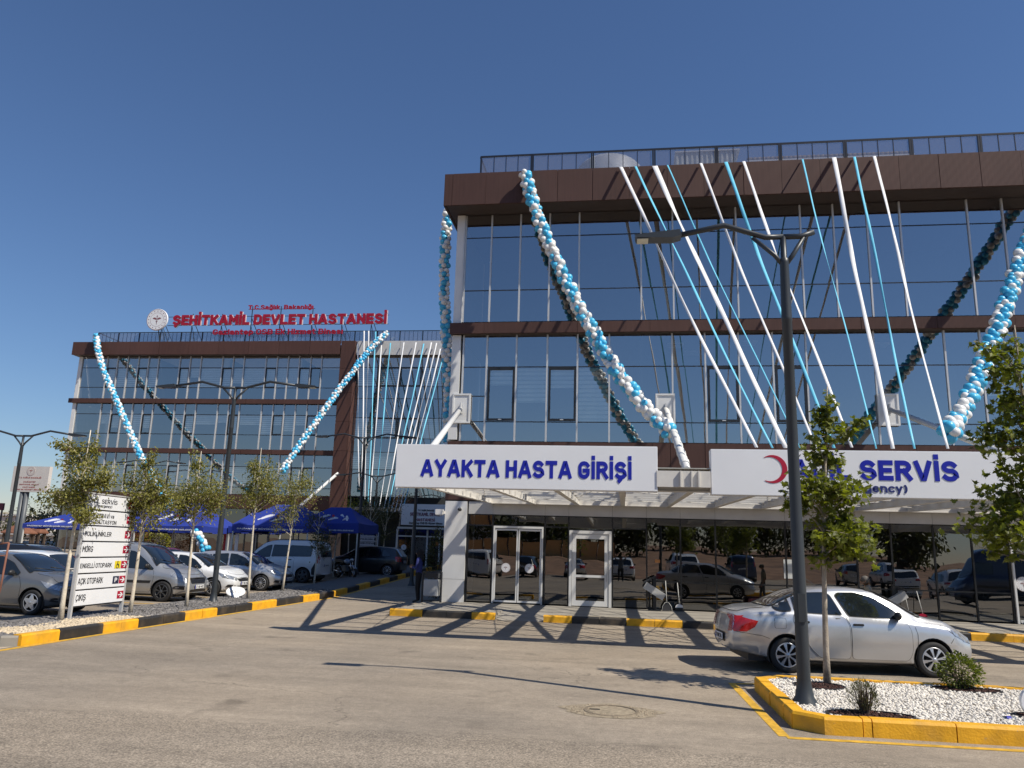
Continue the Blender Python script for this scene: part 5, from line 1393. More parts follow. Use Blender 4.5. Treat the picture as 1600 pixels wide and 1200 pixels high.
# ================================================================== direction board and other signs
def totem():
    a = atZ(107.5, 969, .11); b = atZ(188, 958, .11)
    L_ = (b - a).xy.length; rz = math.atan2(b.y - a.y, b.x - a.x)
    t = thing('direction_board', 'tall white direction board listing departments with red arrows', 'sign', (a.x, a.y, .11), rz, local=True)
    # height from the top corner
    Ht = atY(200, 779, b.y).z - .11
    for x in (0, L_): MB().box(x - .03, x + .03, -.04, .04, -.1, Ht).build('post', ALU, t, bevel=.005)
    n = 7; z1 = Ht - .02; ph_ = (z1 - .26) / n
    rows = ['', 'FİZİK TEDAVİ ve\nREHABİLİTASYON', 'POLİKLİNİKLER', 'MORG', 'ENGELLİ OTOPARK', 'AÇIK OTOPARK', 'ÇIKIŞ']
    for i in range(n):
        zt = z1 - i * ph_; zb_ = zt - ph_ + .03
        p = MB().box(.035, L_ - .035, -.035, .035, zb_, zt).build('panel', SIGNW, t, bevel=.006)
        MB().box(.04, L_ - .04, -.02, .02, zb_ - .028, zb_ - .002).build('gap_bar', PLAS, t)
        hh = zt - zb_; zc_ = (zt + zb_) / 2
        def put(s, x0, x1, z0, z1_): setp(letters(s, x0, x1, z0, z1_, -.036, .003, BLTXT, p, one=True, name='lettering', w=.15), kind='stuff')
        q_ = lambda f: f * L_
        cp = .30 * hh
        if i == 0:
            put('(Emergency)', q_(.17), q_(.50), zc_ - .33 * hh, zc_ - .12 * hh); put('ACİL SERVİS', q_(.05), q_(.60), zc_ - .02, zc_ + .34 * hh)
        elif i == 1:
            put('FİZİK TEDAVİ ve', q_(.04), q_(.57), zc_ + .02 * hh, zc_ + .42 * hh); put('REHABİLİTASYON', q_(.04), q_(.63), zc_ - .40 * hh, zc_ - .04 * hh)
        else:
            w = {2: .56, 3: .235, 4: .65, 5: .51, 6: .22}[i]; put(rows[i], q_(.04), q_(w), zc_ - (.26 if i > 4 else .17) * hh, zc_ + .24 * hh)
        x1 = L_ * .972; s = .125 * L_; sz = .27 * hh
        def sp(xa, xb, za, zb, y0, y1, mb): mb.box(x1 - s + s * xa, x1 - s + s * xb, y0, y1, zc_ + sz * za, zc_ + sz * zb)
        MB().box(x1 - s, x1, -.040, -.036, zc_ - sz, zc_ + sz).build('arrow_plate', REDL, p)
        ar = MB()
        if i == 0: sp(.42, .58, -.6, .6, -.044, -.041, ar); sp(.2, .8, -.13, .13, -.047, -.0445, ar)
        else:
            sp(.12, .62, -.13, .13, -.044, -.041, ar)
            X_ = lambda f: x1 - s + s * f
            ar.prism([(X_(.36), zc_ + sz * .68), (X_(.56), zc_ + sz * .68), (X_(.9), zc_), (X_(.56), zc_ - sz * .68), (X_(.36), zc_ - sz * .68), (X_(.66), zc_)], 'Y', -.0465, -.0445)
        setp(ar.build('arrow', SIGNW, p), kind='stuff')
        x2 = x1 - s * 1.08
        if i == 5:
            MB().box(x2 - s, x2, -.040, -.036, zc_ - sz, zc_ + sz).build('parking_plate', mat('plate_navy', (.02, .025, .06), .4), p)
            setp(letters('P', x2 - s * .72, x2 - s * .3, zc_ - sz * .6, zc_ + sz * .6, -.041, .003, SIGNW, p, one=True, name='lettering', caps=True, w=.22), kind='stuff')
        if i == 4:
            MB().box(x2 - s, x2, -.040, -.036, zc_ - sz, zc_ + sz).build('wheelchair_plate', mat('plate_yellow', (.75, .6, .02), .4), p)
            cx_ = x2 - s * .5; wv = MB().lathe([(.042, -.0435), (.058, -.0435), (.058, -.0405), (.042, -.0405), (.042, -.0435)], 16, 0, 'Y', (cx_ - .008, 0, zc_ - .03), False)
            wv.box(cx_ - .024, cx_ - .004, -.0475, -.0445, zc_ - .005, zc_ + .055); wv.box(cx_ - .003, cx_ + .045, -.0475, -.0445, zc_ - .014, zc_ + .004); wv.box(cx_ + .03, cx_ + .048, -.0475, -.0445, zc_ - .06, zc_ - .015)
            wv.lathe([(.001, -.0475), (.016, -.0475), (.016, -.0445)], 10, 0, 'Y', (cx_ - .014, 0, zc_ + .075), False); setp(wv.build('wheelchair_mark', BLTXT, p), kind='stuff')
    MB().box(-.03, L_ + .03, -.045, .045, Ht, Ht + .03).build('cap', ALU, t)
totem()
q = atZ(368, 935, .11)
pl = thing('round_plaque', 'round white plaque standing in grey gravel by the street lamp foot', 'plaque', (q.x, q.y, .1), rad(38))
pl.rotation_euler = (rad(-24), 0, rad(38))
def oval(mb, c, a, b, y0, y1, mi=0, n=32):
    mb.prism([(c[0] + a * math.cos(2 * math.pi * k / n), c[1] + b * math.sin(2 * math.pi * k / n)) for k in range(n)], 'Y', y0, y1, mi)
mb = MB(); oval(mb, (q.x, .33), .30, .17, q.y - .03, q.y + .03); mb.build('disc', SIGNW, pl)
v = []
mb = MB(); n = 32; vs = []
for k in range(n):
    a = 2 * math.pi * k / n; vs += [(q.x + .27 * math.cos(a), q.y - .034, .33 + .15 * math.sin(a)), (q.x + .28 * math.cos(a), q.y - .034, .33 + .157 * math.sin(a))]
mb.add(vs, [(2 * k, 2 * k + 1, (2 * k + 3) % (2 * n), (2 * k + 2) % (2 * n)) for k in range(n)]).build('rim_line', BLTXT, pl)
letters('YEŞİLE SAYGI', q.x - .18, q.x + .18, .35, .41, q.y - .031, .003, BLTXT, pl, .0, one=True, name='lettering') if False else None
for k, (z, w) in enumerate(((.37, .15), (.33, .2), (.29, .17))):
    mb = MB(); x = -w
    while x < w: l_ = random.uniform(.015, .05); mb.box(q.x + x, q.x + x + l_, q.y - .034, q.y - .031, z - .007, z + .008); x += l_ + .014
    mb.build('script_line', BLTXT, pl)
MB().box(q.x - .1, q.x + .1, q.y - .025, q.y + .025, .08, .2).build('foot', SIGNW, pl)
q = atZ(1603, 1126, .12)
pl2 = thing('round_plaque', 'white round plaque cut by the right edge in the island gravel', 'plaque', (q.x, q.y, .12))
mb = MB(); oval(mb, (q.x + .12, .33), .16, .18, q.y - .03, q.y + .03); mb.build('disc', SIGNW, pl2); MB().box(q.x + .05, q.x + .18, q.y - .02, q.y + .02, .1, .18).build('foot', SIGNW, pl2)
q = atZ(1580, 1130, .12)
bt = thing('water_bottle', 'small crushed clear plastic bottle with blue label on the white gravel', 'bottle', (q.x, q.y, .14))
MB().lathe([(.001, -.09), (.03, -.088), (.032, .02), (.028, .05), (.012, .08), (.012, .1), (.001, .1)], 12, 0, 'X', (q.x, q.y, .165)).build('body', glass_mat('bottle_plastic', .2, (.8, .85, .9), (.85, .9, .95)), bt)
MB().lathe([(.033, -.05), (.033, .0)], 12, 0, 'X', (q.x, q.y, .165)).build('bottle_label', BLUE, bt)
# billboard far left
bb = thing('billboard', 'large white hospital billboard on two grey posts at the left', 'billboard', atY(40, 850, 40) * 1)
Yb = 40
bz = lambda x, y: atY(x, y, Yb)
p0 = bz(18, 768); p1 = bz(72, 729)
MB().box(p0.x - .1, p1.x + .25, Yb, Yb + .25, p0.z, p1.z).build('panel', mat('billboard_white', (.62, .58, .54), .6, var=.04), bb)
for px in (31, 38): MB().tube([(bz(px + 1, 770).x, Yb + .15, p0.z), (bz(px + 1, 770).x, Yb + .15, .3)], .13, 10).build('post', POLEL, bb)
INKR = mat('ink_red', (.35, .12, .10), .6)
cxm = (p0.x + p1.x + .15) / 2
emblem((cxm, Yb - .002, bz(47, 736).z), .26, bb, INKR, body=MATS['billboard_white'], thick=.01)
for s, y0_, y1_, w in (('T.C. SAĞLIK BAKANLIĞI', 747.5, 744.5, .9), ('GAZİANTEP', 754, 751.2, .5), ('ŞEHİTKAMİL DEVLET', 758.6, 755.8, .8), ('HASTANESİ', 762.2, 759.6, .5), ('OSB EK HİZMET BİNASI', 766, 763.4, 1.05)):
    letters(s, cxm - w * .78, cxm + w * .78, bz(45, y0_).z, bz(45, y1_).z, Yb - .001, .004, INKR, bb, .015, one=True, name='lettering')
# info board near the far entrance
ib = thing('information_board', 'bluish white information board behind the shaded trees', 'sign', atY(575, 880, 41))
bz = lambda x, y: atY(x, y, 41)
A_, B_ = bz(560, 866), bz(592, 832)
MB().box(A_.x, B_.x, 41, 41.06, A_.z, B_.z).build('panel', SIGNW, ib)
for k in range(5):
    z = B_.z - (k + .5) * (B_.z - A_.z) / 5
    MB().box(B_.x - .22, B_.x - .06, 40.985, 40.998, z - .09, z + .07).build('arrow_plate', BLTXT, ib)
    MB().box(A_.x + .02, B_.x - .02, 40.99, 40.999, z - .15, z - .135).build('row_line', BLTXT, ib)
for s, k in (('ACİL SERVİS', 0), ('POLİKLİNİKLER', 1), ('AÇIK OTOPARK', 2), ('ÇIKIŞ', 3)):
    z = B_.z - (k + .5) * (B_.z - A_.z) / 5
    letters(s, A_.x + .06, A_.x + .06 + .07 * len(s), z - .06, z + .05, 40.998, .004, BLTXT, ib, .01, one=True, name='lettering')
for x in (A_.x - .03, B_.x + .03): MB().box(x - .03, x + .03, 40.99, 41.07, gz(41), B_.z).build('post', POLE, ib)
# ================================================================== vehicles
def hermite(ctrl):
    xs = [c[0] for c in ctrl]; ys = [c[1] for c in ctrl]; n = len(xs)
    d = [(ys[i + 1] - ys[i]) / (xs[i + 1] - xs[i]) for i in range(n - 1)]
    m = [d[0]] + [0 if d[i - 1] * d[i] <= 0 else 2 * d[i - 1] * d[i] / (d[i - 1] + d[i]) for i in range(1, n - 1)] + [d[-1]]
    def f(x):
        if x <= xs[0]: return ys[0]
        if x >= xs[-1]: return ys[-1]
        i = 0
        while x > xs[i + 1]: i += 1
        h = xs[i + 1] - xs[i]; t = (x - xs[i]) / h
        return (2 * t ** 3 - 3 * t * t + 1) * ys[i] + (t ** 3 - 2 * t * t + t) * h * m[i] + (-2 * t ** 3 + 3 * t * t) * ys[i + 1] + (t ** 3 - t * t) * h * m[i + 1]
    return f
def sstep(a, b, x):
    t = min(1, max(0, (x - a) / (b - a))); return t * t * (3 - 2 * t)
def densify(poly, res):
    out = []
    for i, a in enumerate(poly):
        b = poly[(i + 1) % len(poly)]; L_ = math.dist(a, b); k = max(1, int(L_ / res))
        for j in range(k): out.append((a[0] + (b[0] - a[0]) * j / k, a[1] + (b[1] - a[1]) * j / k))
    return out
def roundpoly(poly, r, n=4):
    out = []
    N_ = len(poly)
    for i in range(N_):
        p = Vector(poly[i]); a = Vector(poly[i - 1]); b = Vector(poly[(i + 1) % N_])
        da = (a - p); db = (b - p); ra = min(r, da.length * .45, db.length * .45)
        s_ = p + da.normalized() * ra; e = p + db.normalized() * ra
        for k in range(n + 1):
            t = k / n; q = s_ * (1 - t) ** 2 + p * 2 * t * (1 - t) + e * t * t; out.append((q.x, q.y))
    return out
def patch(mb, bvh, poly, plane, sgn=1, off=.004, res=.07, mi=0, sm=True):
    """sheet laid on the body: the outline is seen from the side, top, front or rear"""
    bd = densify(poly, res); n = len(bd)
    xs = [p[0] for p in bd]; ys = [p[1] for p in bd]
    pts = [Vector(p) for p in bd]
    def inside(x, y):
        c = False
        for i in range(n):
            x1, y1 = bd[i]; x2, y2 = bd[i - 1]
            if (y1 > y) != (y2 > y) and x < (x2 - x1) * (y - y1) / (y2 - y1) + x1: c = not c
        return c
    gx = min(xs) + res / 2
    while gx < max(xs):
        gy = min(ys) + res / 2
        while gy < max(ys):
            if inside(gx, gy) and min((Vector((gx, gy)) - q).length for q in pts) > res * .45: pts.append(Vector((gx, gy)))
            gy += res
        gx += res
    vv, ee, ff, *_ = delaunay_2d_cdt(pts, [], [list(range(n))], 1, 1e-6)
    D = {'side': (Vector((0, -sgn, 0)), lambda p: Vector((p[0], sgn * 3, p[1]))), 'top': (Vector((0, 0, -1)), lambda p: Vector((p[0], p[1], 4))),
         'front': (Vector((-1, 0, 0)), lambda p: Vector((6, p[0], p[1]))), 'rear': (Vector((1, 0, 0)), lambda p: Vector((-6, p[0], p[1])))}[plane]
    out = []
    for p in vv:
        o = D[1](p); h = bvh.ray_cast(o, D[0])
        if h[0] is None:
            h = bvh.find_nearest(o + D[0] * 2.3)
        nr = h[1]
        if nr.dot(D[0]) > 0: nr = -nr
        out.append(h[0] + nr * off)
    fs = []
    for f in ff:
        a, b, c = [out[i] for i in f[:3]]
        if (b - a).cross(c - a).dot(D[0]) > 0: f = list(reversed(f))
        fs.append(list(f))
    mb.add(out, fs, mi, sm)
def scale_poly(poly, d):
    cx = sum(p[0] for p in poly) / len(poly); cy = sum(p[1] for p in poly) / len(poly)
    out = []
    for p in poly:
        v = Vector((p[0] - cx, p[1] - cy)); L_ = v.length; out.append((cx + v.x * (L_ + d) / L_, cy + v.y * (L_ + d) / L_))
    return out
def wheel(parent, x, y, r, sgn, style, rimm, w=.19):
    ym = y
    def yy(d): return ym + sgn * d
    g = thing_child('wheel', parent)
    ty = MB().lathe([(r * .66, yy(-w / 2)), (r * .93, yy(-w / 2)), (r * .985, yy(-w / 2 + .02)), (r, yy(-w / 2 + .05)), (r, yy(w / 2 - .05)), (r * .985, yy(w / 2 - .02)), (r * .93, yy(w / 2)), (r * .80, yy(w / 2 + .004)), (r * .68, yy(w / 2 - .006))], 36, 0, 'Y', (x, 0, r))
    o = ty.build('wheel', RUB, parent)
    rm = MB(); R = r * .70
    rm.lathe([(R, yy(w / 2 - .012)), (R * .97, yy(w / 2)), (R * .90, yy(w / 2 - .006)), (R * .88, yy(w / 2 - .05)), (R * .3, yy(w / 2 - .09)), (.001, yy(w / 2 - .09))], 36, 1, 'Y', (x, 0, r))
    rm.lathe([(R, yy(w / 2 - .012)), (R * .97, yy(w / 2 + .002)), (R * .90, yy(w / 2 - .003))], 36, 0, 'Y', (x, 0, r))
    n = {'cap7': 8, 'five': 5, 'seven': 7, 'steel': 12, 'ten': 10}[style]
    for k in range(n):
        a = 2 * math.pi * k / n + .2; wd = {'cap7': .42, 'five': .42, 'seven': .20, 'steel': .22, 'ten': .2}[style] * (2 * math.pi / n) / .9
        vs = []
        for rr, ww, dy in ((R * .16, .9 / 1, .012), (R * .30, wd * .85, .010), (R * .62, wd * .75, .004), (R * .92, wd * (.9 if style != 'five' else .35), -.004)):
            for s_ in (-1, 1):
                h = min(rr * ww * .5, R * .2) * s_ if style != 'five' else (R * .30 * (1 - rr / R) + .02) * s_
                vs.append((x + rr * math.cos(a) - h * math.sin(a), yy(w / 2 + dy), r + rr * math.sin(a) + h * math.cos(a)))
        for s_ in (-1, 1):
            pass
        b = [(v[0], v[1] - sgn * .03, v[2]) for v in vs]
        allv = vs + b; m_ = len(vs); fs = []
        for j in range(3): fs.append((2 * j, 2 * j + 1, 2 * j + 3, 2 * j + 2)); fs.append((m_ + 2 * j, m_ + 2 * j + 2, m_ + 2 * j + 3, m_ + 2 * j + 1)); fs.append((2 * j, 2 * j + 2, m_ + 2 * j + 2, m_ + 2 * j)); fs.append((2 * j + 1, m_ + 2 * j + 1, m_ + 2 * j + 3, 2 * j + 3))
        rm.add(allv, fs, 0)
    rm.lathe([(.001, yy(w / 2 + .018)), (R * .15, yy(w / 2 + .016)), (R * .2, yy(w / 2 + .004))], 18, 0, 'Y', (x, 0, r))
    ro = rm.build('rim', [rimm, PLAS], o)
    return o
def thing_child(n, p): return None
PLATES = ['27 AB 482', '27 GK 915', '27 ZT 306', '27 HN 774', '27 RD 150', '27 LM 638']
def car(name, label, cat, loc, rz, S, paint, group=None):
    """S: proportions; x runs from the tail (0) to the nose (L)"""
    L_, W, wb = S['L'], S['W'], S['wb']; xr, xf = S['xr'], S['xr'] + wb; R = S.get('R', .305)
    t = thing(name, label, cat, loc, rz, group, local=True)
    top, belt, plan, roofw, bot = [hermite(S[k]) for k in ('top', 'belt', 'plan', 'roofw', 'bot')]
    H0 = L_ / 2
    nst = 70; xs = []
    for i in range(nst + 1):
        f = i / nst; xs.append(L_ * (f - .5 * math.sin(2 * math.pi * f) / math.pi * .55))
    V = []; rows = []
    nose, tail = S.get('nose', .22), S.get('tail', .16)
    for x in xs:
        zt, zb, w, wr = top(x), bot(x), plan(x) * W / 2, roofw(x) * W / 2
        zl = min(belt(x), zt - .045); h = zt - zl; cr = min(.075, h * .45)
        ze = zt - cr
        wr = min(wr, w * .93)
        half = [(0, zb), (w * .80, zb), (w * .94, zb + .035), (w * .985, zb + .30 * (zl - zb)), (w * 1.0, zb + .58 * (zl - zb)), (w * .992, zb + .80 * (zl - zb)), (w * .975, zb + .93 * (zl - zb)), (w * .945, zl),
                (w * .93 + (wr - w * .93) * .22, zl + (ze - zl) * .25), (w * .93 + (wr - w * .93) * .62, zl + (ze - zl) * .66), (wr, ze), (wr * .93, zt - cr * .42), (wr * .72, zt - cr * .12), (wr * .36, zt - cr * .02), (0, zt)]
        row = []
        for y, z in half:
            dx = 0
            ff = sstep(L_ - .55, L_, x); dx -= ff * nose * max(0, (z - .50) / .45) ** 1.4; dx -= ff * .10 * max(0, (.38 - z) / .2)
            dx -= ff * .16 * (abs(y) / (W / 2)) ** 2.5
            fr_ = 1 - sstep(0, .5, x); dx += fr_ * tail * max(0, (z - S.get('tz', .62)) / .4) ** 1.2 + fr_ * .10 * (abs(y) / (W / 2)) ** 2.5; dx += fr_ * .22 * max(0, (.42 - z) / .25) * S.get('tailunder', .5)
            row.append(Vector((x + dx - H0, y, z)))
        rows.append(row)
    n = len(rows[0]); mb = MB(); idx = {}
    for i, row in enumerate(rows):
        for j, p in enumerate(row):
            idx[(i, j, 1)] = len(mb.v); mb.v.append(tuple(p))
            if 0 < j < n - 1: idx[(i, j, -1)] = len(mb.v); mb.v.append((p.x, -p.y, p.z))
            else: idx[(i, j, -1)] = idx[(i, j, 1)]
    for i in range(nst):
        for j in range(n - 1):
            mb.f.append([idx[(i, j, 1)], idx[(i + 1, j, 1)], idx[(i + 1, j + 1, 1)], idx[(i, j + 1, 1)]]); mb.mi.append(0); mb.sm.append(True)
            mb.f.append([idx[(i, j, -1)], idx[(i, j + 1, -1)], idx[(i + 1, j + 1, -1)], idx[(i + 1, j, -1)]]); mb.mi.append(0); mb.sm.append(True)
    for i, s_ in ((0, -1), (nst, 1)):   # closed ends with a slight bulge
        prev = None
        for j in range(n):
            p = rows[i][j]; cols = []
            for f in (1, .66, .33, 0, -.33, -.66, -1):
                if abs(f) == 1 or j in (0, n - 1): cols.append(idx[(i, j, 1 if f > 0 else -1)])
                else: mb.v.append((p.x + s_ * .035 * (1 - f * f), p.y * f, p.z)); cols.append(len(mb.v) - 1)
            if prev:
                for k in range(6):
                    q = [prev[k], prev[k + 1], cols[k + 1], cols[k]]
                    q2 = []
                    for u in q:
                        if u not in q2: q2.append(u)
                    if len(q2) > 2: mb.f.append(q2 if s_ > 0 else q2[::-1]); mb.mi.append(0); mb.sm.append(True)
            prev = cols
    bme = mb.mesh('body', paint)
    bmm = bmesh.new(); bmm.from_mesh(bme); bmesh.ops.remove_doubles(bmm, verts=bmm.verts, dist=1e-5); bmesh.ops.recalc_face_normals(bmm, faces=bmm.faces)
    bvh = BVHTree.FromBMesh(bmm)
    bmm.to_mesh(bme); bmm.free()
    body = bpy.data.objects.new('body', bme); C.objects.link(body); body.parent = t
    bmc = bmesh.new(); bmc.from_mesh(bme)
    liner = MB(); rr = R + S.get('arch', .05); NP = 28
    for x in (xr - H0, xf - H0):
        zc = R + .012
        for k in range(NP):   # score the arch outline into the sheet, one chord at a time
            a_ = 2 * math.pi * (k + .5) / NP; nx, nz = math.cos(a_), math.sin(a_); ap = rr * math.cos(math.pi / NP)
            fs = [f for f in bmc.faces if math.hypot(f.calc_center_median().x - x, f.calc_center_median().z - zc) < rr + .12 and abs(f.calc_center_median().y) > W / 2 - .34]
            gm = list({e for f in fs for e in f.edges}) + list({v for f in fs for v in f.verts}) + fs
            bmesh.ops.bisect_plane(bmc, geom=gm, plane_co=(x + nx * ap, 0, zc + nz * ap), plane_no=(nx, 0, nz), dist=1e-5)
        dead = [f for f in bmc.faces if abs(f.calc_center_median().y) > W / 2 - .34 and max((f.calc_center_median().x - x) * math.cos(2 * math.pi * (k + .5) / NP) + (f.calc_center_median().z - zc) * math.sin(2 * math.pi * (k + .5) / NP) for k in range(NP)) < rr * math.cos(math.pi / NP) + 1e-5]
        bmesh.ops.delete(bmc, geom=dead, context='FACES')
        for s_ in (-1, 1):
            pr = [(rr - .004, s_ * (W / 2 - .36)), (rr - .004, s_ * (W / 2 - .055)), (rr - .022, s_ * (W / 2 - .055))]
            liner.lathe(pr, 40, 0, 'Y', (x, 0, zc)); liner.lathe([(0.0, s_ * (W / 2 - .36)), (rr, s_ * (W / 2 - .36))], 40, 0, 'Y', (x, 0, zc), False)
    bmc.to_mesh(bme); bmc.free()
    for p_ in bme.polygons: p_.use_smooth = True
    # liners are kept above the sills
    liner.v = [(v[0], v[1], max(v[2], .16)) for v in liner.v]
    liner.build('wheel_arch', PLAS, t)
    sh = lambda poly: [(p[0] - H0, p[1]) for p in poly]
    def part(nm, specs, m, par=None, off=.004, res=.07):
        q = MB()
        for plane, poly, sg in specs: patch(q, bvh, sh(poly) if plane in ('side', 'top') else poly, plane, sg, off, res)
        return q.build(nm, m, par or t)
    for s_ in (-1, 1):
        for d in S.get('doors', []):
            dp = roundpoly(d['poly'], .07)
            sm_ = part('door_seam', [('side', scale_poly(dp, .007), s_)], PLAS, None, .0025)
            dd = part('door', [('side', dp, s_)], paint, None, .006)
            sm_.parent = dd
            hx, hz = d['h']
            h = bvh.ray_cast(Vector((hx - H0, s_ * 3, hz)), Vector((0, -s_, 0)))[0]
            if h: MB().box(h.x - .09, h.x + .09, min(h.y, h.y + s_ * .03), max(h.y, h.y + s_ * .03), hz - .017, hz + .02).build('handle', S.get('hm', PLAS), dd, bevel=.008)
        for w_ in S['windows']:
            wp = roundpoly(w_, .045)
            sm_ = part('window_rubber', [('side', scale_poly(wp, .016), s_)], PLAS, None, .008, .055)
            wo = part('window', [('side', wp, s_)], CARGL, None, .013, .055); sm_.parent = wo
        for k in ('tail_side', 'strip'):
            pass
        for sm in S.get('seams', []):
            q = MB()
            for (ax_, az_), (bx_, bz_) in zip(sm[:-1], sm[1:]):
                d_ = Vector((bx_ - ax_, bz_ - az_)).normalized() * .0035; patch(q, bvh, sh([(ax_ - d_.y, az_ + d_.x), (ax_ + d_.y, az_ - d_.x), (bx_ + d_.y, bz_ - d_.x), (bx_ - d_.y, bz_ + d_.x)]), 'side', s_, .004, .08)
            q.build('panel_gap', PLAS, t)
        if 'strip' in S: part('side_strip', [('side', S['strip'], s_)], PLAS, None, .012)
        if 'skirt' in S: part('side_skirt', [('side', S['skirt'], s_)], S.get('skirtm', PLAS), None, .012)
        if 'cap' in S and s_ < 0: 
            fc = roundpoly(S['cap'], .03); q = part('filler_flap', [('side', fc, s_)], paint, None, .005); part('flap_seam', [('side', scale_poly(fc, .006), s_)], PLAS, q, .002)
        hp = [('side', S['head_side'], s_)]
        cl = lambda P, a, b: [(min(max(p[0], a), b), p[1]) for p in P]
        q = MB(); patch(q, bvh, sh(cl(S['head_side'], .1, L_ - .10)), 'side', s_, .007, .035)
        fpoly = [(s_ * min(p[0], W * .43), p[1]) for p in S['head_front']]; patch(q, bvh, fpoly, 'front', 1, .007, .035); q.build('headlight', HEADL, t)
        q = MB(); patch(q, bvh, sh(cl(S['tail_side'], .09, L_)), 'side', s_, .008, .035)
        fpoly = [(s_ * min(p[0], W * .43), p[1]) for p in S['tail_rear']]; patch(q, bvh, fpoly, 'rear', 1, .008, .035); q.build('tail_light', TAILL, t)
        # mirror
        mx, mz = S['mirror']; h = bvh.ray_cast(Vector((mx - H0, s_ * 3, mz)), Vector((0, -s_, 0)))[0] or Vector((mx - H0, s_ * W * .45, mz))
        MB().ball((h.x - .02, h.y + s_ * .10, mz + .03), .1, 0, 14, 10, (.55, 1.0, .72)).box(h.x - .04, h.x + .02, min(h.y - s_ * .03, h.y + s_ * .08), max(h.y - s_ * .03, h.y + s_ * .08), mz - .04, mz + .0).build('mirror', S.get('mm', PLAS), t)
    ws = roundpoly(S['screen'], .06); wsm = ws + [(x, -y) for x, y in reversed(ws)] if False else S['screen']
    full = lambda P: P + [(x, -y) for x, y in reversed(P)]
    q = part('windscreen', [('top', roundpoly(full(S['screen']), .05), 1)], CARGL, None, .014, .06)
    part('windscreen_rubber', [('top', scale_poly(roundpoly(full(S['screen']), .05), .018), 1)], PLAS, q, .008, .06)
    wx = S['screen'][-1][0] - H0
    if S.get('wipers', True):
        for y0, y1 in ((.55, .02), (.0, -.5)):
            a = bvh.ray_cast(Vector((wx - .03, y0, 4)), Vector((0, 0, -1)))[0]; b = bvh.ray_cast(Vector((wx - .18, y1, 4)), Vector((0, 0, -1)))[0]
            MB().tube([a + Vector((0, 0, .02)), b + Vector((0, 0, .025))], .008, 5).build('wiper', PLAS, t)
    if 'rearscreen' in S: 
        q = part('rear_window', [('top', roundpoly(full(S['rearscreen']), .05), 1)], CARGL, None, .014, .06)
        part('rear_window_rubber', [('top', scale_poly(roundpoly(full(S['rearscreen']), .05), .015), 1)], PLAS, q, .008, .06)
    if 'rearglass' in S:
        q = part('rear_window', [('rear', roundpoly(S['rearglass'] + [(-x, z) for x, z in reversed(S['rearglass'])], .05), 1)], CARGL, None, .016, .06)
    if 'bonnet' in S:
        bp = roundpoly(full(S['bonnet']), .08); q = part('bonnet', [('top', bp, 1)], S.get('bonm', paint), None, .006, .1); part('bonnet_seam', [('top', scale_poly(bp, .008), 1)], PLAS, q, .002, .1)
    if 'boot' in S:
        bp = roundpoly(full(S['boot']), .05); q = part('boot_lid', [('top', bp, 1)], paint, None, .008, .07); part('boot_seam', [('top', scale_poly(bp, .007), 1)], PLAS, q, .002, .1)
    for g in S.get('grilles', []): part('grille', [('front', roundpoly(g, .03), 1)], PLAS, None, .008, .06)
    for g in S.get('rearblack', []): part('bumper_insert', [('rear', roundpoly(g, .03), 1)], PLAS, None, .008, .06)
    if 'louvre' in S:
        g = S['louvre']; q = MB()
        for z in g[2]:
            patch(q, bvh, [(-g[0], z), (g[0], z), (g[0], z + .012), (-g[0], z + .012)], 'front', 1, .016, .08)
        q.build('grille_bar', CHROME, t)
    def plate(zc_, xs_, sgn):
        h = bvh.ray_cast(Vector((sgn * 6, 0.02, zc_)), Vector((-sgn, 0, 0)))[0]
        x = h.x + sgn * .02
        o = MB().box(min(x, x + sgn * .012), max(x, x + sgn * .012), -.26, .26, zc_ - .055, zc_ + .055).build('number_plate', SIGNW, t)
        txt = random.choice(PLATES)
        v, f = letters(txt, -.21, .23, zc_ - .035, zc_ + .035, 0, .002, None, None, one=True, w=.16, ret=True)
        vv = [(x + sgn * (.014 - p[1]), p[0] * sgn, p[2]) for p in v]
        MB().add(vv, f).build('plate_number', BLTXT, o)
        MB().box(min(x, x + sgn * .0135), max(x, x + sgn * .0135), (-.26 if sgn > 0 else .225), (-.225 if sgn > 0 else .26), zc_ - .053, zc_ + .053).build('plate_band', BLUE, o)
    plate(S['pf'], L_, 1); plate(S['pr'], 0, -1)
    # body shut line strips and trims
    for x in (xr - H0, xf - H0):
        for s_ in (-1, 1): wheel(t, x, s_ * (W / 2 - .125), R, s_, S.get('rim', 'cap7'), S.get('rimm', RIM))
    MB().box(-H0 + .35, H0 - .4, -W / 2 + .2, W / 2 - .2, .17, .32).build('underbody', PLAS, t)
    if S.get('rails'):
        for s_ in (-1, 1):
            a, b = S['rails']; pts = []
            for k in range(7):
                x = a + (b - a) * k / 6; h = bvh.ray_cast(Vector((x - H0, s_ * roofw(x) * W / 2 * .9, 4)), Vector((0, 0, -1)))[0]; pts.append(h + Vector((0, 0, .045 if 0 < k < 6 else -.005)))
            MB().tube(pts, .016, 6).build('roof_rail', PLAS, t)
    if S.get('plain_lower'):
        pass
    t.hide_render = False
    return t
def paintm(name, c, metal=.55, rough=.30):
    return mat(name, c, rough, metal, var=.04, scale=1.5, coat=.9)
SILVER = paintm('silver_paint', (.60, .61, .63), .62, .28); SILVER2 = paintm('silver_grey_paint', (.42, .43, .44)); GREYP = paintm('grey_paint', (.20, .205, .21)); WHITEP = paintm('white_car_paint', (.72, .73, .74), 0, .3)
REDP = paintm('dark_red_paint', (.18, .01, .015), .3); BLACKP = paintm('black_paint', (.018, .02, .024), .2); BLUEP = paintm('dark_blue_paint', (.03, .05, .11), .3)

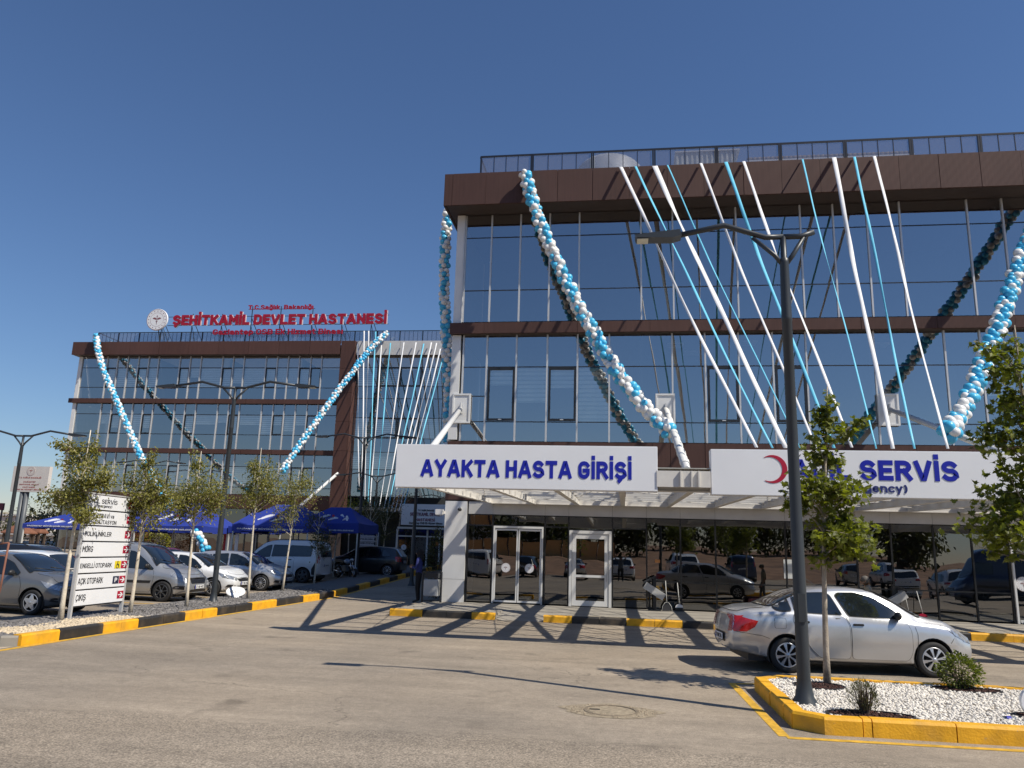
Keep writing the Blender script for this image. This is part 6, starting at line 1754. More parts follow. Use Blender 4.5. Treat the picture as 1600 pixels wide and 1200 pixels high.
SEDAN = dict(L=4.26, W=1.67, wb=2.475, xr=.98, R=.295,
    top=[(0, .93), (.1, .985), (.35, 1.035), (.70, 1.075), (1.0, 1.21), (1.35, 1.355), (1.75, 1.425), (2.1, 1.44), (2.5, 1.415), (2.85, 1.29), (3.15, 1.12), (3.40, .995), (3.75, .93), (4.0, .86), (4.15, .79), (4.26, .68)],
    belt=[(0, .86), (.4, .97), (1.0, 1.0), (1.6, .955), (2.4, .925), (3.0, .90), (3.5, .86), (4.0, .76), (4.26, .60)],
    plan=[(0, .84), (.15, .91), (.5, .965), (1.2, .99), (2.2, 1.0), (3.2, .99), (3.8, .95), (4.1, .88), (4.26, .78)],
    roofw=[(0, .78), (.6, .80), (1.0, .74), (1.6, .69), (2.6, .68), (3.1, .74), (3.5, .80), (4.26, .72)],
    bot=[(0, .33), (.4, .27), (.9, .20), (3.6, .19), (4.0, .21), (4.26, .26)],
    windows=[[(.80, 1.075), (.93, 1.18), (1.06, 1.245), (1.085, 1.02), (.90, 1.015), (.83, 1.035)], [(1.15, 1.005), (1.16, 1.275), (1.30, 1.315), (1.70, 1.34), (1.80, 1.31), (1.95, .98)],
             [(2.07, .965), (1.90, 1.30), (1.96, 1.345), (2.25, 1.35), (2.55, 1.27), (2.86, 1.09), (2.98, .98), (2.96, .945)]],
    doors=[dict(poly=[(1.12, .985), (1.98, .955), (2.05, .80), (2.05, .265), (1.55, .265), (1.40, .40), (1.22, .66), (1.09, .86)], h=(1.28, .85)),
           dict(poly=[(2.00, .955), (3.02, .92), (3.10, .75), (3.10, .42), (3.04, .265), (2.08, .265), (2.08, .80)], h=(2.2, .83))],
    head_side=[(3.78, .80), (4.22, .62), (4.26, .56), (4.05, .60), (3.84, .70)], head_front=[(.42, .60), (.76, .74), (.74, .60), (.5, .53)],
    tail_side=[(.08, .93), (.50, .84), (.44, .74), (.30, .66), (.03, .655)], tail_rear=[(.50, .64), (.50, .88), (.72, .92), (.76, .66)],
    screen=[(2.50, .50), (2.52, .0 + .50), (3.32, .64), (3.42, .3)], rearscreen=[(1.34, .50), (.76, .58), (.72, .3)],
    bonnet=[(3.46, .62), (4.02, .52), (4.10, .2)], boot=[(.66, .56), (.20, .52), (.16, .2)],
    grilles=[[(-.38, .50), (.38, .50), (.42, .58), (-.42, .58)], [(-.5, .27), (.5, .27), (.46, .40), (-.46, .40)]], rearblack=[[(-.3, .44), (.3, .44), (.33, .60), (-.33, .60)]],
    mirror=(2.90, .97), pf=.44, pr=.52, cap=[(.78, .90), (.97, .90), (.97, .735), (.78, .735)], rim='cap7', nose=.20, tail=.10, tailunder=.9,
    seams=[[(.12, .655), (.40, .62), (.56, .60), (.68, .56)], [(3.62, .86), (3.86, .70), (3.80, .62), (3.76, .57)], [(3.14, .93), (3.20, .70), (3.19, .5), (3.15, .3)]])
HATCH = dict(L=4.05, W=1.72, wb=2.55, xr=.68, R=.305,
    top=[(0, .98), (.06, 1.10), (.3, 1.36), (.7, 1.46), (1.4, 1.49), (2.1, 1.46), (2.5, 1.34), (2.9, 1.12), (3.15, 1.01), (3.5, .94), (3.8, .84), (4.05, .66)],
    belt=[(0, .92), (.8, .97), (2.0, .94), (3.0, .90), (3.6, .80), (4.05, .58)],
    plan=[(0, .88), (.2, .95), (.8, 1.0), (2.6, 1.0), (3.4, .96), (3.8, .89), (4.05, .76)],
    roofw=[(0, .74), (.6, .68), (2.2, .68), (2.9, .76), (3.3, .80), (4.05, .70)],
    bot=[(0, .32), (.5, .21), (3.5, .19), (4.05, .26)],
    windows=[[(.55, 1.05), (.85, 1.30), (.98, 1.33), (1.02, 1.0), (.62, 1.0)], [(1.08, .99), (1.04, 1.34), (1.68, 1.385), (1.76, .97)], [(1.86, .965), (1.78, 1.385), (2.05, 1.36), (2.42, 1.22), (2.74, 1.0), (2.72, .94)]],
    doors=[dict(poly=[(1.02, .97), (1.78, .95), (1.80, .26), (1.35, .26), (1.12, .55), (1.0, .8)], h=(1.18, .86)), dict(poly=[(1.83, .95), (2.80, .92), (2.90, .7), (2.86, .26), (1.83, .26)], h=(1.98, .84))],
    head_side=[(3.38, .84), (3.95, .66), (4.0, .58), (3.6, .66)], head_front=[(.40, .62), (.80, .78), (.78, .62), (.5, .55)],
    tail_side=[(.02, .98), (.32, 1.0), (.26, .76), (.02, .74)], tail_rear=[(.50, .76), (.52, .95), (.80, .98), (.80, .74)],
    screen=[(2.22, .52), (2.98, .68), (3.1, .3)], rearglass=[(.60, 1.0), (.52, 1.36), (.2, 1.38)],
    bonnet=[(3.12, .64), (3.72, .56), (3.84, .2)], grilles=[[(-.30, .52), (.30, .52), (.46, .62), (-.46, .62)], [(-.45, .25), (.45, .25), (.5, .38), (-.5, .38)], [(.52, .30), (.76, .34), (.74, .43), (.55, .40)], [(-.52, .30), (-.76, .34), (-.74, .43), (-.55, .40)]],
    mirror=(2.62, .97), pf=.46, pr=.74, rim='ten', nose=.26, tail=.10, tz=.9)
VAN = dict(L=4.16, W=1.76, wb=2.49, xr=.86, R=.315,
    top=[(0, 1.3), (.04, 1.62), (.2, 1.745), (.8, 1.79), (1.8, 1.79), (2.35, 1.70), (2.75, 1.46), (3.10, 1.19), (3.30, 1.08), (3.7, 1.0), (4.0, .90), (4.16, .74)],
    belt=[(0, 1.0), (1.8, .99), (2.8, .96), (3.5, .88), (4.16, .64)],
    plan=[(0, .93), (.15, .97), (.6, 1.0), (2.8, 1.0), (3.5, .96), (3.9, .89), (4.16, .78)],
    roofw=[(0, .80), (.6, .78), (2.0, .76), (2.8, .80), (3.4, .80), (4.16, .72)],
    bot=[(0, .34), (.5, .23), (3.6, .21), (4.16, .28)],
    windows=[[(.45, 1.12), (.42, 1.52), (1.02, 1.55), (1.05, 1.10)], [(1.12, 1.08), (1.10, 1.56), (1.82, 1.56), (1.86, 1.04)], [(1.94, 1.02), (1.92, 1.55), (2.25, 1.50), (2.62, 1.26), (2.98, 1.0), (2.95, .96)]],
    doors=[dict(poly=[(1.06, 1.05), (1.88, 1.02), (1.90, .30), (1.30, .30), (1.08, .62)], h=(1.22, .92)), dict(poly=[(1.93, 1.0), (3.02, .95), (3.05, .68), (2.96, .30), (1.93, .30)], h=(2.08, .90))],
    strip=[(.6 + .62, .56), (2.95, .56), (2.98, .64), (1.22, .64)],
    head_side=[(3.50, .94), (3.95, .80), (4.0, .70), (3.62, .78)], head_front=[(.46, .72), (.82, .88), (.80, .74), (.52, .66)],
    tail_side=[(.0, 1.3), (.14, 1.3), (.14, .92), (.0, .92)], tail_rear=[(.70, .92), (.70, 1.3), (.86, 1.3), (.86, .92)],
    screen=[(2.28, .60), (3.06, .74), (3.18, .34)], rearglass=[(.66, 1.12), (.62, 1.58), (.2, 1.6)],
    bonnet=[(3.20, .70), (3.85, .60), (3.95, .2)], grilles=[[(-.40, .56), (.40, .56), (.46, .74), (-.46, .74)], [(-.5, .30), (.5, .30), (.46, .38), (-.46, .38)], [(.54, .36), (.82, .40), (.80, .50), (.60, .48)], [(-.54, .36), (-.82, .40), (-.80, .50), (-.60, .48)]],
    louvre=(.40, 0, [.59, .63, .67, .71]), mirror=(2.82, 1.05), pf=.46, pr=.76, rim='seven', rimm=RIMD, nose=.20, tail=.04, tz=.9, rails=(.5, 2.1))
MPV = dict(VAN, L=4.40, W=1.85, wb=2.785, xr=.75,
    top=[(0, 1.35), (.04, 1.68), (.2, 1.80), (.8, 1.84), (2.0, 1.84), (2.6, 1.74), (3.0, 1.48), (3.35, 1.22), (3.55, 1.14), (3.95, 1.08), (4.25, .98), (4.40, .80)],
    windows=[[(.45, 1.14), (.42, 1.58), (1.45, 1.60), (1.48, 1.12)], [(1.58, 1.12), (1.56, 1.60), (2.24, 1.60), (2.28, 1.10)], [(2.36, 1.08), (2.34, 1.60), (2.55, 1.55), (2.9, 1.32), (3.2, 1.05), (3.15, 1.02)]],
    doors=[dict(poly=[(.9 + .3, 1.08), (2.30, 1.06), (2.30, .32), (1.28, .32), (1.2, .5)], h=(1.4, .98)), dict(poly=[(2.34, 1.05), (3.22, 1.0), (3.26, .68), (3.1, .32), (2.34, .32)], h=(2.48, .97))],
    plan=[(0, .93), (.15, .97), (.6, 1.0), (3.0, 1.0), (3.7, .96), (4.15, .89), (4.40, .78)], belt=[(0, 1.04), (2, 1.04), (3, 1.0), (3.8, .93), (4.4, .7)],
    roofw=[(0, .80), (.6, .78), (2.2, .76), (3.0, .80), (3.6, .80), (4.4, .72)], bot=[(0, .36), (.5, .25), (3.8, .23), (4.4, .3)],
    head_side=[(3.8, 1.0), (4.2, .88), (4.25, .76), (3.9, .84)], tail_side=[(.0, 1.15), (.13, 1.15), (.13, .85), (.0, .85)],
    tail_rear=[(.76, .85), (.76, 1.2), (.9, 1.2), (.9, .85)], screen=[(2.6, .62), (3.34, .76), (3.46, .34)], bonnet=[(3.48, .70), (4.1, .60), (4.2, .2)], strip=[(1.3, .62), (3.1, .62), (3.1, .70), (1.3, .70)],
    mirror=(3.05, 1.1), rim='five', rails=(.5, 2.3), skirt=[(.2, .36), (.36, .36), (.36, .6), (.2, .9)])
SUV = dict(HATCH, L=4.35, W=1.80, wb=2.62, xr=.82, R=.34,
    top=[(0, 1.05), (.06, 1.2), (.3, 1.50), (.7, 1.60), (1.5, 1.63), (2.2, 1.58), (2.6, 1.46), (3.05, 1.22), (3.3, 1.12), (3.75, 1.05), (4.1, .95), (4.35, .74)],
    belt=[(0, 1.0), (.8, 1.06), (2.0, 1.03), (3.0, 1.0), (3.8, .9), (4.35, .66)],
    plan=[(0, .88), (.2, .95), (.8, 1.0), (2.8, 1.0), (3.6, .97), (4.1, .9), (4.35, .78)], roofw=[(0, .74), (.6, .68), (2.4, .68), (3.1, .76), (3.5, .82), (4.35, .72)], bot=[(0, .4), (.5, .28), (3.8, .26), (4.35, .34)],
    windows=[[(.62, 1.14), (.90, 1.40), (1.08, 1.43), (1.12, 1.10)], [(1.2, 1.09), (1.16, 1.46), (1.82, 1.50), (1.90, 1.06)], [(2.0, 1.06), (1.92, 1.50), (2.2, 1.47), (2.58, 1.32), (2.92, 1.1), (2.9, 1.04)]],
    doors=[dict(poly=[(1.14, 1.06), (1.92, 1.04), (1.94, .34), (1.45, .34), (1.25, .6), (1.12, .85)], h=(1.3, .94)), dict(poly=[(1.97, 1.04), (2.95, 1.0), (3.05, .78), (3.0, .34), (1.97, .34)], h=(2.12, .92))],
    head_side=[(3.62, .98), (4.2, .80), (4.3, .72), (3.8, .80)], head_front=[(.42, .76), (.84, .90), (.82, .76), (.5, .70)],
    tail_side=[(.02, 1.05), (.34, 1.06), (.28, .86), (.02, .84)], tail_rear=[(.46, .88), (.48, 1.02), (.84, 1.06), (.84, .86)],
    screen=[(2.34, .55), (3.18, .72), (3.3, .3)], rearglass=[(.62, 1.12), (.54, 1.46), (.2, 1.48)], bonnet=[(3.34, .68), (4.0, .6), (4.12, .2)],
    mirror=(2.78, 1.08), pf=.52, pr=.80, skirt=[(1.25, .30), (3.05, .30), (3.05, .40), (1.25, .40)], rearblack=[[(-.7, .36), (.7, .36), (.7, .52), (-.7, .52)]], rails=(.7, 2.2))

# the silver sedan in front of the canopy
rear_w = atZ(1230, 1052); front_w = atZ(1465, 1060)
dv = (front_w - rear_w); rz = math.atan2(dv.y, dv.x)
mid = (rear_w + front_w) / 2; nv = Vector((-math.sin(rz), math.cos(rz), 0)); xv = Vector((math.cos(rz), math.sin(rz), 0))
cen = mid + nv * (1.67 / 2 - .03) + xv * ((4.26 / 2) - (.98 + 2.475 / 2))
SED = car('parked_car', 'silver four door sedan standing behind the white gravel island', 'car', (cen.x, cen.y, 0), rz, SEDAN, SILVER)
# driver side interior is not seen; antenna and side repeater
h_ = MB().tube([(-.32, 0, 1.43), (-.62, 0, 1.62)], .006, 5).build('aerial', PLAS, SED)
# row beside the tree strip, noses to the strip
NX = KX - 2.45
def park(nm, lab, S, y_right, paint, group='cars parked nose in along the tree strip', dx=0, rz=0.0):
    return car(nm, lab, 'car', (NX - S['L'] / 2 + dx, y_right + S['W'] / 2, gz(y_right)), rz, S, paint, group)
HA = dict(HATCH, L=4.0, rim='five', rimm=RIM)
park('parked_car', 'grey hatchback at the left edge of the photo with star shaped wheels', HA, 17.9, GREYP, rz=rad(-3), dx=-.62)
park('parked_van', 'silver people carrier with dark wheels right behind the direction board', VAN, 23.1, SILVER2, dx=-.45)
park('parked_car', 'white hatchback parked between two silver vehicles', dict(HATCH), 26.1, WHITEP, dx=-.42)
park('parked_car', 'silver hatchback dappled by tree shade next to the white people carrier', dict(HATCH, rim='steel'), 29.3, SILVER, dx=-.15)
mpv = car('parked_van', 'white people carrier backed in, its black barred rear toward the strip', 'car', (-15.5, 34.3, gz(34)), math.pi, MPV, WHITEP)
car('parked_car', 'black car in deep shade behind the motorcycles', 'car', (-13.2, 39.6, gz(39)), math.pi, dict(HATCH), BLACKP)
car('parked_car', 'dark red hatchback roof showing between the silver van and the blue tents', 'car', (-20.6, 31.5, gz(31)), rad(170), dict(HATCH), REDP)
car('parked_car', 'black high roofed car behind the grey hatchback at the left', 'car', (-20.6, 23.6, 0), rad(185), dict(SUV), BLACKP)
car('parked_car', 'white car tail between the grey hatchback and the silver van', 'car', (-18.3, 21.4, 0), rad(182), dict(HATCH, L=4.1), WHITEP)
struct(MB().add([(-16.6, 15, .006), (-13.1, 15, .006), (-13.1, 15.1, .006), (-16.6, 15.1, .006)], [(0, 1, 2, 3)]).add([(-18, 22.3, .006), (-13.05, 22.3, .006), (-13.05, 22.42, .006), (-18, 22.42, .006)], [(0, 1, 2, 3)]).add([(-18, 25.4, .006), (-13.05, 25.4, .006), (-13.05, 25.52, .006), (-18, 25.52, .006)], [(0, 1, 2, 3)]).add([(-13.2, 14, .0065), (-13.07, 14, .0065), (-13.07, 27.9, .0065), (-13.2, 27.9, .0065)], [(0, 1, 2, 3)]), 'parking_line', YELL)
# brown car rack / handcart frame by the grey car
rk = thing('rusty_frame', 'rusty brown tubular frame standing at the far left edge beside the grey hatchback', 'frame', atZ(6, 975))
q = rk.location; p1 = atY(14, 848, q.y - .4); p0 = atY(-22, 985, q.y - .4); p2 = atY(-2, 850, q.y - .4)
MB().tube([p0, atY(0, 922, q.y - .4), p1], .022, 6).tube([p2, p1], .02, 6).tube([atY(-10, 869, q.y - .4), atY(9, 868, q.y - .4)], .015, 6).tube([p0, (p0.x, p0.y, 0)], .022, 6).build('tube_frame', mat('rust', (.20, .08, .05), .7, var=.3), rk)
# cars behind the camera, seen in the shop front glass
BG = 'cars parked across the road behind the camera'
bk = [(SUV, WHITEP, .05, -5.3, 'white high tailed car mirrored right of the single white door'), (SEDAN, SILVER, -3.7, -5.5, 'silver sedan mirrored behind the single white door'), (SUV, WHITEP, 4.7, -5.6, 'white car mirrored behind the silver sedan'),
      (VAN, BLUEP, 8.2, -5.9, 'dark boxy car mirrored right of the white cars'), (HATCH, BLACKP, -7.1, -5.4, 'dark hatchback mirrored in the right leaf of the sliding door'), (MPV, WHITEP, -10.6, -5.6, 'white van mirrored in the left leaf of the sliding door'),
      (SUV, WHITEP, 18.6, -5.0, 'white car mirrored near the right edge'), (HATCH, SILVER2, 15.4, -5.4, 'silver grey car mirrored behind the island tree'), (SUV, WHITEP, 21.9, -5.2, 'outermost white car mirrored at the right')]
for S_, P_, x, y, l in bk: car('parked_car', l, 'car', (x, y, 0), rad(-90) + random.uniform(-.06, .06), dict(S_), P_, BG)
bv = dict(VAN, L=5.4, W=2.0, wb=3.4, xr=1.0, R=.35, top=[(0, 2.2), (.06, 2.45), (.3, 2.5), (3.2, 2.5), (3.9, 2.3), (4.4, 1.7), (4.7, 1.3), (5.1, 1.15), (5.4, .8)], plan=[(0, .95), (.5, 1), (4.6, 1), (5.1, .9), (5.4, .8)], roofw=[(0, .85), (3.5, .82), (4.5, .8), (5.4, .7)],
          belt=[(0, 1.2), (3.6, 1.2), (4.6, 1.1), (5.4, .7)], bot=[(0, .4), (5.4, .35)], windows=[[(3.3, 1.3), (3.3, 1.9), (3.9, 1.85), (4.4, 1.3)]], doors=[dict(poly=[(3.2, 1.2), (4.4, 1.1), (4.3, .45), (3.2, .45)], h=(3.35, 1.1))],
          screen=[(3.9, .7), (4.6, .8), (4.7, .3)], bonnet=[(4.75, .7), (5.1, .6), (5.2, .2)], head_side=[(4.8, 1.05), (5.2, .9), (5.25, .8), (4.9, .85)], strip=[(1.4, .6), (4.2, .6), (4.2, .7), (1.4, .7)], mirror=(4.3, 1.3), rails=None, tail_side=[(0, 1.5), (.1, 1.5), (.1, 1.1), (0, 1.1)], tail_rear=[(.85, 1.1), (.85, 1.5), (.98, 1.5), (.98, 1.1)])
car('parked_van', 'big dark blue panel van mirrored at the right end of the glass', 'van', (11.4, 5.2, 0), rad(182), bv, BLUEP) if False else None
car('parked_van', 'big dark blue panel van mirrored at the right end of the glass', 'van', (19.0, 10.0, 0), rad(180), bv, BLUEP)

# motorcycles
def motorbike(label, x, y, rz, col):
    t = thing('motorcycle', label, 'motorcycle', (x, y, gz(y)), rz, 'motorcycles in the shaded strip', local=True)
    for xx in (-.62, .62):
        w = MB().lathe([(.22, -.045), (.29, -.045), (.30, 0), (.29, .045), (.22, .045), (.22, -.045)], 24, 0, 'Y', (xx, 0, .30)).build('wheel', RUB, t)
        r_ = MB().lathe([(.03, -.03), (.05, 0), (.03, .03)], 12, 0, 'Y', (xx, 0, .30))
        for k in range(8):
            a = math.pi * k / 4; r_.tube([(xx, 0, .3), (xx + .22 * math.cos(a), 0, .3 + .22 * math.sin(a))], .006, 4, cap=False)
        r_.build('rim', CHROME, w)
    MB().tube([(.62, .06, .3), (.42, .06, .85), (.38, 0, .95)], .022, 8).tube([(.62, -.06, .3), (.42, -.06, .85)], .022, 8).build('fork', CHROME, t)
    MB().tube([(-.62, .08, .3), (-.1, .06, .36), (.25, .04, .5), (.38, 0, .85), (0, 0, .72), (-.5, 0, .70), (-.1, .06, .36)], .02, 6).build('frame', PLAS, t)
    MB().ball((.12, 0, .80), .2, 0, 14, 10, (1.15, .6, .6)).build('tank', col, t)
    MB().prism([(-.75, .80), (-.6, .76), (-.05, .74), (0, .80), (-.3, .84), (-.72, .88)], 'Y', -.13, .13).build('seat', PLAS, t)
    MB().box(-.12, .22, -.14, .14, .32, .62).build('engine', POLEL, t, bevel=.03)
    MB().tube([(.38, -.36, 1.02), (.40, -.2, 1.05), (.36, 0, .98), (.40, .2, 1.05), (.38, .36, 1.02)], .014, 6).build('handlebar', PLAS, t)
    MB().ball((.50, 0, .88), .09, 0, 12, 8).build('headlight', HEADL, t)
    MB().prism([(.36, .62), (.62, .63), (.85, .50), (.80, .48), (.62, .60), (.40, .58)][::-1], 'Y', -.07, .07).build('mudguard', col, t)
    MB().tube([(-.1, -.15, .3), (-.7, -.16, .36)], .04, 8).build('exhaust', CHROME, t)
    MB().tube([(0, -.1, .3), (.02, -.24, .02)], .012, 5).build('stand', CHROME, t)
motorbike('motorcycle with pale blue fairing beside the white people carrier', -13.4, 37.0, rad(-35), paintm('pale_blue_paint', (.35, .45, .6), .1))
motorbike('black motorcycle between the two thin shaded trunks', -12.9, 40.8, rad(-20), BLACKP)
motorbike('dark motorcycle furthest right in the shaded row', -12.9, 42.8, rad(-30), GREYP)

# ================================================================== tents
TENTB = mat('tent_blue', (.016, .038, .27), .75, var=.08, scale=1.5)
def tent(label, x0, x1, y, zv, ze, zp, d=None, decor=True):
    g = gz(y); w = x1 - x0; d = d or w
    t = thing('gazebo_tent', label, 'tent', ((x0 + x1) / 2, y + d / 2, g), group='blue market tents')
    cx_, cy_ = (x0 + x1) / 2, y + d / 2; n = 8; mb = MB(); rings = []
    for i in range(n + 1):
        f = i / n; s_ = 1 - f; z = ze + (zp - ze) * (f ** 1.05)
        ring = []
        for k in range(16):
            a = k / 4; e = int(a) % 4; fr = a - int(a)
            c4 = [(-1, -1), (1, -1), (1, 1), (-1, 1)]; p, q = c4[e], c4[(e + 1) % 4]
            sag = (1 - (2 * fr - 1) ** 2) * -.10 * s_ * (1 - s_ * .5)
            ring.append((cx_ + (p[0] + (q[0] - p[0]) * fr) * w / 2 * (1 - f * .66), cy_ + (p[1] + (q[1] - p[1]) * fr) * d / 2 * s_, z + sag))
        rings.append(ring)
    vs = [v for r_ in rings for v in r_]; fs = [(i * 16 + k, i * 16 + (k + 1) % 16, (i + 1) * 16 + (k + 1) % 16, (i + 1) * 16 + k) for i in range(n) for k in range(16)]
    mb.add(vs, fs, 0, False)
    mb.build('canopy_cloth', TENTB, t)
    v = MB(); b = rings[0]
    for k in range(16):
        p, q = b[k], b[(k + 1) % 16]; v.add([p, q, (q[0], q[1], zv + .03 * math.sin(k * 2.1)), (p[0], p[1], zv + .03 * math.sin((k - 1) * 2.1 + 2.1))], [(0, 3, 2, 1)])
    v.build('valance', TENTB, t)
    for sx in (-1, 1):
        for sy in (-1, 1):
            MB().box(cx_ + sx * (w / 2 - .05) - .025, cx_ + sx * (w / 2 - .05) + .025, cy_ + sy * (d / 2 - .05) - .025, cy_ + sy * (d / 2 - .05) + .025, g, ze - .03).build('leg', mat('leg_white', (.6, .6, .56), .5), t)
    fr_ = MB()
    for sy in (-1, 1): fr_.bar((x0 + .05, cy_ + sy * (d / 2 - .06), zv + .05), (x1 - .05, cy_ + sy * (d / 2 - .06), zv + .05), .03, .03)
    fr_.build('crossbar', ALU, t)
    letters('GAZİANTEP BÜYÜKŞEHİR BELEDİYESİ', x0 + .25, x1 - .25, zv + .07, zv + .16, y - .012, .004, SIGNW, t, .01, one=True, name='lettering')
    # white swashes printed on the front slope
    sw = MB(); nf = Vector((0, -(zp - ze), d / 2)).normalized()
    def on(u, f):
        s_ = 1 - f; z = ze + (zp - ze) * (f ** 1.05); 
        fr = (u * .5 + .5); sag = (1 - (2 * fr - 1) ** 2) * -.10 * s_ * (1 - s_ * .5)
        return Vector((cx_ + u * w / 2 * (1 - f * .66), cy_ - d / 2 * s_, z + sag)) + Vector((0, -.03, .03))
    rd = random.Random(int(x0 * 10))
    if decor:
        for (u0, f0, u1, f1) in ((-.55, .25, -.2, .5), (-.1, .2, .25, .32), (.3, .5, .5, .38), (.45, .18, .7, .3)):
            pts = [on(u0 + (u1 - u0) * k / 6, f0 + (f1 - f0) * k / 6 + .05 * math.sin(math.pi * k / 6)) for k in range(7)]
            for k in range(6):
                ww = .05 * math.sin(math.pi * (k + .5) / 6) + .012; up = Vector((0, 0, ww))
                sw.add([pts[k] - up, pts[k + 1] - up, pts[k + 1] + up, pts[k] + up], [(0, 1, 2, 3)])
        for k in range(3):
            c_ = on(.62, .2 + .1 * k); s_ = .07; sw.add([c_ + Vector((-s_, 0, 0)), c_ + Vector((0, 0, -s_)), c_ + Vector((s_, 0, 0)), c_ + Vector((0, 0, s_))], [(0, 1, 2, 3)])
        sw.build('printed_swash', SIGNW, t)
        c_ = on(-.02, .45); s_ = .07
        MB().add([c_ + Vector((s_ * math.cos(a), -.01, s_ * math.sin(a))) for a in [k * math.pi / 4 for k in range(8)]], [list(range(8))]).build('printed_dot', REDL, t)
TY = 34.0
def tx(px, Y=TY): return atY(px, 828, Y).x
def tz(px, py, Y=TY): return atY(px, py, Y).z
tent('leftmost blue tent with white legs in front of the brown kiosks', tx(34), tx(127), TY, tz(80, 826), tz(80, 819), tz(80, 801))
tent('blue tent behind the top of the direction board', tx(128), tx(206), TY + 1, tz(160, 829), tz(160, 821), tz(160, 796), decor=False)
tent('blue tent right of the direction board, printed along its valance', tx(208), tx(317), TY, tz(260, 831), tz(260, 820), tz(265, 783))
tent('narrow blue tent with a red dot beside the street lamp', tx(319), tx(364), TY + 2.2, tz(340, 831), tz(340, 820), tz(350, 795), d=3)
tent('blue tent behind the fourth and fifth young trees', tx(362), tx(482), TY, tz(420, 831), tz(420, 820), tz(425, 785))
tent('rightmost blue tent behind the white people carrier', tx(465, 36.5), tx(560, 36.5), 36.5, tz(510, 832, 36.5), tz(510, 816, 36.5), tz(505, 790, 36.5))
# under the tents
rb = thing('roll_up_banner', 'red and white roll up banner under the narrow blue tent', 'banner', (atY(356, 850, 36).x, 36, gz(36)))
c_ = atY(357, 850, 36.5); MB().box(c_.x - .28, c_.x - .16, 36.5, 36.52, gz(36) + .1, tz(356, 833, 36.5)).build('red_edge', REDL, rb); MB().box(c_.x - .155, c_.x + .2, 36.5, 36.52, gz(36) + .1, tz(356, 833, 36.5)).build('white_panel', SIGNW, rb); MB().box(c_.x + .32, c_.x + .5, 36.5, 36.52, gz(36) + .1, tz(356, 833, 36.5)).build('side_panel', SIGNW, rb)
MB().box(c_.x - .3, c_.x + .5, 36.42, 36.6, gz(36), gz(36) + .09).build('foot', ALU, rb)
c_ = atY(243, 850, 38); shrub('yellow leafed bush under the second blue tent', (c_.x, 38, gz(38) + .3), (1.0, .7, .9), 900, .12, LEAFY, seed=44)

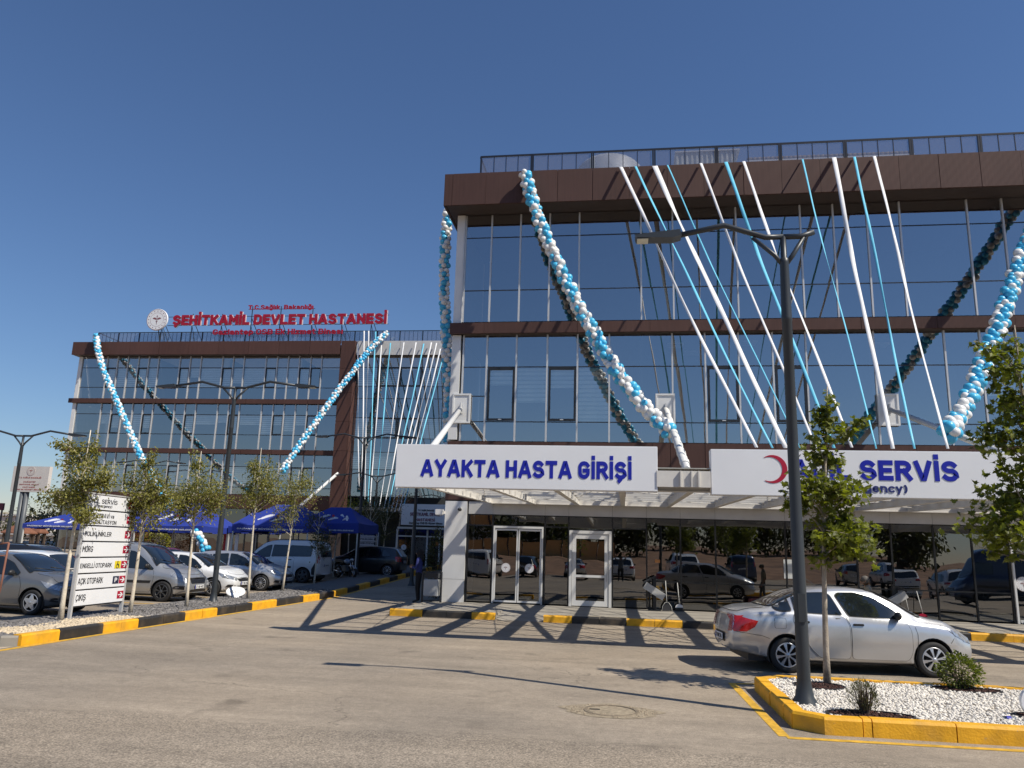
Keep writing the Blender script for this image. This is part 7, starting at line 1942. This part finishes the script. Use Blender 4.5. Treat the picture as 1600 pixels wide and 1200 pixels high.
# ================================================================== people
SKIN = mat('skin', (.36, .20, .13), .5, var=.04)
def person(label, loc, face, H_, shirt, trousers, hair, pose, hair_kind='short', sleeve=.5, shoes=None, name='person'):
    """pose: dict of joint overrides in units of height, x to the person's front, y to the left"""
    J = dict(pelvis=(0, 0, .52), waist=(0, 0, .60), chest=(.0, 0, .72), neckb=(0, 0, .815), neck=(.006, 0, .855), head=(.012, 0, .90), crown=(.005, 0, .955),
             shL=(0, .105, .80), elL=(-.01, .135, .63), wrL=(.03, .14, .49), haL=(.045, .14, .445), shR=(0, -.105, .80), elR=(-.01, -.135, .63), wrR=(.03, -.14, .49), haR=(.045, -.14, .445),
             hiL=(0, .052, .49), knL=(.01, .058, .275), anL=(-.01, .06, .05), toL=(.085, .065, .018), hiR=(0, -.052, .49), knR=(.01, -.058, .275), anR=(-.01, -.06, .05), toR=(.085, -.065, .018))
    J.update(pose)
    Rr = dict(pelvis=.068, waist=.060, chest=.072, neckb=.042, neck=.028, head=.046, crown=.030, shL=.034, elL=.024, wrL=.016, haL=.019, shR=.034, elR=.024, wrR=.016, haR=.019,
              hiL=.052, knL=.034, anL=.022, toL=.018, hiR=.052, knR=.034, anR=.022, toR=.018)
    E_ = [('pelvis', 'waist'), ('waist', 'chest'), ('chest', 'neckb'), ('neckb', 'neck'), ('neck', 'head'), ('head', 'crown'), ('neckb', 'shL'), ('shL', 'elL'), ('elL', 'wrL'), ('wrL', 'haL'), ('neckb', 'shR'), ('shR', 'elR'), ('elR', 'wrR'), ('wrR', 'haR'),
          ('pelvis', 'hiL'), ('hiL', 'knL'), ('knL', 'anL'), ('anL', 'toL'), ('pelvis', 'hiR'), ('hiR', 'knR'), ('knR', 'anR'), ('anR', 'toR')]
    ks = list(J); me = bpy.data.meshes.new('body')
    me.from_pydata([tuple(c * H_ for c in J[k]) for k in ks], [(ks.index(a), ks.index(b)) for a, b in E_], [])
    o = bpy.data.objects.new('body', me); C.objects.link(o)
    sk = o.modifiers.new('s', 'SKIN'); sk.use_smooth_shade = True
    for i, k in enumerate(ks):
        w = 1.25 if k in ('chest', 'waist', 'pelvis') else 1.0
        me.skin_vertices[0].data[i].radius = (Rr[k] * H_, Rr[k] * H_ * w) if True else 0
        me.skin_vertices[0].data[i].use_root = (k == 'pelvis')
    o.modifiers.new('ss', 'SUBSURF').levels = 2
    dg = bpy.context.evaluated_depsgraph_get(); dg.update()
    m2 = bpy.data.meshes.new_from_object(o.evaluated_get(dg)); bpy.data.objects.remove(o)
    t = thing(name, label, 'person', loc, face, local=True)
    mats = [SKIN, shirt, trousers, shoes or PLAS]
    m2.materials.clear()
    for m in mats: m2.materials.append(m)
    V = {k: Vector(J[k]) * H_ for k in J}
    def segd(p, a, b):
        d = b - a; tt = max(0, min(1, (p - a).dot(d) / d.dot(d))); return (p - a - d * tt).length, tt
    for f in m2.polygons:
        c = f.center; best = min((segd(c, V[a], V[b]) + (a, b) for a, b in E_), key=lambda s: s[0])
        a, b, tt = best[2], best[3], best[1]
        mi = 1
        if (a, b) in (('neckb', 'neck'),): mi = 1 if tt < .2 else 0
        elif b in ('head', 'crown'): mi = 0
        elif a[:2] == 'el' or a[:2] == 'wr': mi = 0 if sleeve < 1 else (1 if a[:2] == 'el' and tt < .95 else 0)
        elif a[:2] == 'sh': mi = 1 if tt < max(sleeve, .01) * 1.6 else 0
        elif a[:2] in ('hi', 'kn') or b[:2] == 'hi': mi = 2
        elif a[:2] == 'an': mi = 3
        elif a == 'pelvis': mi = 2 if c.z < V['pelvis'].z + .02 * H_ else 1
        f.material_index = mi; f.use_smooth = True
    b = bpy.data.objects.new('body', m2); C.objects.link(b); b.parent = t
    hd = V['head']; hc = V['crown']; r = .058 * H_
    fwd = Vector((1, 0, 0)); cc = hd.lerp(hc, .38)
    fc = MB()   # brows, eyes, nose, mouth and ears
    for s_ in (-1, 1):
        fc.ball(tuple(cc + Vector((r * .86, s_ * r * .30, 0))), r * .13, 1, 8, 6)
        fc.ball(tuple(cc + Vector((r * .02, s_ * r * .86, -r * .08))), r * .22, 0, 8, 6, (.6, .35, 1))
    fc.ball(tuple(cc + Vector((r * .92, 0, -r * .22))), r * .20, 0, 8, 6, (1, .6, 1)); fc.ball(tuple(cc + Vector((r * .84, 0, -r * .56))), r * .16, 2, 8, 6, (.5, 1.4, .4))
    fc.build('face', [SKIN, PLAS, mat('lips', (.28, .10, .08), .5)], t)
    hm = MB()
    if hair_kind == 'scarf':
        hm.ball(tuple(cc + Vector((-r * .22, 0, r * .12))), r * 1.22, 0, 18, 14, (1, .95, 1.08)); hm.tube([cc + Vector((-r * .3, 0, -r * .5)), cc + Vector((-r * .45, 0, -r * 1.7)), cc + Vector((-r * .6, 0, -r * 3.2))], [r * 1.0, r * 1.15, r * .5], 14)
        hm.build('headscarf', hair, t)
    else:
        hm.ball(tuple(cc + Vector((-r * .16, 0, r * .22))), r * 1.06, 0, 18, 14, (1, .92, .95)); hm.build('hair', hair, t)
    for s_, w_, h_ in (('L', V['wrL'], V['haL']), ('R', V['wrR'], V['haR'])):
        d = (h_ - w_).normalized(); side = Vector((0, 1, 0)) if abs(d.y) < .8 else Vector((1, 0, 0)); sd = (side - d * side.dot(d)).normalized(); pn = d.cross(sd)
        g = MB()
        for k in range(4):
            s0 = h_ + pn * ((k - 1.5) * .0095 * H_) * 1; L_ = (.036, .043, .041, .033)[k] * H_
            g.tube([s0 - d * .005 * H_, s0 + d * L_ * .5 + sd * .003, s0 + d * L_ + sd * .012 * H_], [.0055 * H_, .005 * H_, .0038 * H_], 6)
        s0 = h_ - d * .012 * H_ + pn * .016 * H_; g.tube([s0, s0 + (d * .6 + pn * .8).normalized() * .03 * H_], [.006 * H_, .0045 * H_], 6)
        g.build('hand_fingers', SKIN, t)
    return t
NAVY = mat('navy_cloth', (.03, .04, .17), .85); BLKC = mat('black_cloth', (.012, .012, .014), .9); BEI = mat('beige_check_cloth', (.30, .27, .21), .9, var=.2, scale=30); GRYH = mat('grey_hair', (.12, .11, .10), .8); GRC = mat('grey_cloth', (.10, .11, .12), .9)
walkL = dict(knL=(.05, .055, .28), anL=(.06, .06, .05), toL=(.15, .06, .02), knR=(-.02, -.055, .28), anR=(-.12, -.06, .07), toR=(-.04, -.065, .02))
p = atZ(655, 937)
person('person in navy top, black trousers and dark headscarf by the building corner', (-7.15, 27.2, 0), rad(180), 1.84, NAVY, BLKC, BLKC, dict(elR=(.02, -.14, .64), wrR=(.12, -.06, .66), haR=(.155, -.03, .68), elL=(.02, .14, .64), wrL=(.12, .06, .65), haL=(.15, .03, .66)), 'scarf', 1.0)
person('person in pale shirt standing in the shade behind the waste bin', (-6.75, 29.3, gz(29)), rad(200), 1.72, BEI, GRC, GRYH, {}, 'short', .6)
person('grey haired person in beige checked shirt walking left behind the silver sedan', (atY(1356, 920, 19.6).x, 19.6, 0), rad(176), 1.58, BEI, GRC, GRYH, dict(walkL, head=(.035, 0, .895), crown=(.045, 0, .95), elR=(-.03, -.14, .64), wrR=(.04, -.14, .52), haR=(.06, -.135, .48)), 'short', .6)
person('photographer with both arms raised, mirrored in the single white door', (-.02, -.36, 0), rad(98), 1.74, GRC, BLKC, BLKC,
       dict(shL=(0, .11, .82), elL=(.05, .19, .93), wrL=(.09, .10, 1.06), haL=(.10, .07, 1.09), shR=(0, -.11, .82), elR=(.05, -.19, .93), wrR=(.09, -.10, 1.06), haR=(.10, -.07, 1.09)), 'short', .6)

# ================================================================== small things by the doors
wb_ = thing('waste_bin', 'white waste box in a dark metal frame by the corner column', 'bin', (-6.35, 26.0, .12))
MB().box(-6.62, -6.12, 25.85, 26.15, .32, .86).build('bin_box', mat('bin_white', (.45, .46, .46), .5, var=.1), wb_, bevel=.02)
f_ = MB()
for x in (-6.68, -6.05): f_.box(x - .025, x + .025, 25.95, 26.05, .0, 1.1)
f_.box(-6.68, -6.05, 25.96, 26.04, 1.07, 1.12); f_.box(-6.68, -6.05, 25.96, 26.04, .15, .18); f_.build('frame', DARKF, wb_)
MB().box(-6.6, -6.14, 25.87, 26.13, .90, 1.06).build('lid', DARKF, wb_)
def sweep(x, col, lab):
    t = thing('dustpan', 'long handled dustpan leaning on the dark glass ' + lab, 'dustpan', (x, G - .45, .12))
    MB().tube([(x, G - .42, .30), (x - .02, G - .12, 1.05)], .013, 8).build('handle', mat('handle_pale', (.5, .5, .48), .5), t)
    pts = [(x - .16, G - .5, .13), (x - .14, G - .46, .26), (x - .06, G - .43, .38), (x + .06, G - .43, .38), (x + .14, G - .46, .26), (x + .16, G - .5, .13)]
    MB().tube(pts, .010, 6).build('rim', mat('handle_pale', (.5, .5, .48), .5), t)
    MB().add([(p[0], p[1] + .01, p[2]) for p in pts] + [(p[0], p[1] + .05, p[2]) for p in pts], [(0, 1, 2, 3, 4, 5), (11, 10, 9, 8, 7, 6)]).build('pan', PLAS, t)
    t = thing('broom', 'long handled broom leaning on the dark glass ' + lab, 'broom', (x + .38, G - .45, .12))
    x += .38
    MB().tube([(x + .02, G - .40, .32), (x - .02, G - .12, 1.0)], .013, 8).build('handle', mat('handle_pale', (.5, .5, .48), .5), t)
    MB().prism([(x - .12, .24), (x - .09, .31), (x - .02, .34), (x + .04, .34), (x + .11, .31), (x + .13, .24)], 'Y', G - .46, G - .36).build('brush_head', col, t)
    MB().box(x - .12, x + .13, G - .46, G - .36, .13, .239).build('bristles', PLAS, t)
sweep(1.35, SIGNW, 'near the disinfectant stand'); sweep(8.7, REDL, 'by the right hand stand')
for x, s_, lab in ((.95, 1, 'left of the leaning dustpan'), (8.25, -1, 'behind the bonnet of the silver sedan')):  # disinfectant stands: dark foot and post with a tilted white tray
    t = thing('disinfectant_stand', 'black stand with tilted white tray ' + lab, 'stand', (x, G - .5, .12))
    MB().box(x - .2, x + .2, G - .7, G - .3, .12, .15).build('foot', DARKF, t)
    MB().box(x - .04, x + .06, G - .54, G - .46, .15, 1.2).box(x + .14 * -s_ - .02, x + .14 * -s_ + .02, G - .40, G - .36, .15, 1.15).build('post', DARKF, t)
    MB().bar((x - .30 * s_, G - .62, .92), (x + .30 * s_, G - .62, .55), .22, .26, 0, (0, 1, 0)).build('tray', mat('tray_white', (.5, .5, .49), .5), t)
    MB().bar((x - .34 * s_, G - .70, 1.00), (x + .02 * s_, G - .56, 1.18), .05, .05).build('arm', DARKF, t)
# red bench seen past the sedan roof
rbn = thing('red_box', 'low dark red box against the glass behind the sedan', 'box', (5.0, G - .5, .12))
MB().box(3.9, 6.2, G - .7, G - .35, .12, .62).build('box_body', mat('dull_red', (.10, .012, .012), .6), rbn, bevel=.02)

# ================================================================== far left: kiosks, houses, hills
KR = mat('kiosk_roof', (.20, .085, .05), .8, var=.15)
for i, (px0, px1, Y_) in enumerate(((1, 33, 48), (44, 62, 50))):
    A_ = atY(px0, 831, Y_); B_ = atY(px1, 831, Y_); z0 = A_.z; zp = atY((px0 + px1) / 2, 815, Y_).z
    t = thing('kiosk', ['brown roofed open kiosk at the left edge behind the cars', 'second brown roofed kiosk partly behind the leftmost blue tent'][i], 'kiosk', ((A_.x + B_.x) / 2, Y_ + 1.5, gz(Y_)))
    w = B_.x - A_.x; c_ = Vector(((A_.x + B_.x) / 2, Y_ + w / 2, 0))
    MB().add([(A_.x, Y_, z0), (B_.x, Y_, z0), (B_.x, Y_ + w, z0), (A_.x, Y_ + w, z0), (c_.x, c_.y, zp), (A_.x, Y_, z0 - .08), (B_.x, Y_, z0 - .08), (B_.x, Y_ + w, z0 - .08), (A_.x, Y_ + w, z0 - .08)],
             [(0, 1, 4), (1, 2, 4), (2, 3, 4), (3, 0, 4), (0, 5, 6, 1), (1, 6, 7, 2), (2, 7, 8, 3), (3, 8, 5, 0), (5, 8, 7, 6)]).build('roof', KR, t)
    for sx in (A_.x + .15, B_.x - .15):
        for y in (Y_ + .15, Y_ + w - .15): MB().box(sx - .06, sx + .06, y - .06, y + .06, gz(Y_), z0 - .08).build('post', BARKD, t)
def house(label, px0, px1, py0, Y_, m, roof=None, storeys=2, d=9):
    A_ = atY(px0, py0, Y_); B_ = atY(px1, py0, Y_); g = gz(min(Y_, 70)) - .1
    t = thing('house', label, 'house', ((A_.x + B_.x) / 2, Y_, g)); z1 = A_.z
    MB().box(A_.x, B_.x, Y_, Y_ + d, g, z1).build('wall', m, t)
    MB().box(A_.x - .3, B_.x + .3, Y_ - .3, Y_ + d + .3, z1 + .002, z1 + .3).build('roof', roof or GREYPANEL, t)
    n = max(2, int((B_.x - A_.x) / 3)); h = (z1 - g) / storeys
    for s_ in range(storeys):
        for k in range(n):
            x = A_.x + (B_.x - A_.x) * (k + .5) / n; z = g + h * (s_ + .45)
            w_ = MB().box(x - .55, x + .55, Y_ - .06, Y_ - .01, z, z + h * .35).build('window', CARGL, t)
HW = mat('house_white', (.55, .52, .47), .8, var=.08); HB = mat('house_beige', (.45, .37, .28), .8, var=.08)
house('long low white building on the far left skyline', -60, 30, 804, 120, HW)
house('white house beyond the billboard posts at the left', 22, 60, 810, 150, HW)
house('beige house behind the leftmost birch at the left', 56, 110, 815, 170, HB)
house('white shop front beneath the brown kiosks', -30, 90, 834, 75, HW, storeys=1)
hill = []; hs = []
for k in range(61):
    a = rad(100 + k * 1.35); r_ = 900
    hill += [(r_ * math.cos(a), r_ * math.sin(a), -5), (r_ * 1.05 * math.cos(a), r_ * 1.05 * math.sin(a), 26 + 9 * math.sin(k * .5) + 5 * math.sin(k * 1.7) + 3 * math.sin(k * 4.1)), (r_ * 1.5 * math.cos(a), r_ * 1.5 * math.sin(a), -5)]
for k in range(60):
    for j in range(2): hs.append((3 * k + j, 3 * k + j + 1, 3 * k + j + 4, 3 * k + j + 3))
struct(MB().add(hill, hs), 'hills', mat('hill_earth', (.22, .19, .14), .95, var=.2, scale=.01))
pbg = atY(3, 815, 60)
t = thing('pole_sign', 'narrow dark red pole sign at the left edge of the skyline', 'sign', (pbg.x, 60, 0))
MB().box(atY(-4, 800, 60).x, atY(3, 800, 60).x, 60, 60.2, atY(0, 797, 60).z, atY(0, 786, 60).z).build('panel', mat('sign_maroon', (.12, .01, .03), .5), t); MB().box(pbg.x - .3, pbg.x - .2, 60.05, 60.15, .5, atY(0, 797, 60).z).build('post', POLE, t)
# far trees between the tents and the houses
for i, (px, py, Y_, s_, n_) in enumerate(((68, 835, 58, 2.2, 600), (118, 838, 62, 2.6, 700), (160, 840, 66, 2.4, 600), (22, 838, 90, 2.5, 500), (88, 828, 100, 4, 600))):
    c_ = atY(px, py, Y_)
    tree(['low olive tree left of the first blue tent', 'olive tree behind the first blue tent', 'olive tree behind the direction board', 'small dark tree at the left edge skyline', 'rounded tree under the billboard'][i], (c_.x, Y_, gz(min(70, Y_)) - .1), (c_.x, Y_, c_.z + s_ * .7), .12, [((0, 0, c_.z), (s_, s_, s_ * .8), 1)], n_, .35, OVAL, LEAFD if i % 2 else LEAFG, BARKD, name='olive_tree', seed=60 + i, branches=14)

# ================================================================== behind the camera (mirrored in the glass)
struct(MB().add([(-60, -8.4, .0), (60, -8.4, .0), (60, -12, .25), (-60, -12, .25), (60, -30, 1.1), (-60, -30, 1.1), (60, -60, 2.2), (-60, -60, 2.2)], [(0, 1, 2, 3)[::-1], (3, 2, 4, 5)[::-1], (5, 4, 6, 7)[::-1]]), 'earth_bank', mat('bank_earth', (.24, .14, .085), .95, var=.4, scale=.7, bump=1.0, bscale=3))
hd = thing('hoarding', 'orange plywood hoarding mirrored in the shop front glass', 'fence', (-12, -31, 1.1))
for k in range(17): MB().box(-36 + k * 2.1, -34.05 + k * 2.1, -31.05, -31, 1.0, 2.95 + .05 * (k % 3)).build('board', mat('hoarding_board', (.75, .42, .15), .8, var=.1), hd); MB().box(-34.04 + k * 2.1, -33.95 + k * 2.1, -31.1, -30.9, 1.0, 3.05).build('post', BARKD, hd)
nums = ['first', 'second', 'third', 'fourth', 'fifth', 'sixth', 'seventh', 'eighth', 'ninth', 'tenth', 'eleventh', 'twelfth', 'thirteenth', 'fourteenth', 'fifteenth', 'sixteenth']
for i in range(16):
    x = -34 + i * 4.6 + random.uniform(-1, 1); y = -39 - random.uniform(0, 7)
    tree(nums[i] + ' dark roadside tree from the left, seen only as a reflection', (x, y, 1.3), (x, y, 6.5), .2, [((0, 0, 3.2), (3.0, 2.4, 2.9), 1)], 900, .6, OVAL, LEAFD, BARKD, name='roadside_tree', seed=80 + i, branches=20)
t = thing('house', 'white office block mirrored in the left shop front panes', 'house', (-16, -75, 4)); MB().box(-34, -8, -84, -75, 3, 13).build('wall', HW, t)
for k in range(8):
    for j in range(2): MB().box(-32.5 + k * 3.1, -30.7 + k * 3.1, -74.99, -74.93, 5.5 + j * 3.6, 7.4 + j * 3.6).build('window', CARGL, t)
for x, y in ((-4.9, -3.2), (6.6, -3.2)): 
    tree('young maple across the road, mirrored %s the sedan' % ('left of' if x < 0 else 'above'), (x + 1, y - 4.5, .2), (x + 1, y - 4.5, 4.6), .05, [((0, 0, 3.0), (.8, .8, 1.3), 1)], 900, .15, MAPLE, LEAFM, BARK, name='maple_tree', seed=95 + int(x), branches=20)
print('objects', len(C.objects))
for o in LOCALS:
    if '_local' in o: del o['_local']
